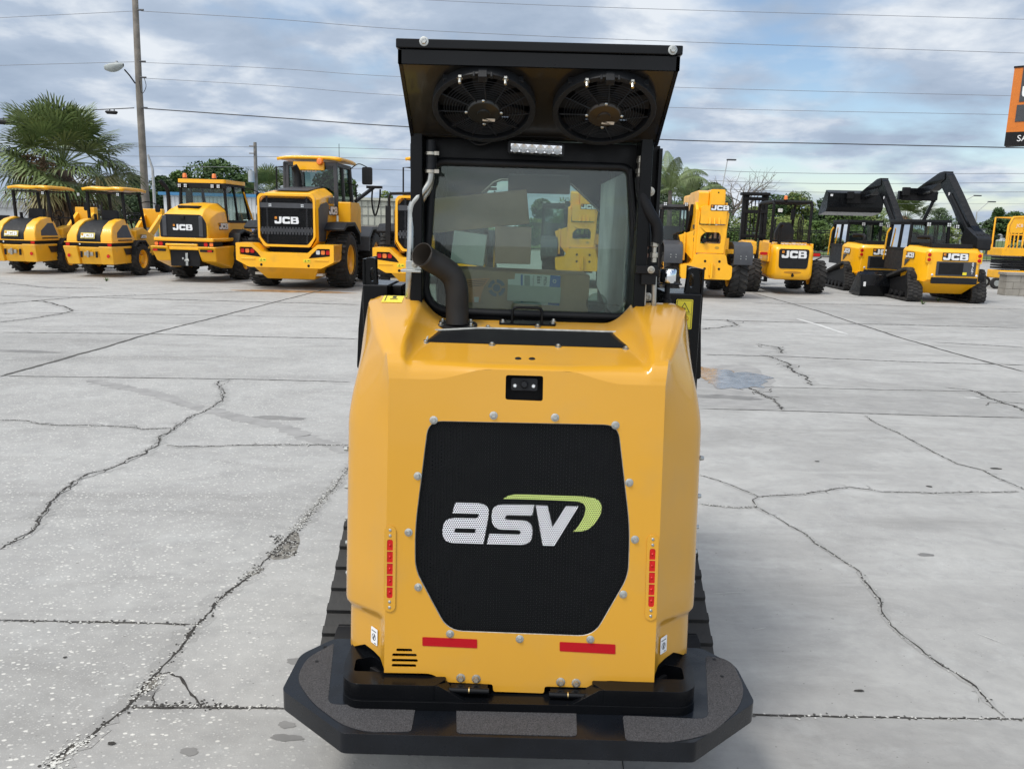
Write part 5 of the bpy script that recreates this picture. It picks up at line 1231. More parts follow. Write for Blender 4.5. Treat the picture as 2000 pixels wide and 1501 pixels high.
# ---------------------------------------------------------------- telescopic handler
def telehandler(loc, rz, label):
    t = empty('telehandler', loc, rz, label, 'telehandler', 'telehandlers seen from behind')
    # lower counterweight
    b = MB(); b.prism(rpoly([(-.68,.58),(-.64,.52),(.64,.52),(.68,.60),(.68,.88),(.55,.93),(.50,1.16),(.42,1.20),(-.22,1.20),(-.34,1.14),(-.42,.93),(-.70,.90)], .04), 'y', -.05, .55); cw = b.build('counterweight', YEL, t, .035, smooth=35)
    for x, z in ((-.02,1.0),(.36,1.0),(-.02,.80),(.36,.80)):
        b = MB(); b.lathe([(0,.006),(.03,.006),(.035,0)], (x-.03,-.05,z), (0,-1,0), 14); b.build('bolt_hole', BLKM, cw)
    b = MB(); b.box(.06,.20,-.09,-.02,.62,.90); b.cyl((.13,-.11,.55),(.13,-.11,.95),.035,10); b.build('tow_hitch', YEL, cw, .01)
    # rear tower with its window
    tw = [(-.30,1.21),(.44,1.21),(.48,1.8),(.52,2.26),(.46,2.30),(.44,2.20),(.42,1.95),(-.26,1.95),(-.24,2.28),(-.30,2.36)]
    b = MB(); b.prism(tw, 'y', .02, .10, [rpoly([(-.20,1.46),(.34,1.46),(.34,1.66),(.28,1.76),(-.08,1.76),(-.20,1.64)], .04)]); b.build('rear_tower', YEL, t, .012, smooth=30)
    for x0, x1 in ((-.36,-.28),(.44,.50)):
        poly_x(t, 'tower_side', [(.08,1.2),(.08,2.36),(.25,2.55),(.6,2.55),(1.2,1.9),(3.6,1.25),(3.6,.9),(.08,.9)], x0, x1, YEL, .015)
    poly_x(t, 'side_gusset', [(.2,1.0),(.2,1.75),(.9,1.4),(.9,1.0)], -.62, -.56, YEL, .01); poly_x(t, 'side_gusset', [(.2,1.3),(.2,1.62),(1.4,1.45),(1.4,1.2)], .50, .60, YEL, .02)
    b = MB(); b.hexa([(-.62,.30,1.30),(-.36,.12,1.0),(-.36,.2,1.0),(-.62,.38,1.30),(-.74,.30,1.66),(-.36,.12,1.80),(-.36,.2,1.80),(-.74,.38,1.66)]); b.build('bracket', YEL, t, .01, fixn=True)
    b = MB()
    for k in range(4): b.box(-.12+k*.13, -.09+k*.13, .14, .3, 1.5, 1.78)
    b.cyl((-.18,.2,1.55),(.32,.2,1.55),.05,10); b.cyl((-.10,-.06,1.54),(-.10,.10,1.54),.06,12); b.build('hoses', BLKM, t)
    for i, z in enumerate((1.9,1.72,1.56)):
        b = MB(); b.box(-.372,-.362,.12,.36,z-.05,z+.05); b.build('decal', GRY, t, smooth=0)
    b = MB(); b.box(-.366,-.364,.1,.12,1.4,1.42); b.prism(circ(.25,1.36,.06,16,.035), 'y', .012, .018); b.build('tower_cover', mat('dull_yellow_%d' % len(D.materials), (.45,.27,.03), .5), t, smooth=0)
    # boom head and boom
    b = MB(); b.prism(rpoly([(-.24,1.98),(.44,1.98),(.44,2.42),(.36,2.46),(-.16,2.46),(-.24,2.42)], .03), 'y', -.02, .40); bh = b.build('boom_head', YEL, t, .02, smooth=30)
    b = MB()
    for x in (.0,.12,.24): b.prism([(-.10,1.98),(-.02,1.98),(-.02,2.14),(-.06,2.14)], 'x', x-.02, x+.02)
    b.build('head_ribs', YEL, bh, .005)
    b = MB(); b.prism(rpoly([(-.02,2.40),(.38,2.40),(.38,2.84),(.34,2.88),(.02,2.88),(-.02,2.84)], .02), 'y', .02, 4.6); bo = b.build('boom', YEL, t, .015, smooth=30)
    b = MB(); b.prism([(.0,2.44),(.36,2.44),(.36,2.86),(.0,2.86)], 'y', .008, .02); b.build('boom_end_plate', YEL, bo, .004)
    b = MB(); b.lathe([(0,.01),(.015,.01),(.02,0)], (.19,.008,2.80), (0,-1,0), 10); b.build('boom_hole', BLKM, bo)
    poly_x(t, 'boom_lug', [(.15,2.25),(.10,2.80),(.35,2.86),(1.6,2.84),(1.6,2.4)], -.30, -.02, YEL, .03)
    poly_x(t, 'lift_ram', [(.5,2.2),(.5,2.5),(.9,2.1),(1.6,1.3),(1.4,1.2)], -.44, -.36, BLKM, .01)
    logo(t, (.02,-.024,2.34), (1,0,0), (0,0,1), .125, .008, plate=.12)
    # cab on the left
    cab(t, -1.15, -.42, .95, 2.15, 1.45, 2.42, tap=.02, roof=GRY, rooft=.08, frontlean=.2, over=.03, pil=.06, glass=GLC)
    workl(t, -1.08, .86, 2.50, .10); workl(t, -.50, .86, 2.50, .10)
    b = MB(); b.box(-1.15,-.42,.95,2.4,.75,1.45); b.build('cab_base', BLKM, t, .02)
    b = MB(); b.box(-.3,.45,.3,3.6,.45,1.0); b.build('chassis', BLKM, t, .02)
    b = MB(); b.box(.5,1.05,1.6,2.8,.7,1.4); b.build('engine_cover', YEL, t, .04)
    for s in (-1, 1):
        cx_ = .10; a0, a1 = (cx_+.62, cx_+1.12) if s > 0 else (cx_-1.12-.12, cx_-.62-.12)
        c = (cx_ + s*(.84) - (.12 if s < 0 else 0), .72, .60)
        poly_x(t, 'mudguard', [(.02,.92),(.0,1.20),(.10,1.42),(.35,1.52),(.9,1.52),(1.3,1.36),(1.26,1.30),(.88,1.45),(.38,1.45),(.16,1.36),(.06,1.20),(.07,.92)], a0, a1, GRY, .01)
        b = MB()
        for x in (-.07,.07):
            for z in (1.08,1.15): b.lathe([(0,.01),(.014,.008),(.018,0)], ((a0+a1)/2+x, .01, z), (0,-1,0), 8)
        b.build('mudguard_bolts', ZINC, t)
        wheel(t, c, .60, .46, s, .54, 20); wheel(t, (c[0],3.45,.60), .60, .46, s, .54, 20)
    return t

# ---------------------------------------------------------------- rough terrain forklift
def forklift(loc, rz):
    t = empty('forklift', loc, rz, 'yellow rough terrain forklift with black overhead guard, dark mast and red side lamps', 'forklift', None)
    b = MB(); rows = []
    for y, w, zt, zb, r in ((.0,.50,1.18,.52,.16),(.04,.57,1.27,.44,.16),(.14,.60,1.31,.40,.14),(.6,.60,1.34,.40,.12),(1.3,.58,1.40,.42,.10),(1.6,.58,1.42,.5,.10)):
        rows.append([(x, y, z) for x, z in rrect(-w, w, zb, zt, r, 5)] )
        rows[-1].append(rows[-1][0])
    b.grid(rows); n = len(rows[0])-1; b.add(rows[0][:-1], [list(range(n))]); b.build('counterweight', YEL, t, smooth=50, fixn=True, merge=.0005)
    b = MB(); b.prism(rpoly([(-.42,.76),(-.38,.70),(.38,.70),(.42,.76),(.44,1.18),(.40,1.22),(-.40,1.22),(-.44,1.18)], .04), 'y', -.014, .03); g = b.build('rear_grille', BLKS, t, .008)
    logo(g, (-.36,-.018,.98), (1,0,0), (0,0,1), .195, .012)
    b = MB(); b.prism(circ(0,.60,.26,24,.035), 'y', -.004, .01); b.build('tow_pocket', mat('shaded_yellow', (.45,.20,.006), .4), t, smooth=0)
    b = MB(); b.cyl((0,-.03,.48),(0,-.03,.58),.025,8); b.box(-.03,.05,-.02,.02,.50,.54); b.build('tow_pin', BLKM, t)
    b = MB()
    for k in range(7): b.box(-.30+k*.11, -.24+k*.11, .28+k*.0, .62, 1.335, 1.352)
    b.build('hood_louvre', WHT, t, smooth=0)
    b = MB(); b.tube(bez([(-.34,.45,1.30),(-.34,.45,1.72),(-.33,.44,1.80),(-.29,.38,1.87)],4), .05, 12); b.build('exhaust', BLKM, t)
    for s in (-1, 1):
        b = MB(); b.prism(rrect(s*.78-.13, s*.78+.13, 1.02, 1.13, .04), 'y', .40, .46); l = b.build('lamp_housing', YEL if s < 0 else BLKM, t, .008)
        b = MB(); b.prism(rrect(s*.78-.11, s*.78+.11, 1.035, 1.115, .035), 'y', .385, .40); b.build('tail_lamp', RED, l)
        poly_x(t, 'side_cover', [(.35,.85),(.35,1.36),(1.5,1.40),(1.5,.85)], s*.60 if s > 0 else -.66, s*.66 if s > 0 else -.60, YEL, .02)
    b = MB(); b.bar((.62,.5,.85),(1.0,.6,1.0),.03,.03); b.build('lamp_bracket', BLKM, t)
    b = MB(); text_mb(b, 'JL25', (-.668,1.3,.92), (0,-1,0), (0,0,1), .13); b.build('type_decal', WHT, t, smooth=0)
    # overhead guard
    z1 = 2.46; xr, y0, y1 = .56, .55, 2.25
    b = MB()
    for s in (-1, 1):
        b.tube(rpoly3 := [(s*xr, y0, 1.36), (s*xr, y0-.02, z1-.06), (s*xr, y0+.05, z1), (s*xr*.98, y1-.15, z1), (s*xr*.98, y1-.03, z1-.08), (s*xr, y1+.20, 1.2)], .045, 8)
    b.tube([(-xr, y0+.02, z1), (xr, y0+.02, z1)], .045, 8); b.tube([(-xr, y1-.12, z1), (xr, y1-.12, z1)], .035, 8); b.tube([(-xr, y0, 1.42), (xr, y0, 1.42)], .03, 8)
    for k in range(5): b.tube([(-.4+k*.2, y0, z1), (-.4+k*.2, y1-.1, z1)], .012, 5)
    b.build('overhead_guard', BLKM, t)
    b = MB(); 
    for y in (1.05, 1.35): b = MB(); b.tube([(.50,y,1.3),(.50,y,2.0),(.50,y+.1,2.08),(.50,y+.16,2.0),(.50,y+.16,1.3)], .018, 6); b.build('grab_rail', BLKM, t)
    beacon(t, -.22, .56, z1+.03, .055, .10)
    b = MB(); b.prism(rpoly([(-.34,1.42),(.22,1.42),(.22,1.72),(.10,1.92),(-.20,1.92),(-.34,1.66)], .06), 'y', .95, 1.12); b.build('seat', BLKS, t, .03)
    b = MB(); b.prism(rrect(.0,.14,2.22,2.32,.02), 'y', y1-.16, y1-.13); b.build('work_lamp', WHT, t); b = MB(); b.box(.44,.54,y1-.10,y1-.02,2.0,2.3); b.build('mirror', BLKM, t, .01)
    poly_x(t, 'step_frame', [(1.55,.55),(1.55,1.35),(1.75,1.35),(2.5,.55)], -.62, .62, BLKM, .02)
    for s in (-1, 1):
        poly_x(t, 'mudguard', [(2.0,1.0),(2.1,1.36),(2.6,1.40),(3.1,1.34),(3.2,.9)], s*.58 if s > 0 else -.98, s*.98 if s > 0 else -.58, YEL, .03)
        wheel(t, (s*.97,.95,.46), .46, .44, s, .50, 20); wheel(t, (s*.88,2.75,.52), .52, .42, s, .50, 20)
    b = MB(); b.box(-.55,.55,.5,3.0,.4,.85); b.build('chassis', BLKM, t, .02)
    # mast
    b = MB()
    for s in (-1, 1): b.box(s*.37-.06, s*.37+.06, 3.85, 4.02, .3, 2.78); b.box(s*.26-.04, s*.26+.04, 3.88, 4.0, .3, 2.76)
    for z in (.6, 1.5, 2.25, 2.64): b.box(-.43,.43,3.84,3.96,z-.05,z+.05)
    m_ = b.build('mast', BLKM, t, .01, loc=(-.30,0,0))
    b = MB(); b.box(-.50,.45,3.72,4.1,2.74,2.83); b.build('mast_head', BLKM, m_, .02)
    b = MB()
    for x in (-.12,.0,.12): b.tube([(x,3.9,.6),(x,3.9,2.6)], .02, 6)
    b.build('mast_hoses', BLKM, m_)
    b = MB()
    for s in (-1,1): b.box(s*.3-.06, s*.3+.06, 4.1, 5.2, .10, .14); b.box(s*.3-.06, s*.3+.06, 4.05, 4.12, .10, .9)
    b.build('forks', BLKM, t)
    return t

# ---------------------------------------------------------------- tracked skid steer with single raised arm
def arm_loader(loc, rz, label, bucket_w=1.75, code='870T', long=False):
    t = empty('raised_arm_track_loader', loc, rz, label, 'track loader', 'track loaders with a raised black side arm')
    W_ = .78
    b = MB(); rows = []
    b.prism([(.12,.62),(.0,.78),(.0,1.30),(.06,1.40),(1.05,1.44),(1.15,1.2),(1.15,.62)], 'x', -W_+.09, W_-.09); 
    b.hexa([(-.69,.12,.62),(-.69,.0,.78),(-.69,.0,1.30),(-.69,.12,1.39),(-.80,.34,.62),(-.80,.28,.78),(-.80,.28,1.34),(-.80,.34,1.42)][:8])
    b.v = []; b.f = []; b.m = []
    secs = [(.0,.62,.58,1.30),(.06,.66,.56,1.38),(.30,.80,.54,1.40),(1.15,.82,.54,1.44)]
    for y, w, z0, z1 in secs: rows.append([(-w,y,z0),(-w,y,.80),(-w,y,z1-.12),(-w+.10,y,z1),(w-.10,y,z1),(w,y,z1-.12),(w,y,.80),(w,y,z0),(-w,y,z0)])
    b.grid(rows); b.add(rows[0][:-1], [list(range(8))]); bd = b.build('body', YEL, t, .018, smooth=30, fixn=True, merge=.0005)
    b = MB(); b.hexa([(-.50,.45,.22),(.50,.45,.22),(.50,1.2,.22),(-.50,1.2,.22),(-.72,.0,.56),(.72,.0,.56),(.80,1.15,.56),(-.80,1.15,.56)]); b.build('belly_plate', YEL, t, .02)
    b = MB(); b.box(-.52,.62,-.045,.02,.50,.66); b.build('bumper', BLKS, t, .02)
    b = MB(); b.box(-.42,.56,-.02,.01,.70,1.06); gr_ = b.build('rear_grille', GRY, t, .008)
    b = MB(); b.box(-.36,.24,-.03,-.018,.74,1.03); b.build('radiator_screen', BLKM, gr_, .004)
    b = MB(); b.box(.24,.34,-.026,-.019,.73,.80); b.build('decal', DYEL, gr_, smooth=0)
    b = MB()
    for i, ch in enumerate(code): text_mb(b, ch, (.44,-.028,.98-i*.075), (1,0,0), (0,0,1), .075)
    b.build('type_decal', WHT, gr_, smooth=0)
    logo(t, (-.28,-.012,1.10), (1,0,0), (0,0,1), .165, .014, plate=.10)
    for s in (-1, 1):
        b = MB(); b.prism(rrect(s*.62-.07, s*.62+.07, 1.02, 1.30, .02), 'y', -.015, .05); l = b.build('lamp_cluster', YEL, t, .01)
        for z in (1.10, 1.22):
            b = MB(); b.lathe([(0,.02),(.04,.016),(.048,0)], (s*.62,-.015,z), (0,-1,0), 16); b.build('tail_lamp', RED, l)
        b = MB(); b.lathe([(0,.01),(.02,.008),(.03,0)], (s*.5 if s < 0 else .60,-.01,.72), (0,-1,0), 12); b.build('reflector', LGT, t)
    logo(t, (-.824,.92,1.12), (0,-1,0), (0,0,1), .13, .01, plate=.14)
    b = MB(); b.prism([(.98,1.08),(.66,1.08),(.98,.90)], 'x', -.828, -.822); b.build('side_vent', GRY, t, smooth=0)
    b = MB(); text_mb(b, code, (-.826,.70,.72), (0,-1,0), (0,0,1), .08); b.build('type_decal', WHT, t, smooth=0)
    b = MB(); b.prism(rpoly([(-.50,.20),(.55,.20),(.52,1.1),(-.48,1.1)], .08), 'z', 1.38, 1.50); b.build('engine_cover', BLKS, t, .03)
    b = MB(); b.tube(bez([(-.46,.32,1.36),(-.46,.32,1.55),(-.46,.36,1.63),(-.50,.5,1.66),(-.75,.55,1.66)],4), .055, 12); b.build('exhaust', BLKM, t)
    # cab
    c0, c1 = -.74, .30
    cab(t, c0, c1, 1.10, 2.45, 1.30, 2.04, tap=.03, roof=BLKS, rooft=.07, frontlean=.1, over=.05, pil=.07, fm=BLKM, glass=GLC)
    poly_x(t, 'cab_door_panel', [(1.15,.75),(1.15,1.34),(2.5,1.34),(2.6,.75)], c0-.01, c1, BLKS, .02)
    workl(t, -.30, 1.00, 1.99, .11); workl(t, .22, 1.00, 1.99, .11); workl(t, .46, 1.05, 1.95, .10)
    b = MB(); b.bar((c0-.06,2.55,1.0),(c0-.06,2.45,1.75),.03,.05); b.bar((c0-.06,2.45,1.75),(c0-.02,2.35,1.88),.03,.05); b.build('grab_rail', YEL, t, .008)
    # tracks
    for s in (-1, 1):
        x0, x1 = (.62, .98) if s > 0 else (-.98, -.62)
        make_track(t, x0, x1, ([(.18,.03),(2.55,.03),(2.78,.20),(2.72,.36),(.62,.86),(.34,.86),(.12,.20)], [.12,.14,.1,.1,.14,.14,.12]), (0,0,0), .05, .018, .09, .6, pattern=2, mt=RUB)
        b = MB()
        for y, z, r in ((.42,.62,.19),(.38,.19,.13),(2.5,.23,.15)): b.cyl((x0+.06,y,z), (x1-.05,y,z), r, 18)
        for k in range(5): b.cyl((x0+.04,.78+k*.34,.15), (x1-.04,.78+k*.34,.15), .09, 12)
        b.prism([(.5,.2),(2.4,.22),(2.3,.42),(.7,.66),(.5,.6)], 'x', x0+.10, x1-.12); b.build('track_rollers', BLKM, t, .01)
        b = MB(); b.box(min(s*.975,s*.982), max(s*.975,s*.982), 2.05, 2.18, .34, .46); b.build('decal', WHT, t, smooth=0)
    # power arm on the right hand side
    ax = .84
    b = MB(); 
    pr_ = [(.22,1.36),(.95,1.36),(1.15,1.62),(.95,1.95),(.55,1.78),(.22,1.66)]
    b.prism(rpoly(pr_, .06), 'x', ax-.22, ax+.13); b.build('arm_pivot', BLKS, t, .02)
    b = MB()
    for k in range(4): b.tube(bez([(ax-.12+k*.09,.55,1.40),(ax-.12+k*.09,.30,1.55),(ax-.12+k*.09,.45,1.74),(ax-.12+k*.09,.8,1.74)],4), .03, 8)
    b.build('arm_hoses', BLKM, t)
    arm = [(.48,1.80),(.78,1.46),(1.15,1.62),(2.98,3.02),(3.08,3.22),(3.00,3.42),(2.84,3.48),(2.66,3.42),(2.50,3.30),(.80,2.05)]
    arm = [(.50,1.74),(.80,1.44),(1.20,1.66),(2.20,2.52),(2.98,3.08),(3.08,3.24),(3.00,3.42),(2.84,3.47),(2.68,3.40),(1.90,2.78),(.95,1.98)]
    poly_x(t, 'lift_arm', rpoly(arm, .06), ax-.10, ax+.10, BLK, .015)
    b = MB(); b.bar((ax-.11,1.05,1.85),(ax-.11,2.30,2.82),.05,.12); b.build('arm_rib', BLKS, t, .01); b = MB(); b.cyl((ax+.13,1.3,1.85),(ax+.13,2.3,2.72),.045,12); b.build('lift_ram', STEEL, t)
    for z, y in ((2.2,1.55),(2.40,1.78),(2.85,2.40)):
        b = MB(); b.box(ax-.105,ax-.101,y-.04,y+.04,z-.04,z+.04) ; b.build('decal', WHT if z > 2.8 else GRY, t, smooth=0)
    fore = [(2.75,3.25),(3.05,3.16),(3.45,2.98),(4.20,2.86),(4.32,2.92),(4.28,3.08),(3.75,3.24),(3.10,3.47),(2.80,3.49)]
    b = MB(); 
    # boom swings from the side to the centre line of the machine
    P0 = []; n = len(fore)
    for xo_ in (-.12, .12): P0.append([(ax-.10*min(1,max(0,(y-3.0)/.9))+xo_, y, z) for y, z in rpoly(fore, .04)])
    n = len(P0[0]); b.v = P0[0] + P0[1]
    for q in tessellate_polygon([[Vector((p[1], p[2], 0)) for p in P0[0]]]): b.f += [list(q), [i+n for i in reversed(q)]]; b.m += [0,0]
    for i in range(n): b.f.append([i,(i+1)%n,(i+1)%n+n,i+n]); b.m.append(0)
    b.build('forearm', BLK, t, .012, smooth=30, fixn=True)
    b = MB(); b.box(ax-.62,ax+.30,4.24,4.36,2.72,3.04); b.box(ax-.66,ax-.46,4.14,4.3,2.86,3.10); b.build('coupler', BLKM, t, .015)
    if not bucket_w:
        b = MB(); b.box(ax-.72,ax+.42,4.30,4.45,2.74,3.0); b.box(ax-.6,ax-.1,4.2,4.32,2.92,3.08); b.bar((ax+.38,4.35,2.98),(ax+.34,4.4,2.70),.07,.12); b.bar((ax+.34,4.4,2.72),(ax+.10,4.42,2.05),.07,.09); b.build('fork_carriage', BLK, t, .012)
        return t
    hw = bucket_w/2
    by = .94; bx = ax - .32
    bk = [(3.42,3.10),(3.42,2.62),(3.55,2.46),(4.35,2.36),(4.42,2.40),(3.66,2.56),(3.56,2.70),(3.56,3.02),(3.70,3.14),(3.66,3.20)]
    b = MB(); b.prism(bk, 'x', -hw, hw)
    for s in (-1,1): b.prism([(3.42,3.12),(3.42,2.60),(3.55,2.46),(4.35,2.36),(4.30,2.50),(3.70,3.2)], 'x', s*hw-.02, s*hw+.02)
    bk_ = b.build('bucket', BLK, t, .008, smooth=30, loc=(bx, by, -.04))
    b = MB(); b.box(-hw+.06,-hw+.14,3.40,3.415,2.98,3.05); b.build('decal', WHT, bk_, smooth=0)
    return t

YAW = -radians(3.3)
GL_ = 'small canopy loaders at the left end of the row'
def sc(o, x, y, z): o.scale = (x, y, z); return o
sc(small_loader((-13.80, 22.7, 0), YAW, 'weathered yellow small loader with open canopy at the left end of the row', 'loader', GL_), .88, .96, .97)
sc(small_loader((-11.50, 22.3, 0), YAW, 'weathered yellow small loader with open canopy and mirror beside the glazed cab loader', 'loader', GL_), .88, .96, .97)
sc(cab_loader((-8.55, 21.4, 0), YAW), .92, 1, 1)
sc(wheel_loader((-5.50, 20.0, 0), YAW, 'big yellow wheel loader with black honeycomb grille and curved black exhaust before its cab'), .93, 1, .975)
sc(wheel_loader((-2.05, 19.0, 0), YAW, 'yellow wheel loader with black service rail, half hidden behind the amber track loader', True), .93, 1, .975)
sc(telehandler((4.78, 20.7, 0), YAW, 'yellow telehandler with black mudguards and boom end, beside the black mast forklift'), .93, 1, .93)
sc(telehandler((1.75, 23.0, 0), YAW, 'yellow telehandler seen through the rear window of the amber track loader'), .93, 1, .93)
sc(forklift((7.58, 22.6, 0), YAW), .92, 1, 1.02)
arm_loader((11.15, 21.1, 0), YAW, 'yellow track loader with raised black arm nearest the scissor lift, code 870T on its grille', bucket_w=0)
arm_loader((10.88, 24.6, 0), YAW, 'yellow track loader with raised black arm and wide black bucket, standing behind the forklift', bucket_w=1.85)
# loose bucket on the ground
t = empty('ground_bucket', (10.35, 22.9, 0), YAW, 'black steel bucket lying on the concrete between the two raised arm loaders', 'bucket')
b = MB(); b.prism([(-.05,.02),(.75,.02),(.80,.06),(.25,.12),(.10,.25),(.08,.55),(.18,.62),(.14,.68),(-.02,.60),(-.12,.3)], 'x', -.75, .75); b.build('bucket_shell', BLK, t, .01, smooth=30)
for s in (-1, 1):
    b = MB(); b.prism([(-.10,.02),(.78,.03),(.20,.66),(-.05,.6),(-.14,.3)], 'x', s*.76-.015, s*.76+.015); b.build('side_plate', BLK, t, .006)
b = MB(); b.box(-.70,-.64,-.135,-.12,.28,.40); b.build('decal', WHT, t, smooth=0)

# ---------------------------------------------------------------- scissor lift
t = empty('scissor_lift', (16.75, 27.6, 0), YAW, 'yellow scissor lift with folded black scissor stack behind the block pier', 'scissor lift')
b = MB(); b.box(-.55,1.3,0,.9,.35,.62); b.build('base', YEL, t, .03)
b = MB(); b.prism([(-.5,.62),(-.2,.3),(.1,.3),(.3,.62)], 'y', .1,.8); b.build('base_tray', YEL, t, .01)
b = MB()
for k in range(5): b.box(-.5,1.3,.05,.85,.66+k*.085,.72+k*.085)
b.build('scissor_stack', BLKM, t, .006)
b = MB(); b.box(-.6,1.5,-.02,.95,1.10,1.36); pf = b.build('platform', YEL, t, .02)
b = MB(); text_mb(b, 'JCB', (-.26,-.03,2.05), (1,0,0), (0,0,1), .10, 0)
b.build('maker_lettering', WHT, t, smooth=0)
b = MB(); b.box(.55,.95,-.035,-.022,1.20,1.33); b.build('decal', GRY, t, smooth=0)
b = MB()
b.tube(rpoly3_ := [(.02,0,1.3),(.02,0,2.28),(.1,0,2.36),(1.4,0,2.36),(1.5,0,2.3),(1.5,0,1.3)], .03, 8); b.tube([(.02,0,1.78),(1.5,0,1.78)], .025, 6); b.tube([(.02,.9,1.3),(.02,.9,2.36),(1.5,.9,2.36),(1.5,.9,1.3)], .03, 8); b.tube([(.02,.9,1.8),(1.5,.9,1.8)], .025, 6)
b.tube([(-.5,0,1.3),(-.5,0,2.1),(-.38,0,2.36),(.0,0,2.38)], .035, 8); b.tube([(-.5,.9,1.3),(-.5,.9,2.36),(.02,.9,2.36)], .03, 8)
for x in (-.38,-.26,-.14): b.tube([(x,0,1.35),(x,0,1.85)], .022, 6)
b.build('guard_rail', YEL, t)
b = MB(); b.prism(rpoly([(-.44,1.85),(-.02,1.85),(-.02,2.32),(-.36,2.32),(-.44,2.1)], .05), 'y', -.01, .03); b.build('gate_panel', YEL, t, .01)
b = MB()
for k in range(5): b.prism([(-.46+k*.11,1.38),(-.42+k*.11,1.38),(-.38+k*.11,1.46),(-.42+k*.11,1.46)], 'y', -.026, -.02)
b.build('hazard_stripes', INK, t, smooth=0)
for x in (-.62,.55):
    for y in (.05,.85): 
        b = MB(); b.cyl((x-.0,y-.06,.19),(x-.0,y+.06,.19),.19,18); w = b.build('wheel', RUB, t, .02, smooth=40); b = MB(); b.cyl((x,y-.07,.19),(x,y+.07,.19),.10,14); b.build('hub', ZINC, w, .005)
# ================================================================ ground
def ground_mat(tone=1.0, nm='worn_concrete'):
    m = D.materials.new(nm); m.use_nodes = True; t = m.node_tree; bs = t.nodes['Principled BSDF']; N = t.nodes.new; Lk = t.links.new
    bs.inputs['Roughness'].default_value = .85; bs.inputs['Specular IOR Level'].default_value = .25
    c = N('ShaderNodeTexCoord'); P = c.outputs['Object']
    def noise(sc, det=6, ro=.55, vec=None, dist=0):
        n = N('ShaderNodeTexNoise'); n.inputs['Scale'].default_value = sc; n.inputs['Detail'].default_value = det; n.inputs['Roughness'].default_value = ro; n.inputs['Distortion'].default_value = dist; Lk(vec or P, n.inputs['Vector']); return n.outputs['Fac']
    def mr(v, a, b, c0, d0):
        r = N('ShaderNodeMapRange'); Lk(v, r.inputs['Value']); r.inputs['From Min'].default_value = a; r.inputs['From Max'].default_value = b; r.inputs['To Min'].default_value = c0; r.inputs['To Max'].default_value = d0; return r.outputs[0]
    def mixc(f, a, b, mode='MIX'):
        x = N('ShaderNodeMix'); x.data_type = 'RGBA'; x.blend_type = mode
        if isinstance(f, float): x.inputs['Factor'].default_value = f
        else: Lk(f, x.inputs['Factor'])
        for k, v in (('A', a), ('B', b)):
            if isinstance(v, tuple): x.inputs[k].default_value = (*v, 1)
            else: Lk(v, x.inputs[k])
        return x.outputs['Result']
    def math(op, a, b):
        x = N('ShaderNodeMath'); x.operation = op
        for i, v in enumerate((a, b)):
            if isinstance(v, (int, float)): x.inputs[i].default_value = v
            else: Lk(v, x.inputs[i])
        return x.outputs[0]
    big = noise(.22, 5, .6, dist=.6); mid = noise(1.3, 7, .62, dist=.4); fine = noise(14, 5, .6)
    col = mixc(mr(big, .32, .68, 0, 1), (.358, .354, .338), (.435, .432, .415))
    col = mixc(mr(mid, .40, .66, 0, .55), col, (.28, .275, .265))
    mot = noise(5.5, 7, .68, dist=.3); col = mixc(mr(mot, .48, .66, 0, .38), col, (.26, .26, .255)); col = mixc(mr(noise(3.1, 7, .7, dist=.4), .54, .70, 0, .40), col, (.50, .505, .49))
    # dark weathering streaks, drawn out across the fall of the lot
    mp = N('ShaderNodeMapping'); Lk(P, mp.inputs[0]); mp.inputs['Scale'].default_value = (.55, 1.6, 1); mp.inputs['Rotation'].default_value = (0, 0, .25)
    st = noise(.9, 8, .66, mp.outputs[0], .8); col = mixc(mr(st, .50, .72, 0, .58), col, (.20, .195, .185))
    st2 = noise(2.4, 6, .7, mp.outputs[0], .5); col = mixc(mr(st2, .58, .72, 0, .35), col, (.22, .215, .205))
    col = mixc(mr(fine, .35, .65, -.0, .22), col, (.25, .25, .245))
    # exposed pale shell aggregate
    def speck(sc, thr, seed):
        v = N('ShaderNodeTexVoronoi'); v.feature = 'F1'; v.inputs['Scale'].default_value = sc; v.inputs['Randomness'].default_value = 1.0
        mm = N('ShaderNodeMapping'); Lk(P, mm.inputs[0]); mm.inputs['Location'].default_value = (seed, seed*1.7, 0); mm.inputs['Scale'].default_value = (.8, 1.15, 1); mm.inputs['Rotation'].default_value = (0,0,seed)
        Lk(mm.outputs[0], v.inputs['Vector'])
        sp = N('ShaderNodeSeparateColor'); Lk(v.outputs['Color'], sp.inputs[0])
        near = mr(v.outputs['Distance'], thr*.75, thr, 1, 0); pick = mr(sp.outputs[0], .52, .58, 0, 1)
        return math('MULTIPLY', near, pick), sp.outputs[1]
    # left of the long joint the surface is more worn
    sx = N('ShaderNodeSeparateXYZ'); Lk(P, sx.inputs[0])
    side = mr(math('ADD', math('MULTIPLY', sx.outputs[1], .145), sx.outputs[0]), -.75, -.05, 1, .0)  # 1 on the left slab
    dens = math('ADD', math('MULTIPLY', side, .75), mr(noise(.7, 3), .45, .65, .0, .22))
    s1, r1 = speck(62, .30, .3); s2, r2 = speck(34, .24, 1.9); s3, r3 = speck(120, .33, 3.1)
    col = mixc(math('MULTIPLY', math('MULTIPLY', s3, dens), .5), col, (.50, .495, .47))
    col = mixc(math('MULTIPLY', math('MULTIPLY', s1, dens), .8), col, (.60, .595, .56))
    col = mixc(math('MULTIPLY', math('MULTIPLY', s2, math('MULTIPLY', side, .8)), 1.0), col, (.68, .67, .62))
    pat = noise(1.1, 6, .7, mp.outputs[0], .9); col = mixc(math('MULTIPLY', mr(pat, .54, .70, 0, .45), mr(side, 0, 1, 1, .3)), col, (.475, .472, .452))
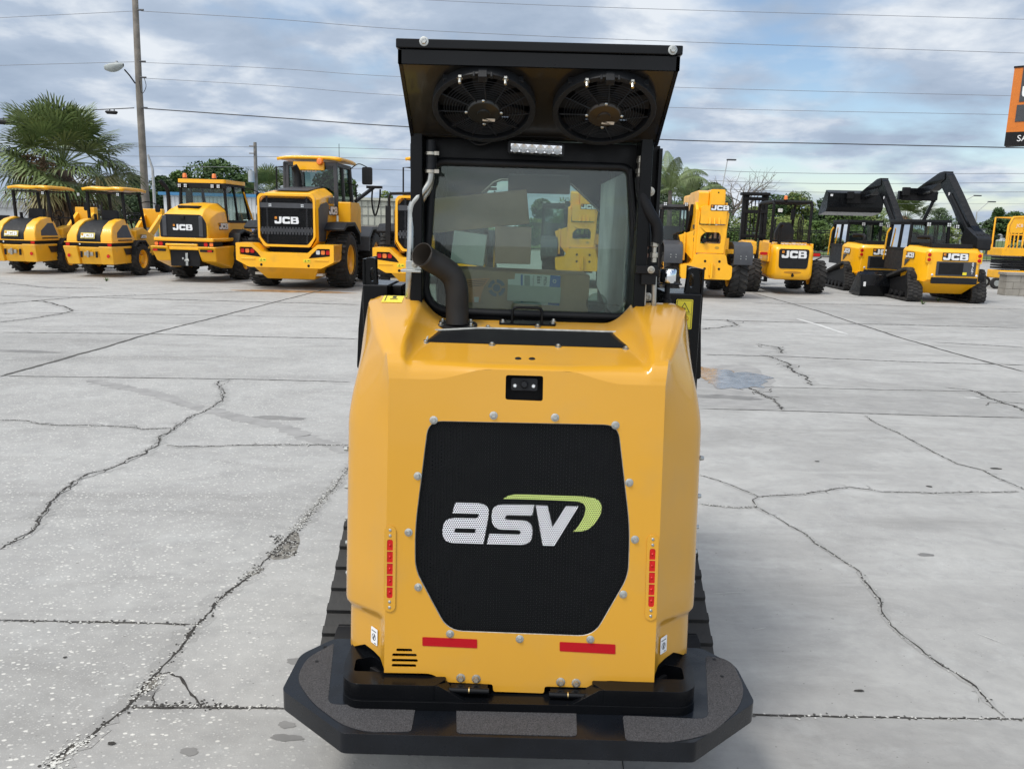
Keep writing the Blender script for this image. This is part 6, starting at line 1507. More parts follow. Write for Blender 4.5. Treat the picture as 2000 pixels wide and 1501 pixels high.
    # dark pits
    d1, q1 = speck(26, .085, 5.5); col = mixc(math('MULTIPLY', d1, .55), col, (.08, .075, .07))
    d2, q2 = speck(7, .05, 7.7); col = mixc(math('MULTIPLY', d2, .5), col, (.10, .095, .09))
    tn = N('ShaderNodeVectorMath'); tn.operation = 'SCALE'; Lk(col, tn.inputs[0]); tn.inputs['Scale'].default_value = tone; Lk(tn.outputs[0], bs.inputs['Base Color'])
    bmp = N('ShaderNodeBump'); bmp.inputs['Strength'].default_value = .35; bmp.inputs['Distance'].default_value = .004
    Lk(math('ADD', math('MULTIPLY', noise(160, 3), .6), math('ADD', s1, noise(30, 4))), bmp.inputs['Height']); Lk(bmp.outputs[0], bs.inputs['Normal'])
    return m
CRK = mat('crack_shadowed_dirt', (.035, .032, .028), .95, noise=.4, nscale=30)
JNT = mat('joint_filler', (.075, .072, .066), .95, noise=.4, nscale=20)
PAL = mat('chipped_pale_edge', (.55, .545, .51), .9, noise=.2, nscale=40)
DMP_SHADE = mat('damp_and_shade_patch', (.19, .185, .175), .6, noise=.25, nscale=5)
RST = mat('rust_stain', (.26, .155, .07), .85, noise=.5, nscale=5)
LNP = mat('white_line_paint', (.54, .54, .52), .7, noise=.15, nscale=6)
SPL = mat('spalled_concrete', (.17, .16, .14), .95, noise=.6, nscale=45, bump=1.0, bscale=60)
gb = MB(); gb.add([(-400,-60,0),(400,-60,0),(400,57,0),(-400,57,0)], [(0,1,2,3)], 0)
rg = random.Random(11)
def ribbon(pts, w, mi, z=.002, jit=.02, step=.03, wv=.6, taperend=True, px=True):
    P = [atZ(*p) if px else Vector((p[0], p[1], 0)) for p in pts]
    Q = [P[0]]
    for a, c in zip(P, P[1:]):
        L = (c-a).length; st = max(step, L/90); k = max(1, int(L/st))
        d = (c-a).normalized(); n = Vector((-d.y, d.x, 0)); ph = rg.uniform(0, 9); o = 0; jit_ = jit*1.5
        for i in range(1, k+1):
            o = o*.8 + rg.uniform(-1, 1)*jit_*.5; e = sin(pi*i/k)
            Q.append(a + (c-a)*(i/k) + n*o*min(1, e*2))
    vs = []; m = len(Q); ww = w
    for i, p in enumerate(Q):
        d = (Q[min(i+1, m-1)]-Q[max(i-1, 0)]).normalized(); n = Vector((-d.y, d.x, 0))
        ww = w*(1 + wv*rg.uniform(-1, 1)); 
        if taperend: ww *= min(1, .25+i/3, .25+(m-1-i)/3)
        vs += [p + n*ww/2 + Vector((0,0,z)), p - n*ww/2 + Vector((0,0,z))]
    gb.add(vs, [(2*i, 2*i+1, 2*i+3, 2*i+2) for i in range(m-1)], mi)
    return Q
def flecks(Q, n, spread, s0, s1, mi, z=.003):
    for _ in range(n):
        p = rg.choice(Q); q = Vector((p.x+rg.gauss(0, spread), p.y+rg.gauss(0, spread), z + rg.uniform(0, .0008))); r = rg.uniform(s0, s1); a = rg.uniform(0, 6)
        k = rg.choice((4,5,6)); gb.add([q + Vector((cos(a+2*pi*i/k)*r*rg.uniform(.6,1.2), sin(a+2*pi*i/k)*r*rg.uniform(.6,1.2), 0)) for i in range(k)], [tuple(range(k))], mi)
def blob(cx, cy, rx, ry, mi, z, n=40, rough=.25):   # px centre, radii in metres
    c = atZ(cx, cy); ph = [rg.uniform(0, 6) for _ in range(5)]
    pt = []
    for i in range(n):
        t = 2*pi*i/n; k = 1 + rough*(.5*sin(2*t+ph[0]) + .3*sin(3*t+ph[1]) + .3*sin(5*t+ph[2]) + .2*sin(9*t+ph[3]) + rg.uniform(-.12,.12)); pt.append((c.x+rx*k*cos(t), c.y+ry*k*sin(t)))
    gb.add([(x, y, z) for x, y in pt], [tuple(range(n))], mi)
# slabs that have weathered darker or paler than their neighbours
for q, sl_ in (([(1250,753),(1560,757),(2000,766),(2000,815),(1560,802),(1250,796)], 9), ([(385,1221),(575,1041),(700,905),(1216,905),(1216,1394),(556,1383),(262,1381)], 10), ([(1216,1394),(2000,1405),(2300,1520),(1216,1500)], 9),
               ([(300,652),(700,662),(1250,690),(1250,650),(700,620),(380,630)], 10), ([(1520,590),(2000,604),(2000,638),(1700,632)], 9), ([(0,651),(290,653),(110,704),(0,733)], 9)):
    gb.add([atZ(p[0], p[1], .0009) for p in q], [tuple(range(len(q)))], sl_)
# construction joints
J1 = [[(0,735.5),(120,702),(300,650),(470,607),(640,564)], [(1470,572),(1600,608),(1760,660),(1880,694),(2000,726)]]
for q in J1: ribbon(q, .045, 2, .0035, .012, .08, .35)
for q, w in (([(0,649),(300,652),(480,657),(700,662)],.035), ([(0,734),(300,738),(500,741),(684,746)],.018), ([(0,1210),(200,1215),(385,1219)],.007),
          ([(0,578),(150,580),(160,582)],.04), ([(160,580),(420,587),(700,595)],.05), ([(0,613),(120,611),(300,614),(700,620)],.02),
          ([(255,1382),(400,1382),(556,1384),(1000,1392),(1472,1395),(1700,1400),(2000,1404)],.008),
          ([(1372,692),(1560,697),(1760,706),(2000,713)],.03), ([(1372,624),(1500,628),(1700,633),(2000,640)],.045), ([(1372,798),(1560,803),(1800,811),(2000,816)],.014),
          ([(1390,754),(1560,757),(1720,761),(1900,764),(2000,765)],.016), ([(1820,668),(2000,678)],.03), ([(1470,592),(1700,595),(2000,604)],.05), ([(1940,1500),(1216,1480),(1216,1501)],.0)):
    if w: ribbon(q, w, 1, .0025, w*.4, .04, .5)
ribbon([(1213,1470),(1216,1490),(1218,1530)], .006, 1)
for q in ([(262,1380),(556,1382)], [(1472,1397),(2000,1405)], [(0,1211),(385,1220)]):
    Q = ribbon(q, .004, 1, .002, .006); flecks(Q, 60, .006, .002, .006, 3); flecks(Q, 50, .006, .003, .008, 2)
# the long diagonal joint, spalled
dj = [(60,1540),(140,1455),(168,1450),(270,1358),(330,1290),(385,1220),(440,1160),(505,1110),(540,1070),(575,1040),(620,985),(655,950),(690,900)]
Q = ribbon(dj, .010, 1, .003, .008, .02, .7); flecks(Q, 220, .012, .002, .006, 3); flecks(Q, 420, .013, .002, .007, 1); ribbon(dj, .085, 9, .0013, .02, .03, .6)
Q2 = ribbon([(100,1500),(150,1455),(165,1450)], .028, 7, .0022, .02, .02, .6); flecks(Q2, 120, .02, .002, .007, 3)
Q3 = ribbon([(478,1128),(500,1108)], .035, 7, .0022, .02, .02); flecks(Q3, 80, .015, .002, .006, 3); flecks(Q3, 60, .015, .002, .006, 1)
gb.add([atZ(*p, .0022) for p in [(520,1085),(548,1060),(572,1037),(583,1040),(586,1056),(577,1082),(560,1090),(535,1092)]], [tuple(range(8))], 7)
Q4 = [atZ(rg.uniform(530,580), rg.uniform(1045,1086)) for _ in range(40)]; flecks(Q4, 180, .01, .002, .006, 3); flecks(Q4, 260, .01, .002, .008, 1)
Q5 = [atZ(575+t*110, 1035-t*120) for t in [i/40 for i in range(41)]]; flecks(Q5, 500, .02, .002, .007, 3); flecks(Q5, 260, .02, .002, .006, 7)
Q6 = ribbon([(270,1358),(300,1330),(312,1318)], .04, 7, .0021, .02, .02); flecks(Q6, 100, .02, .002, .006, 3)
ribbon([(310,1318),(330,1313),(352,1322),(366,1345),(385,1368),(392,1378)], .008, 1, .0032, .008, .02)
ribbon([(300,1378),(298,1362),(303,1352),(318,1345)], .006, 1, .0032, .006, .02)
gb.add([atZ(*p, .0021) for p in [(262,1362),(272,1345),(300,1338),(312,1342),(298,1354),(296,1366),(280,1366)]], [tuple(range(7))], 4)
flecks([atZ(300+i*12, 1374+(i%2)*6) for i in range(12)], 80, .01, .002, .006, 1)
# wandering cracks
C1 = [(0,1072),(30,1052),(60,1040),(76,1022),(80,1008),(95,990),(112,968),(140,945),(160,932),(172,925),(205,918),(245,900),(285,885),(310,868),(315,850),(340,836),(370,815),(415,795),(435,782),(440,768),(425,752),(430,744),(450,741)]
Q = ribbon(C1, .011, 1, .003, .014, .022, .8); flecks(Q, 220, .016, .002, .006, 3); flecks(Q, 460, .012, .002, .007, 1); ribbon(C1, .09, 9, .0013, .02, .03, .7); ribbon([(x+rg.uniform(-3,3), y+rg.uniform(1,4)) for x, y in C1[::2]], .004, 1, .0031, .02, .03, .8)
for q, w in (([(0,820),(50,821),(70,826),(110,830),(200,831),(250,834),(280,838),(335,836)],.012), ([(325,868),(350,872),(390,872),(440,870),(520,869),(680,869)],.011), ([(0,593),(60,588),(85,588),(130,601),(140,607),(120,613),(60,622),(0,629)],.03), ([(60,588),(160,580),(400,572),(560,566)],.03),
          ([(0,552),(100,562),(200,563)],.03),
          ([(1370,928),(1400,937),(1430,948),(1460,960),(1480,970),(1470,976),(1478,990),(1510,1006),(1535,1022),(1570,1041),(1610,1071),(1630,1084),(1660,1103),(1678,1115),(1690,1137),(1718,1168),(1722,1194),(1740,1222),(1775,1250),(1805,1275),(1840,1300),(1880,1324),(1905,1340),(1930,1370),(1962,1400)],.0062),
          ([(1480,970),(1560,966),(1600,960),(1660,951),(1720,960),(1830,963),(1990,960)],.009), ([(1372,985),(1440,992),(1475,990)],.003),
          ([(1690,812),(1710,826),(1750,843),(1790,865),(1830,886),(1870,906),(1920,918),(1960,938),(2000,956)],.008),
          ([(1500,695),(1540,710),(1545,722),(1578,738),(1584,752)],.028), ([(1445,753),(1490,770),(1512,783),(1528,800)],.030), ([(1895,762),(1930,776),(1970,790),(2000,803)],.03), ([(1480,672),(1520,678),(1530,690)],.025), ([(1420,624),(1440,635),(1372,643)],.03)):
    Q = ribbon(q, w, 1, .003, w*.9, .025, .7); ribbon(q, w*5, 9, .0013, w, .04, .6)
    flecks(Q, 150, .006+w*.3, .0015, .005+w*.1, 1); flecks(Q, 110, max(.01, w*.6), .002, .006+w*.05, 3)
    for _ in range(5):
        k = rg.randrange(len(Q)); a_ = rg.uniform(0, 6.3); L_ = w*rg.uniform(4, 12); p_ = Q[k]; ribbon([(p_.x, p_.y), (p_.x+L_*.5*cos(a_), p_.y+L_*.5*sin(a_)), (p_.x+L_*cos(a_+.5), p_.y+L_*sin(a_+.5))], w*.35, 1, .0031, w*.5, .015, .6, px=False)
# tyre mark, damp marks, painted shade under the wheel loader, leaves, paint
ribbon([(170,742),(260,760),(330,778),(420,802),(500,822),(580,845),(690,884)], .15, 8, .0012, .03, .03, .45)
blob(545,816,.22,.07,4,.0014); blob(40,686,.5,.1,4,.0014); blob(640,1270,.06,.03,4,.0014); blob(600,1292,.08,.03,4,.0014); blob(560,1415,.03,.02,4,.0014); blob(370,1467,.03,.02,4,.0014); blob(1808,1083,.05,.02,4,.0014); blob(560,1440,.05,.02,4,.0014)
blob(1678,1349,.018,.008,1,.0035,16); blob(1945,915,.05,.016,1,.0035,16); blob(1596,901,.02,.01,1,.0035,14); blob(1815,950,.02,.015,1,.0035,14); blob(218,1452,.015,.008,1,.0035,14); blob(127,1284,.008,.006,1,.0035,12); blob(1900,777,.09,.03,6,.0035,16)
blob(1392,730,.26,.55,5,.002,90,.35); blob(1425,742,.58,.95,8,.0012,90,.4); blob(1440,790,.5,.16,8,.0018,90,.5); blob(1410,775,.35,.12,4,.0019,90,.5); blob(570,569,1.2,.35,5,.0016,50,.3); blob(590,557,1.6,.6,4,.0014,50,.3)  # last dark patch paints shade on the ground under the wheel loader
ribbon([(1555,622),(1600,635),(1657,654)], .09, 6, .0038, .005, .1, .1); ribbon([(1480,649),(1700,657)], .05, 6, .002, .02, .1, .5)
ribbon([(1908,1237),(1962,1258)], .004, 3, .004, .0, .02, .1); ribbon([(1390,1160),(1455,1157)], .003, 3, .004, .002, .02, .1); ribbon([(1475,1230),(1495,1226)], .004, 3, .004, .003, .02, .1)
g = gb.build('concrete_lot', [ground_mat(), CRK, JNT, PAL, DMP_SHADE, RST, LNP, SPL, mat('tyre_mark', (.285,.28,.27), .85, noise=.15, nscale=6), ground_mat(.90, 'darker_concrete_slab'), ground_mat(1.05, 'paler_concrete_slab')], None, smooth=0); tag(g, kind='structure')
# standing water
def sheet(name, pts, z, m, kind='structure'):
    b = MB(); b.add([(p[0], p[1], z) for p in pts], [tuple(range(len(pts)))]); return tag(b.build(name, m, None, smooth=0), kind=kind)
c = atZ(1425, 738); pd = []
for i in range(90):
    t = 2*pi*i/90; k = 1+.14*sin(3*t+1)+.10*sin(5*t)+.07*sin(11*t)+.05*sin(17*t)+rg.uniform(-.04,.04); pd.append((c.x+.42*k*cos(t)*1.0, c.y+.62*k*sin(t)))
sheet('puddle', pd, .0045, mat('shallow_water', (.21,.215,.22), .16, noise=.35, nscale=9, rvar=.10, spec=.6))
GRS = mat('mown_grass', (.085,.125,.030), .9, noise=.35, nscale=1.5, bump=.8, bscale=12)
sheet('verge', [(-400,57),(400,57),(400,400),(-400,400)], -.01, GRS)
b = MB(); b.box(-400, 400, 56.2, 56.6, 0, .16); tag(b.build('kerb', mat('pale_kerb', (.42,.41,.38), .8, noise=.1), None), kind='structure')
sheet('road', [(-400,75),(400,75),(400,83),(-400,83)], .0, mat('asphalt', (.06,.06,.06), .9, noise=.2))
# weeds in the joints
WEED = mat('weed_green', (.08,.14,.03), .8, noise=.3)
for px, lab in (((208,549),'small green weed in a joint near the second small loader'), ((1802,594),'dry weed tuft on the concrete in front of the nearest arm loader'), ((1832,588),'tiny weed beside the track of the nearest arm loader')):
    p = atZ(*px); b = MB()
    for k in range(26):
        a = rg.uniform(0, 6.3); r = rg.uniform(.03,.16); h = rg.uniform(.03,.13); q = Vector((cos(a), sin(a), 0)); n = Vector((-q.y, q.x, 0))*.012
        b.add([p-n, p+n, p+q*r+Vector((0,0,h))], [(0,1,2)])
    tag(b.build('weed', WEED, None, smooth=0), lab, 'weed')

# ================================================================ vegetation
LEAF = [mat('leaf_deep_green', (.035,.070,.018), .65, noise=.45, nscale=.9, spec=.3), mat('leaf_mid_green', (.060,.105,.022), .65, noise=.4, nscale=.9, spec=.3), mat('leaf_light_green', (.14,.18,.045), .65, noise=.35, nscale=.8, spec=.3), mat('leaf_grey_green', (.075,.105,.055), .7, noise=.4, nscale=.9, spec=.2)]
BARK = mat('tree_bark', (.10,.085,.07), .9, noise=.4, nscale=5)
def leaf_cloud(b, c, R, n, s, r, mi=0, flat=.6):
    for _ in range(n):
        while True:
            v = Vector((r.uniform(-1,1), r.uniform(-1,1), r.uniform(-1,1)))
            if v.length < 1: break
        v = v.normalized()*(v.length**.45)
        p = c + Vector((v.x*R[0], v.y*R[1], v.z*R[2])); a = Vector((r.gauss(0,1), r.gauss(0,1), r.gauss(0,.7))).normalized(); q = a.orthogonal().normalized()
        k = s*r.uniform(.6,1.4); a = a*k; q = q*k*.5
        b.add([p-a, p+q, p+a, p-q], [(0,1,2,3)], mi)
def tree(name, px, Y, top, w, label, cat, group, m=0, m2=1, hb=None, n=26, leaf=.16, seed=1, bottom=None, per=200, trunk=True, lob=.34):
    leaf *= .62; r = random.Random(seed); T = atY(px, top, Y); x = T.x; H = T.z; wd = w/FPX*Y; z0 = (atY(px, bottom, Y).z if bottom else .35*H); z0 = max(z0, .3)
    t = empty(name, (x, Y, 0), 0, label, cat, group)
    ch = (H-z0)
    b = MB()
    if trunk:
        b.tube([(0,0,0), (.05*wd*r.uniform(-1,1),0,z0*.6), (0,0,z0+.3*ch)], [.045*H*.7+.03, .035*H*.6, .02*H*.6], 7)
    b2 = MB()
    for i in range(n):
        th = r.uniform(0, 2*pi); u = r.random()**.5; zz = r.random()
        env = max(.15, (1-abs(2*zz-.85)**2.2*.75))
        c = Vector((cos(th)*u*.40*wd*env, sin(th)*u*.40*wd*env, z0 + ch*(.12+.76*zz)))
        R = lob*min(wd, ch)*r.uniform(.45,1.0)
        R = min(R, H - c.z) if c.z + R*.7 > H else R
        leaf_cloud(b2, c, (R, R, R*.72), int(per*r.uniform(.7,1.3)), leaf, r, r.choice((0,0,1)))
        if trunk and i % 3 == 0: b.tube([(0,0,z0+.1*ch*r.random()), c*.55+Vector((0,0,z0*.45)), c], [.018*H, .012*H, .006*H], 5)
    if trunk: b.build('trunk', BARK, t)
    b2.build('crown', [LEAF[m], LEAF[m2]], t, smooth=0)
    return t
GT = 'trees beyond the lot'
tree('broad_tree', 428, 75, 300, 125, 'rounded dark green tree behind the glazed cab loader', 'tree', GT, 0, 1, n=34, leaf=.26, seed=3, bottom=420)
tree('broad_tree', 352, 72, 332, 60, 'lower green tree left of the rounded tree, above the beacons', 'tree', GT, 0, 1, n=18, leaf=.24, seed=4, bottom=420)
tree('broad_tree', 475, 74, 340, 60, 'dark green tree sloping down behind the pole with the transformer', 'tree', GT, 0, 1, n=20, leaf=.24, seed=5, bottom=430)
tree('broad_tree', 655, 70, 322, 95, 'dark green tree to the right of the big wheel loader cab', 'tree', GT, 0, 1, n=26, leaf=.24, seed=6, bottom=430)
tree('small_tree', 752, 62, 370, 40, 'small pale tree top above the pale ribbed shed', 'tree', GT, 1, 2, n=14, leaf=.18, seed=7, bottom=430, per=70)
for i, (px, top, w) in enumerate(((215,345,90),(262,338,70),(315,340,70),(20,415,60),(150,400,80))):
    tree('background_tree', px, 60+i*2, top, w, ('grey green tree behind the right side of the fan palm','grey green tree right of the fan palm, behind the wooden pole','grey green tree between wooden pole and cab loader','low tree at the left edge behind the house roof','dark shrub mass behind the fan palm trunk')[i], 'tree', GT, 3, 0, n=20, leaf=.2, seed=20+i, bottom=440)
for i, (px, top, w, m) in enumerate(((1290,345,80,3),(1345,338,80,0),(1395,352,70,3),(1515,378,70,0),(1560,370,80,0),(1610,385,70,0),(1655,400,80,1),(1700,398,80,0),(1240,380,90,0),(1180,385,90,0),(1130,380,90,0),(1060,385,90,0))):
    tree('background_tree', px, 78+(i%3)*3, top, w, ['tree behind the feathery palm at left','dark tree under the arching palm fronds','tree beside the bare tree','dark green tree above the forklift mast','dark green tree above the forklift guard','green tree left of the raised bucket','green tree under the raised bucket','green tree right of the raised bucket','dark tree hidden behind the cab, right part','dark tree hidden behind the cab, middle','dark tree seen through the front window','dark tree hidden behind the stacked boxes'][i], 'tree', GT, m, (1,2,0)[i%3], n=22, leaf=.25, seed=40+i, bottom=470)
# scrub hedge in front of those trees
for i, px in enumerate(range(1040, 1850, 62)):
    top = (425,418,430,408,415,402,412,400,420,428,432,440,446,440)[i%14]
    tree('scrub_bush', px, 62+(i%2)*2, top, 95, 'light green scrub bush behind the black fence, ' + ['left of the cab window','in line with the stacked boxes','behind the far telehandler','behind the hose side of the cab','left of the feathery palm','under the feathery palms','under the arching frond','below the bare tree','behind the forklift mast','behind the forklift guard','below the raised bucket','between forklift and rear arm loader','behind the rear arm loader cab','behind the nearest arm loader cab'][i%14], 'bush', 'scrub bushes behind the fence', 2 if i%3 else 1, 1 if i%2 else 2, n=26, leaf=.15, seed=70+i, bottom=500, trunk=False, lob=.42, per=210)
tree('gum_tree', 1838, 70, 404, 70, 'airy grey green tree between the two raised arms', 'tree', GT, 3, 0, n=26, leaf=.14, seed=90, bottom=450, per=90)
tree('gum_tree', 1880, 70, 418, 60, 'airy tree behind the pivot of the nearest arm', 'tree', GT, 3, 0, n=18, leaf=.14, seed=91, bottom=450, per=100)
tree('cypress', 1952, 85, 404, 22, 'narrow pointed cypress standing above the scissor lift', 'tree', GT, 0, 0, n=26, leaf=.2, seed=92, bottom=460, lob=.5)
tree('background_tree', 1985, 84, 412, 70, 'dark rounded tree at the right edge beside the cypress', 'tree', GT, 0, 0, n=26, leaf=.24, seed=93, bottom=470)
tree('background_tree', 1935, 84, 428, 50, 'dark tree left of the cypress foot', 'tree', GT, 0, 3, n=16, leaf=.24, seed=94, bottom=470)
# bare tree
bt = atY(1425, 470, 66); t = empty('bare_tree', (bt.x, 66, 0), 0, 'leafless grey tree with spreading twigs behind the telehandler boom', 'tree')
b = MB(); r = random.Random(5)
def branch(p, d, L, rad, dep):
    q = p; pts = [p]; 
    for i in range(3): d = (d + Vector((r.gauss(0,.16), r.gauss(0,.16), r.gauss(.02,.10)))).normalized(); q = q + d*L/3; pts.append(q)
    b.tube(pts, [rad, rad*.85, rad*.7, rad*.5], 5)
    if dep:
        for k in range(3 if dep > 1 else 4): branch(pts[r.choice((1,2,3))], (d + Vector((r.gauss(0,.65), r.gauss(0,.5), r.gauss(.1,.4)))).normalized(), L*r.uniform(.55,.8), rad*.5, dep-1)
branch(Vector((0,0,0)), Vector((.05,0,1)), 3.4, .20, 0)
for k in range(6): branch(Vector((.1,0,2.2+.25*k)), Vector((r.uniform(-.6,.9), r.uniform(-.3,.3), r.uniform(.3,.9))).normalized(), r.uniform(1.6,2.6), .09, 3)
b.build('trunk', mat('bare_grey_bark', (.16,.14,.12), .9, noise=.3), t)
# fan palms
FANG = [mat('palm_frond_green', (.105,.145,.045), .5, noise=.35, nscale=3), mat('palm_frond_light', (.15,.20,.07), .5, noise=.3, nscale=3), mat('palm_frond_yellowing', (.17,.15,.055), .6, noise=.3, nscale=3)]
FAND = mat('dead_palm_frond', (.17,.115,.065), .85, noise=.45, nscale=4)
def fan(b, base, d, L, size, mi, r, droop=.5, nb=36):
    d = d.normalized(); side = d.cross(Vector((0,0,1)))
    if side.length < .1: side = Vector((1,0,0))
    side.normalize(); up = side.cross(d).normalized()
    tip = base + d*L - Vector((0,0,L*.18*droop)); mid = base + d*L*.5
    b.tube([base, mid, tip], [.022, .016, .012], 4, mi=mi)
    tw = r.uniform(-.5,.5); side = (side*cos(tw) + up*sin(tw)).normalized(); up = side.cross(d).normalized()
    for k in range(nb):
        a = (-1 + 2*k/(nb-1))*r.uniform(1.75,2.0); v = (d*cos(a) + side*sin(a)*.95).normalized(); l = size*(.72+.28*cos(a*.5))*r.uniform(.88,1.08)
        w = size*.030; n = v.cross(up).normalized()*w; p0 = tip; p1 = tip + v*l*.55 + up*.06*size*(1 if k%2 else -.5); dr = Vector((0,0,-1))*l*droop
        p2 = tip + v*l*.85 + dr*.22; p3 = tip + v*l*1.0 + dr*.55
        b.add([p0-n*.2, p0+n*.2, p1+n, p1-n, p2+n*.55, p2-n*.55, p3], [(0,1,2,3),(3,2,4,5),(5,4,6)], mi)
def fan_palm(px, Y, zc, label, S=1.0, nf=40, nd=26, seed=1, base=None, group='fan palms'):
    r = random.Random(seed); p = atY(px, 440, Y); t = empty('fan_palm', (p.x, Y, 0), 0, label, 'palm', group)
    b = MB(); n = 14; pts = [Vector((.12*sin(i*.5), 0, zc*i/n)) for i in range(n+1)]
    b.tube(pts, [.26*S*(1+.10*(i%2)) for i in range(n+1)], 12)
    for k in range(70):
        a = r.uniform(0,6.3); z = zc*r.uniform(.35,1.0); d = Vector((cos(a), sin(a), .9)); q = Vector((.12*sin(z/zc*7),0,z)) + Vector((cos(a), sin(a), 0))*.22*S; b.bar(q, q + d*.20*S, .07*S, .03*S)
    b.build('trunk', mat('palm_trunk_%d' % seed, (.14,.11,.085), .9, noise=.4, nscale=6), t)
    b = MB(); c = Vector((.05,0,zc+.15))
    for k in range(nf):
        ga = k*2.39996; el = -.62 + 2.05*((k+.5)/nf)**.95 
        el = min(1.45, el) + r.uniform(-.1,.1); d = Vector((cos(ga)*cos(el), sin(ga)*cos(el), sin(el)))
        fan(b, c, d, S*r.uniform(1.0,1.45), S*r.uniform(.85,1.08), (2 if el < -.15 and r.random() < .6 else r.choice((0,0,1))), r, .6 if el < .3 else .22)
    b.build('crown', FANG, t, smooth=0)
    b = MB()
    for k in range(nd):
        ga = r.uniform(0,6.3); el = r.uniform(-1.2,-.5); d = Vector((cos(ga)*cos(el), sin(ga)*cos(el), sin(el))); fan(b, c + Vector((0,0,-.2)), d, S*r.uniform(.5,.95), S*r.uniform(.7,1.0), 0, r, 1.1, 18)
    leaf_cloud(b, Vector((-.45*S,-.6*S,zc-.1)), (.55*S,.45*S,.5*S), int(300*S), .10*S, r)
    b.build('dead_fronds', FAND, t, smooth=0)
    return t
fan_palm(128, 29, 3.15, 'large fan palm with brown skirt behind the two small loaders', 1.14, 60, 34, 2)
fan_palm(522, 58, 2.9, 'distant fan palm behind the small utility pole', 1.15, 34, 10, 5)
fan_palm(1768, 66, 2.7, 'distant fan palm seen between the raised arms', 1.1, 30, 8, 6)
# feathery palm
def feather_palm(px, Y, top, label, seed, specs, group='feathery palms'):
    r = random.Random(seed); p = atY(px, 440, Y); Hh = atY(px, top, Y).z; t = empty('feather_palm', (p.x, Y, 0), 0, label, 'palm', group)
    b = MB(); b.tube([(0,0,0),(.05,0,Hh*.5),(0,0,Hh)], [.16,.13,.09], 8); b.build('trunk', BARK, t)
    b = MB()
    for (ax, az, L, cu) in specs:
        ax += r.uniform(-.05,.05); d = Vector((cos(ax)*cos(az), sin(ax)*cos(az), sin(az))); q = Vector((0,0,Hh)); pts = [q]; n = 16; h = Vector((cos(ax), sin(ax), 0))
        for i in range(n):
            e = az - cu*((i/n)**1.3); q = q + (h*cos(e) + Vector((0,0,sin(e))))*L/n; pts.append(q)
        b.tube(pts, [.03*(1-.8*i/n) for i in range(n+1)], 4)
        for i in range(2, n+1):
            dd = (pts[i]-pts[i-1]).normalized(); sd_ = dd.cross(Vector((0,0,1))).normalized()
            for s in (-1,1):
                for j in range(4):
                    q = pts[i-1].lerp(pts[i], j/4+.1); ll = .62*sin(pi*min(1, (i+1)/(n+2))*.85+.35)*r.uniform(.8,1.1); v = (sd_*s*.65 + dd*.45 + Vector((0,0,-.25))).normalized()
                    p1 = q + v*ll*.55; p2 = q + v*ll*.8 + Vector((0,0,-ll*.45)); w = dd*.013
                    b.add([q-w, q+w, p1+w*1.2, p1-w*1.2, p2], [(0,1,2,3),(3,2,4)])
    b.build('crown', [FANG[0]], t, smooth=0)
SP = [(pi, 1.2, 2.3, 1.5), (2.6, 1.35, 2.4, 1.1), (.3, 1.15, 2.5, 1.9), (0, .95, 2.4, 2.1), (pi*1.1, 1.0, 2.2, 1.8), (1.6, 1.4, 2.4, 1.0), (4.7, 1.35, 2.2, 1.4)]
feather_palm(1305, 40, 372, 'feathery palm behind the left side of the telehandler cab', 3, SP)
feather_palm(1345, 42, 400, 'feathery palm with one long arching frond behind the telehandler boom', 8, SP[::-1])

# ================================================================ buildings and fence
t = empty('white_building', (*atY(430, 440, 48)[:2], 0), 0, 'low white building with a blue roof edge behind the cab loader', 'building')
WW = mat('white_siding', (.60,.62,.63), .7, noise=.06, nscale=2)
b = MB(); b.box(-3.2,3.4,0,8,0,2.85); b.build('wall', WW, t)
b = MB(); b.box(-3.4,3.6,-.2,8.2,2.85,3.02); b.build('roof_edge', mat('blue_fascia', (.05,.20,.38), .5), t)
for x in (-2.2,1.4,2.6):
    b = MB(); b.box(x-.55,x+.55,-.06,.02,1.0,2.0); w = b.build('window', mat('window_frame_%d' % int(x*10), (.4,.4,.38), .5), t, .01); b = MB(); b.box(x-.48,x+.48,-.07,-.062,1.07,1.93); b.build('pane', mat('dark_pane_%d' % int(x*10), (.02,.025,.025), .1), w)
b = MB()
for k in range(30): b.box(-3.2+k*.22, -3.19+k*.22, -.012, 0, .1, 2.8)
b.build('siding_seams', GRY, t, smooth=0)
t = empty('house', (*atY(5, 440, 42)[:2], 0), 0, 'pale house with flat grey roof at the left edge behind the palm', 'building')
b = MB(); b.box(-4,1.6,0,6,0,1.9); b.build('wall', WW, t); b = MB(); b.box(-4.3,1.9,-.3,6.3,1.9,2.2); b.build('roof', mat('grey_roof', (.30,.31,.33), .7), t)
b = MB(); b.box(-.4,.4,-.05,.02,.7,1.5); b.build('window', BLKM, t)
# ribbed pale shed and the dark flatbed before it
t = empty('ribbed_shed', (*atY(700, 440, 38)[:2], 0), 0, 'pale translucent shed with vertical ribs behind the two wheel loaders', 'shed')
SHD = mat('translucent_sheeting', (.44,.45,.38), .6, noise=.15, nscale=1.2)
b = MB(); b.box(-1.6,2.0,0,4,0,2.62); b.build('wall', SHD, t)
b = MB()
for k in range(13): b.box(-1.6+k*.29, -1.575+k*.29, -.03, 0, 0, 2.62)
for z in (1.5,1.95,2.35,2.6): b.box(-1.6,2.0,-.034,-.004,z-.012,z+.012)
b.build('ribs', mat('rib_grey', (.22,.23,.21), .6), t, smooth=0); b = MB(); b.prism([(-1.7,2.62),(2.1,2.60),(2.0,2.72),(-1.6,2.74)], 'y', -.1, 4.1); b.build('roof', SHD, t)
t = empty('flatbed_body', (*atY(720, 440, 34)[:2], 0), 0, 'dark flatbed side standing behind the big wheel loader', 'trailer')
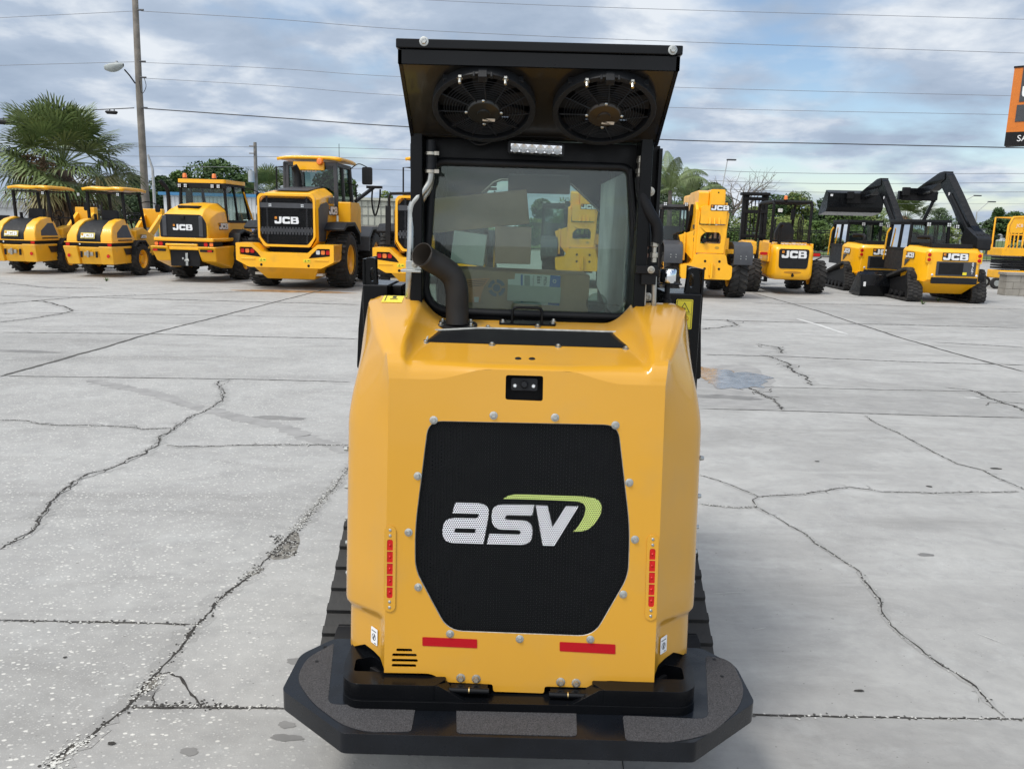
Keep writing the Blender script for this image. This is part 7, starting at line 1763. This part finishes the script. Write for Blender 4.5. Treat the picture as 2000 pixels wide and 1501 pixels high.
b = MB(); b.box(-1.6,1.8,0,2,.55,1.45); b.build('bed', BLKM, t, .02); b = MB(); b.box(-1.65,1.85,-.03,.03,1.44,1.50); b.build('top_rail', STEEL, t)
for x in (-1.0, .9): b = MB(); b.cyl((x,-.05,.42),(x,.25,.42),.42,20); b.build('wheel', RUB, t, .02)
# parked car
p = atY(488, 440, 31); t = empty('parked_car', (p.x, 31, 0), 0, 'blue and white parked car glimpsed between the cab loader and the wheel loader', 'car')
CP = mat('dark_blue_car_paint', (.04,.06,.16), .25, coat=.7); b = MB(); b.prism(rpoly([(0,.35),(0,.95),(.15,1.05),(.9,1.12),(1.35,1.55),(2.9,1.58),(3.6,1.1),(4.3,.98),(4.4,.35)], .08), 'x', -.85, .85); b.build('body', CP, t, .05)
b = MB(); b.prism([(1.0,1.12),(1.4,1.50),(2.85,1.52),(3.4,1.12)], 'x', -.86, .86); b.build('window', GLS, t); b = MB(); b.box(-.7,.7,1.38,2.9,1.56,1.62); b.build('roof', WHT, t, .03)
for s in (-1,1):
    for y in (.9,3.5): 
        b = MB(); b.cyl((s*.72,y,.33),(s*.87,y,.33),.33,20); w = b.build('wheel', RUB, t, .02); b = MB(); b.cyl((s*.8,y,.33),(s*.885,y,.33),.2,16); b.build('hub', ZINC, w)
    b = MB(); b.box(s*.6-.12,s*.6+.12,-.02,.03,.75,.9); b.build('tail_lamp', RED, t)
# fence
t = empty('security_fence', (0, 55, 0), 0, 'black steel fence with two rails running behind the machines', 'fence')
b = MB()
for z in (1.82, 1.70, .15): b.box(-45, 48, -.03, .03, z-.03, z+.03)
b.build('rail', BLKM, t, smooth=0)
b = MB()
for k in range(310): x = -45+k*.3; b.box(x-.008, x+.008, -.008, .008, .1, 1.8)
b.build('picket', BLKM, t, smooth=0)['kind'] = 'stuff'
for k in range(22):
    b = MB(); x = -45 + k*4.43; b.box(x-.05,x+.05,-.05,.05,0,2.5); b.box(x-.02,x+.02,-.4,.02,2.45,2.5); b.build('post', BLKM, t, smooth=0)
t = empty('white_cabinet', (*atY(1905, 440, 70)[:2], 0), 0, 'white sheet metal cabinet behind the pivot of the nearest arm', 'cabinet')
b = MB(); b.box(-.8,.9,0,1,0,2.3); b.build('housing', WW, t, .03); b = MB(); b.box(-.9,1.0,-.1,1.1,2.3,2.4); b.build('lid', GRY, t); b = MB()
for k in range(6): b.box(-.6,.7,-.03,0,1.2+k*.15,1.25+k*.15)
b.build('vent', GRY, t)
# block pier, block
BK = mat('grey_concrete_block', (.30,.28,.245), .9, noise=.18, nscale=3, bump=.5, bscale=30)
t = empty('block_pier', (*atZ(1962, 577)[:2], 0), YAW, 'low pier of grey split concrete blocks at the right edge', 'pier')
for r_ in range(3):
    b = MB()
    for k in range(5):
        x0 = k*.41 - (.2 if r_ % 2 else 0); b.box(max(0,x0)+.004, min(1.8,x0+.41)-.004, 0, .45, r_*.20+.003, r_*.20+.197)
    b.build('block_course', BK, t, .008)
b = MB(); b.box(-.03,1.83,-.03,.48,.60,.68); b.build('cap_stone', BK, t, .01)
b = MB(); b.prism([(-.14,.0),(.14,.0),(.13,.19),(-.13,.19)], 'y', -.12, .12); o = b.build('concrete_block', BK, None, .01, loc=atZ(1932,557)); tag(o, 'small loose concrete block on the ground before the scissor lift', 'block')

# ================================================================ poles, lamps and lines
WOOD = mat('weathered_pole_wood', (.20,.18,.155), .9, noise=.3, nscale=3, bump=.6, bscale=18)
GAL = mat('galvanised_pole', (.42,.43,.43), .5, .3, noise=.1)
def wpt(px, py, Y): return atY(px, py, Y)
t = empty('utility_pole', (*wpt(290, 440, 34)[:2], 0), 0, 'tall leaning wooden utility pole carrying a street lamp', 'utility pole'); o = Vector(t.location)
b = MB(); top = wpt(262, -40, 34) - o; b.tube([(0,0,0), wpt(283,370,34)-o, wpt(272,180,34)-o, top], [.165,.15,.13,.11], 14); b.build('pole', WOOD, t)
for z, py in ((0,22),(0,122),(0,153),(0,212)):
    q = wpt(270+py*.04, py, 34) - o; b = MB(); b.cyl(q + Vector((.05,-.2,0)), q + Vector((.28,-.2,0)), .035, 8); b.build('insulator', GRY, t)
b = MB(); q = wpt(282,153,33.8)-o; b.tube(bez([q, q+Vector((.05,0,-.3)), q+Vector((-.08,0,-.55)), q+Vector((-.16,0,-.5)), q+Vector((-.2,0,-.1))],4), .012, 5); b.build('cable_loop', BLKM, t)
a0 = wpt(264,163,33.9)-o; a1 = wpt(243,136,33.5)-o; b = MB(); b.tube([a0, a0.lerp(a1,.5)+Vector((0,0,.03)), a1], .028, 8); arm = b.build('lamp_arm', BLKM, t)
c = wpt(226,131,33.3)-o; b = MB(); R3 = Matrix.Rotation(.12, 3, 'Y')
b.v = []; rows = []
for i in range(11):
    u = i/10; rr_ = .19*sin(pi*min(1,.12+u*.80))**.7; x = -.42 + .72*u; rows.append([c + Vector((x, cos(2*pi*k/14)*rr_*.8, sin(2*pi*k/14)*rr_*(.55 if sin(2*pi*k/14) > 0 else 1.25) + .10*u - .0)) for k in range(15)])
b.grid(rows); b.build('lamp_head', mat('lamp_housing_grey', (.34,.37,.36), .5, noise=.15), arm, smooth=60); b = MB(); b.cyl(c+Vector((.05,0,.10)), c+Vector((.05,0,.22)), .05, 10); b.build('photocell', GAL, arm)
t = empty('lamp_post', (*wpt(304, 440, 36)[:2], 0), 0, 'thin grey metal post leaning on the right of the tall wooden pole', 'lamp post'); o = Vector(t.location)
b = MB(); b.tube([(0,0,0), wpt(301,380,36)-o, wpt(298,330,36)-o, wpt(289,302,36)-o], [.07,.06,.055,.04], 10); b.build('post', GAL, t)
t = empty('utility_pole', (*wpt(502, 440, 54)[:2], 0), 0, 'distant utility pole with grey transformer left of the wheel loader cab', 'utility pole'); o = Vector(t.location)
b = MB(); b.tube([(0,0,0), wpt(498,278,54)-o], [.15,.10], 10); b.build('pole', WOOD, t)
for py in (286, 300): q = wpt(497,py,54)-o; b = MB(); b.box(q.x-.30,q.x+.05,-.15,-.1,q.z-.03,q.z+.03); b.build('cross_arm', WOOD, t)
q = wpt(492,345,53.7)-o; b = MB(); b.cyl(q-Vector((0,.1,.35)), q+Vector((0,-.1,.35)), .20, 14); b.build('transformer', GAL, t, .02)
def street_lamp(px0, py0, px1, py1, px2, py2, Y, label, head=(.62,.60,.45)):
    t = empty('street_lamp', (*wpt(px0, 450, Y)[:2], 0), 0, label, 'street lamp', 'distant street lamps'); o = Vector(t.location)
    b = MB(); b.tube([(0,0,0), wpt(px0,py0,Y)-o, wpt(px1,py1,Y)-o], [.11,.08,.05], 8); b.build('post', GAL, t)
    q = wpt(px2,py2,Y)-o; b = MB(); b.tube([wpt(px1,py1,Y)-o, q], .035, 6); ar = b.build('arm', GAL, t); b = MB(); b.box(q.x-.05,q.x+.6,-.12,.12,q.z-.05,q.z+.05); b.build('lamp_head', GRY, ar, .02)
street_lamp(1400,430,1408,380,1421,312,60,'street lamp post beside the bare tree behind the telehandler')
street_lamp(1868,455,1872,399,1903,382,75,'street lamp whose arm shows just above the nearest raised arm')
street_lamp(1905,440,1908,414,1931,394,75,'street lamp nearest the cypress, arm pointing right')
WIRE = mat('wire_dark', (.04,.042,.048), .6); WIRL = mat('wire_grey', (.17,.18,.20), .6); 
def wire(pts, Y, r, label, Y2=None):
    P = [wpt(x, y, Y + ((Y2 or Y)-Y)*(x/2000)) for x, y in pts]; b = MB(); b.tube(bez(P, 8), r if r in (.020, .021) and Y < 50 else r*.85, 5, mi=0); o = b.build('power_line', WIRE if r > .015 and Y < 50 else WIRL, None); tag(o, label, 'power line', 'overhead power lines')
wire([(-200,46),(0,35),(262,22)], 34, .011, 'topmost thin wire left of the wooden pole')
wire([(276,22),(540,38),(800,58),(1280,80),(2000,104),(2200,110)], 34, .012, 'second thin wire from the top, passing above the fan housing')
wire([(600,-18),(830,0),(1280,18),(2000,38),(2200,43)], 40, .013, 'topmost wire in the sky at the upper right')
wire([(-200,134),(0,128),(262,121)], 34, .011, 'thin wire meeting the wooden pole just above the street lamp')
wire([(276,122),(540,134),(780,150),(1330,171),(1960,187),(2200,192)], 34, .010, 'thin wire leaving the wooden pole above the loop of cable')
wire([(283,153),(540,168),(790,187),(1310,210),(1960,224),(2200,228)], 34, .010, 'thin wire leaving the wooden pole at the loop of cable')
wire([(-200,248),(0,232),(90,220),(262,211)], 34, .020, 'thick bundled cable crossing the fan palm to the wooden pole')
wire([(283,212),(540,230),(800,248),(1300,273),(1640,281),(2000,289),(2200,293)], 34, .021, 'thick black cable stretching right from the wooden pole behind the cab')
wire([(-200,282),(250,286),(800,293),(1440,335),(2000,339),(2200,340)], 62, .020, 'highest of the three thin far wires behind the wheel loader roof')
wire([(-200,301),(255,305),(800,312),(1440,355),(2000,357),(2200,358)], 62, .020, 'middle one of the three thin far wires behind the wheel loader')
wire([(-200,321),(290,325),(800,333),(1500,373),(2000,375),(2200,376)], 62, .020, 'lowest of the three thin far wires behind the wheel loader')
wire([(690,364),(800,366),(1300,395),(2000,398)], 62, .010, 'faint wire low over the pale ribbed shed')
for px, lab in (((12,236),'black splice case hanging on the cable at the left edge'), ((218,217),'small black splice case on the cable left of the wooden pole')):
    q = wpt(px[0], px[1], 33.9); b = MB(); k = 1 if px[0] < 100 else .7
    b.tube([q+Vector((-.35*k,0,-.02)), q+Vector((-.25*k,0,-.05)), q+Vector((.25*k,0,-.06)), q+Vector((.33*k,0,-.03))], [.05*k,.10*k,.10*k,.04*k], 10); b.bar(q+Vector((-.1*k,0,-.02)), q+Vector((-.1*k,0,.12*k)), .03, .03); b.bar(q+Vector((.15*k,0,-.02)), q+Vector((.15*k,0,.12*k)), .03, .03)
    tag(b.build('splice_case', BLKM, None), lab, 'splice case')

# ================================================================ pylon sign, upper right
Ys = 30.0; c0 = wpt(1966, 210, Ys); t = empty('pylon_sign', (c0.x, Ys, 0), 0, 'orange and black pylon sign reading JCB and SALES at the upper right edge', 'sign'); o = Vector(t.location)
bl_ = wpt(1961,285,Ys)-o; tl = wpt(1973,133,Ys)-o
z0, z1 = bl_.z, tl.z; w = 2.6; ang = radians(-38)
ux = Vector((cos(ang), sin(ang), 0)); uz = Vector((0,0,1)); nn = ux.cross(uz)
sx = lambda q: tuple(Vector((bl_.x,0,z0)) + ux*q[0] + uz*q[1] + nn*q[2])
Hs = z1-z0
b = MB(); b.prism([(0,.46),(w,.46),(w,Hs),(0,Hs)], 'z', -.5, 0, [], 0, sx); b.build('sign_box', mat('sign_orange', (.60,.165,.012), .45, noise=.06), t)
b = MB(); b.prism([(0,0),(w,0),(w,.455),(0,.455)], 'z', -.5, .01, [], 0, sx); b.build('sign_base', BLKM, t); b = MB(); b.prism([(-.02,Hs),(w,Hs),(w,Hs+.06),(-.02,Hs+.06)], 'z', -.52, .02, [], 0, sx); b.build('sign_cap', BLKM, t)
b = MB(); b.prism([(.27,1.46),(w-.3,1.46),(w-.3,2.62),(.27,2.62)], 'z', .002, .02, [], 0, sx); b.prism([(.23,.80),(w-.3,.80),(w-.3,1.36),(.23,1.36)], 'z', .002, .02, [], 0, sx); b.build('sign_panel', GRY, t, smooth=0)
b = MB(); hh = .82; ox, oz = .33, 1.62
for P, Hh in LP[:1]: b.prism([(ox+x*hh*.5, oz+z*hh) for x, z in P], 'z', .022, .03, [[(ox+x*hh*.5, oz+z*hh) for x, z in h] for h in Hh], 0, sx)
for P, Hh in LP[1:]: b.prism([(ox+x*hh*.5, oz+z*hh) for x, z in P], 'z', .022, .03, [[(ox+x*hh*.5, oz+z*hh) for x, z in h] for h in Hh], 0, sx)
b.prism([(ox+x*hh*.5, oz+z*hh) for x, z in LS], 'z', .022, .03, [], 1, sx); b.build('sign_logo', [WHT, LOGO_O], t, smooth=0)
b = MB(); text_mb(b, 'SALES', sx((.36,.14,.014)), ux, uz, .21, 0); b.build('sign_lettering', WHT, t, smooth=0)
b = MB(); b.prism([(1.0,-c0.z*0-z0),(1.4,-z0),(1.4,0),(1.0,0)], 'z', -.4, -.1, [], 0, sx); b.build('sign_post', BLKM, t)
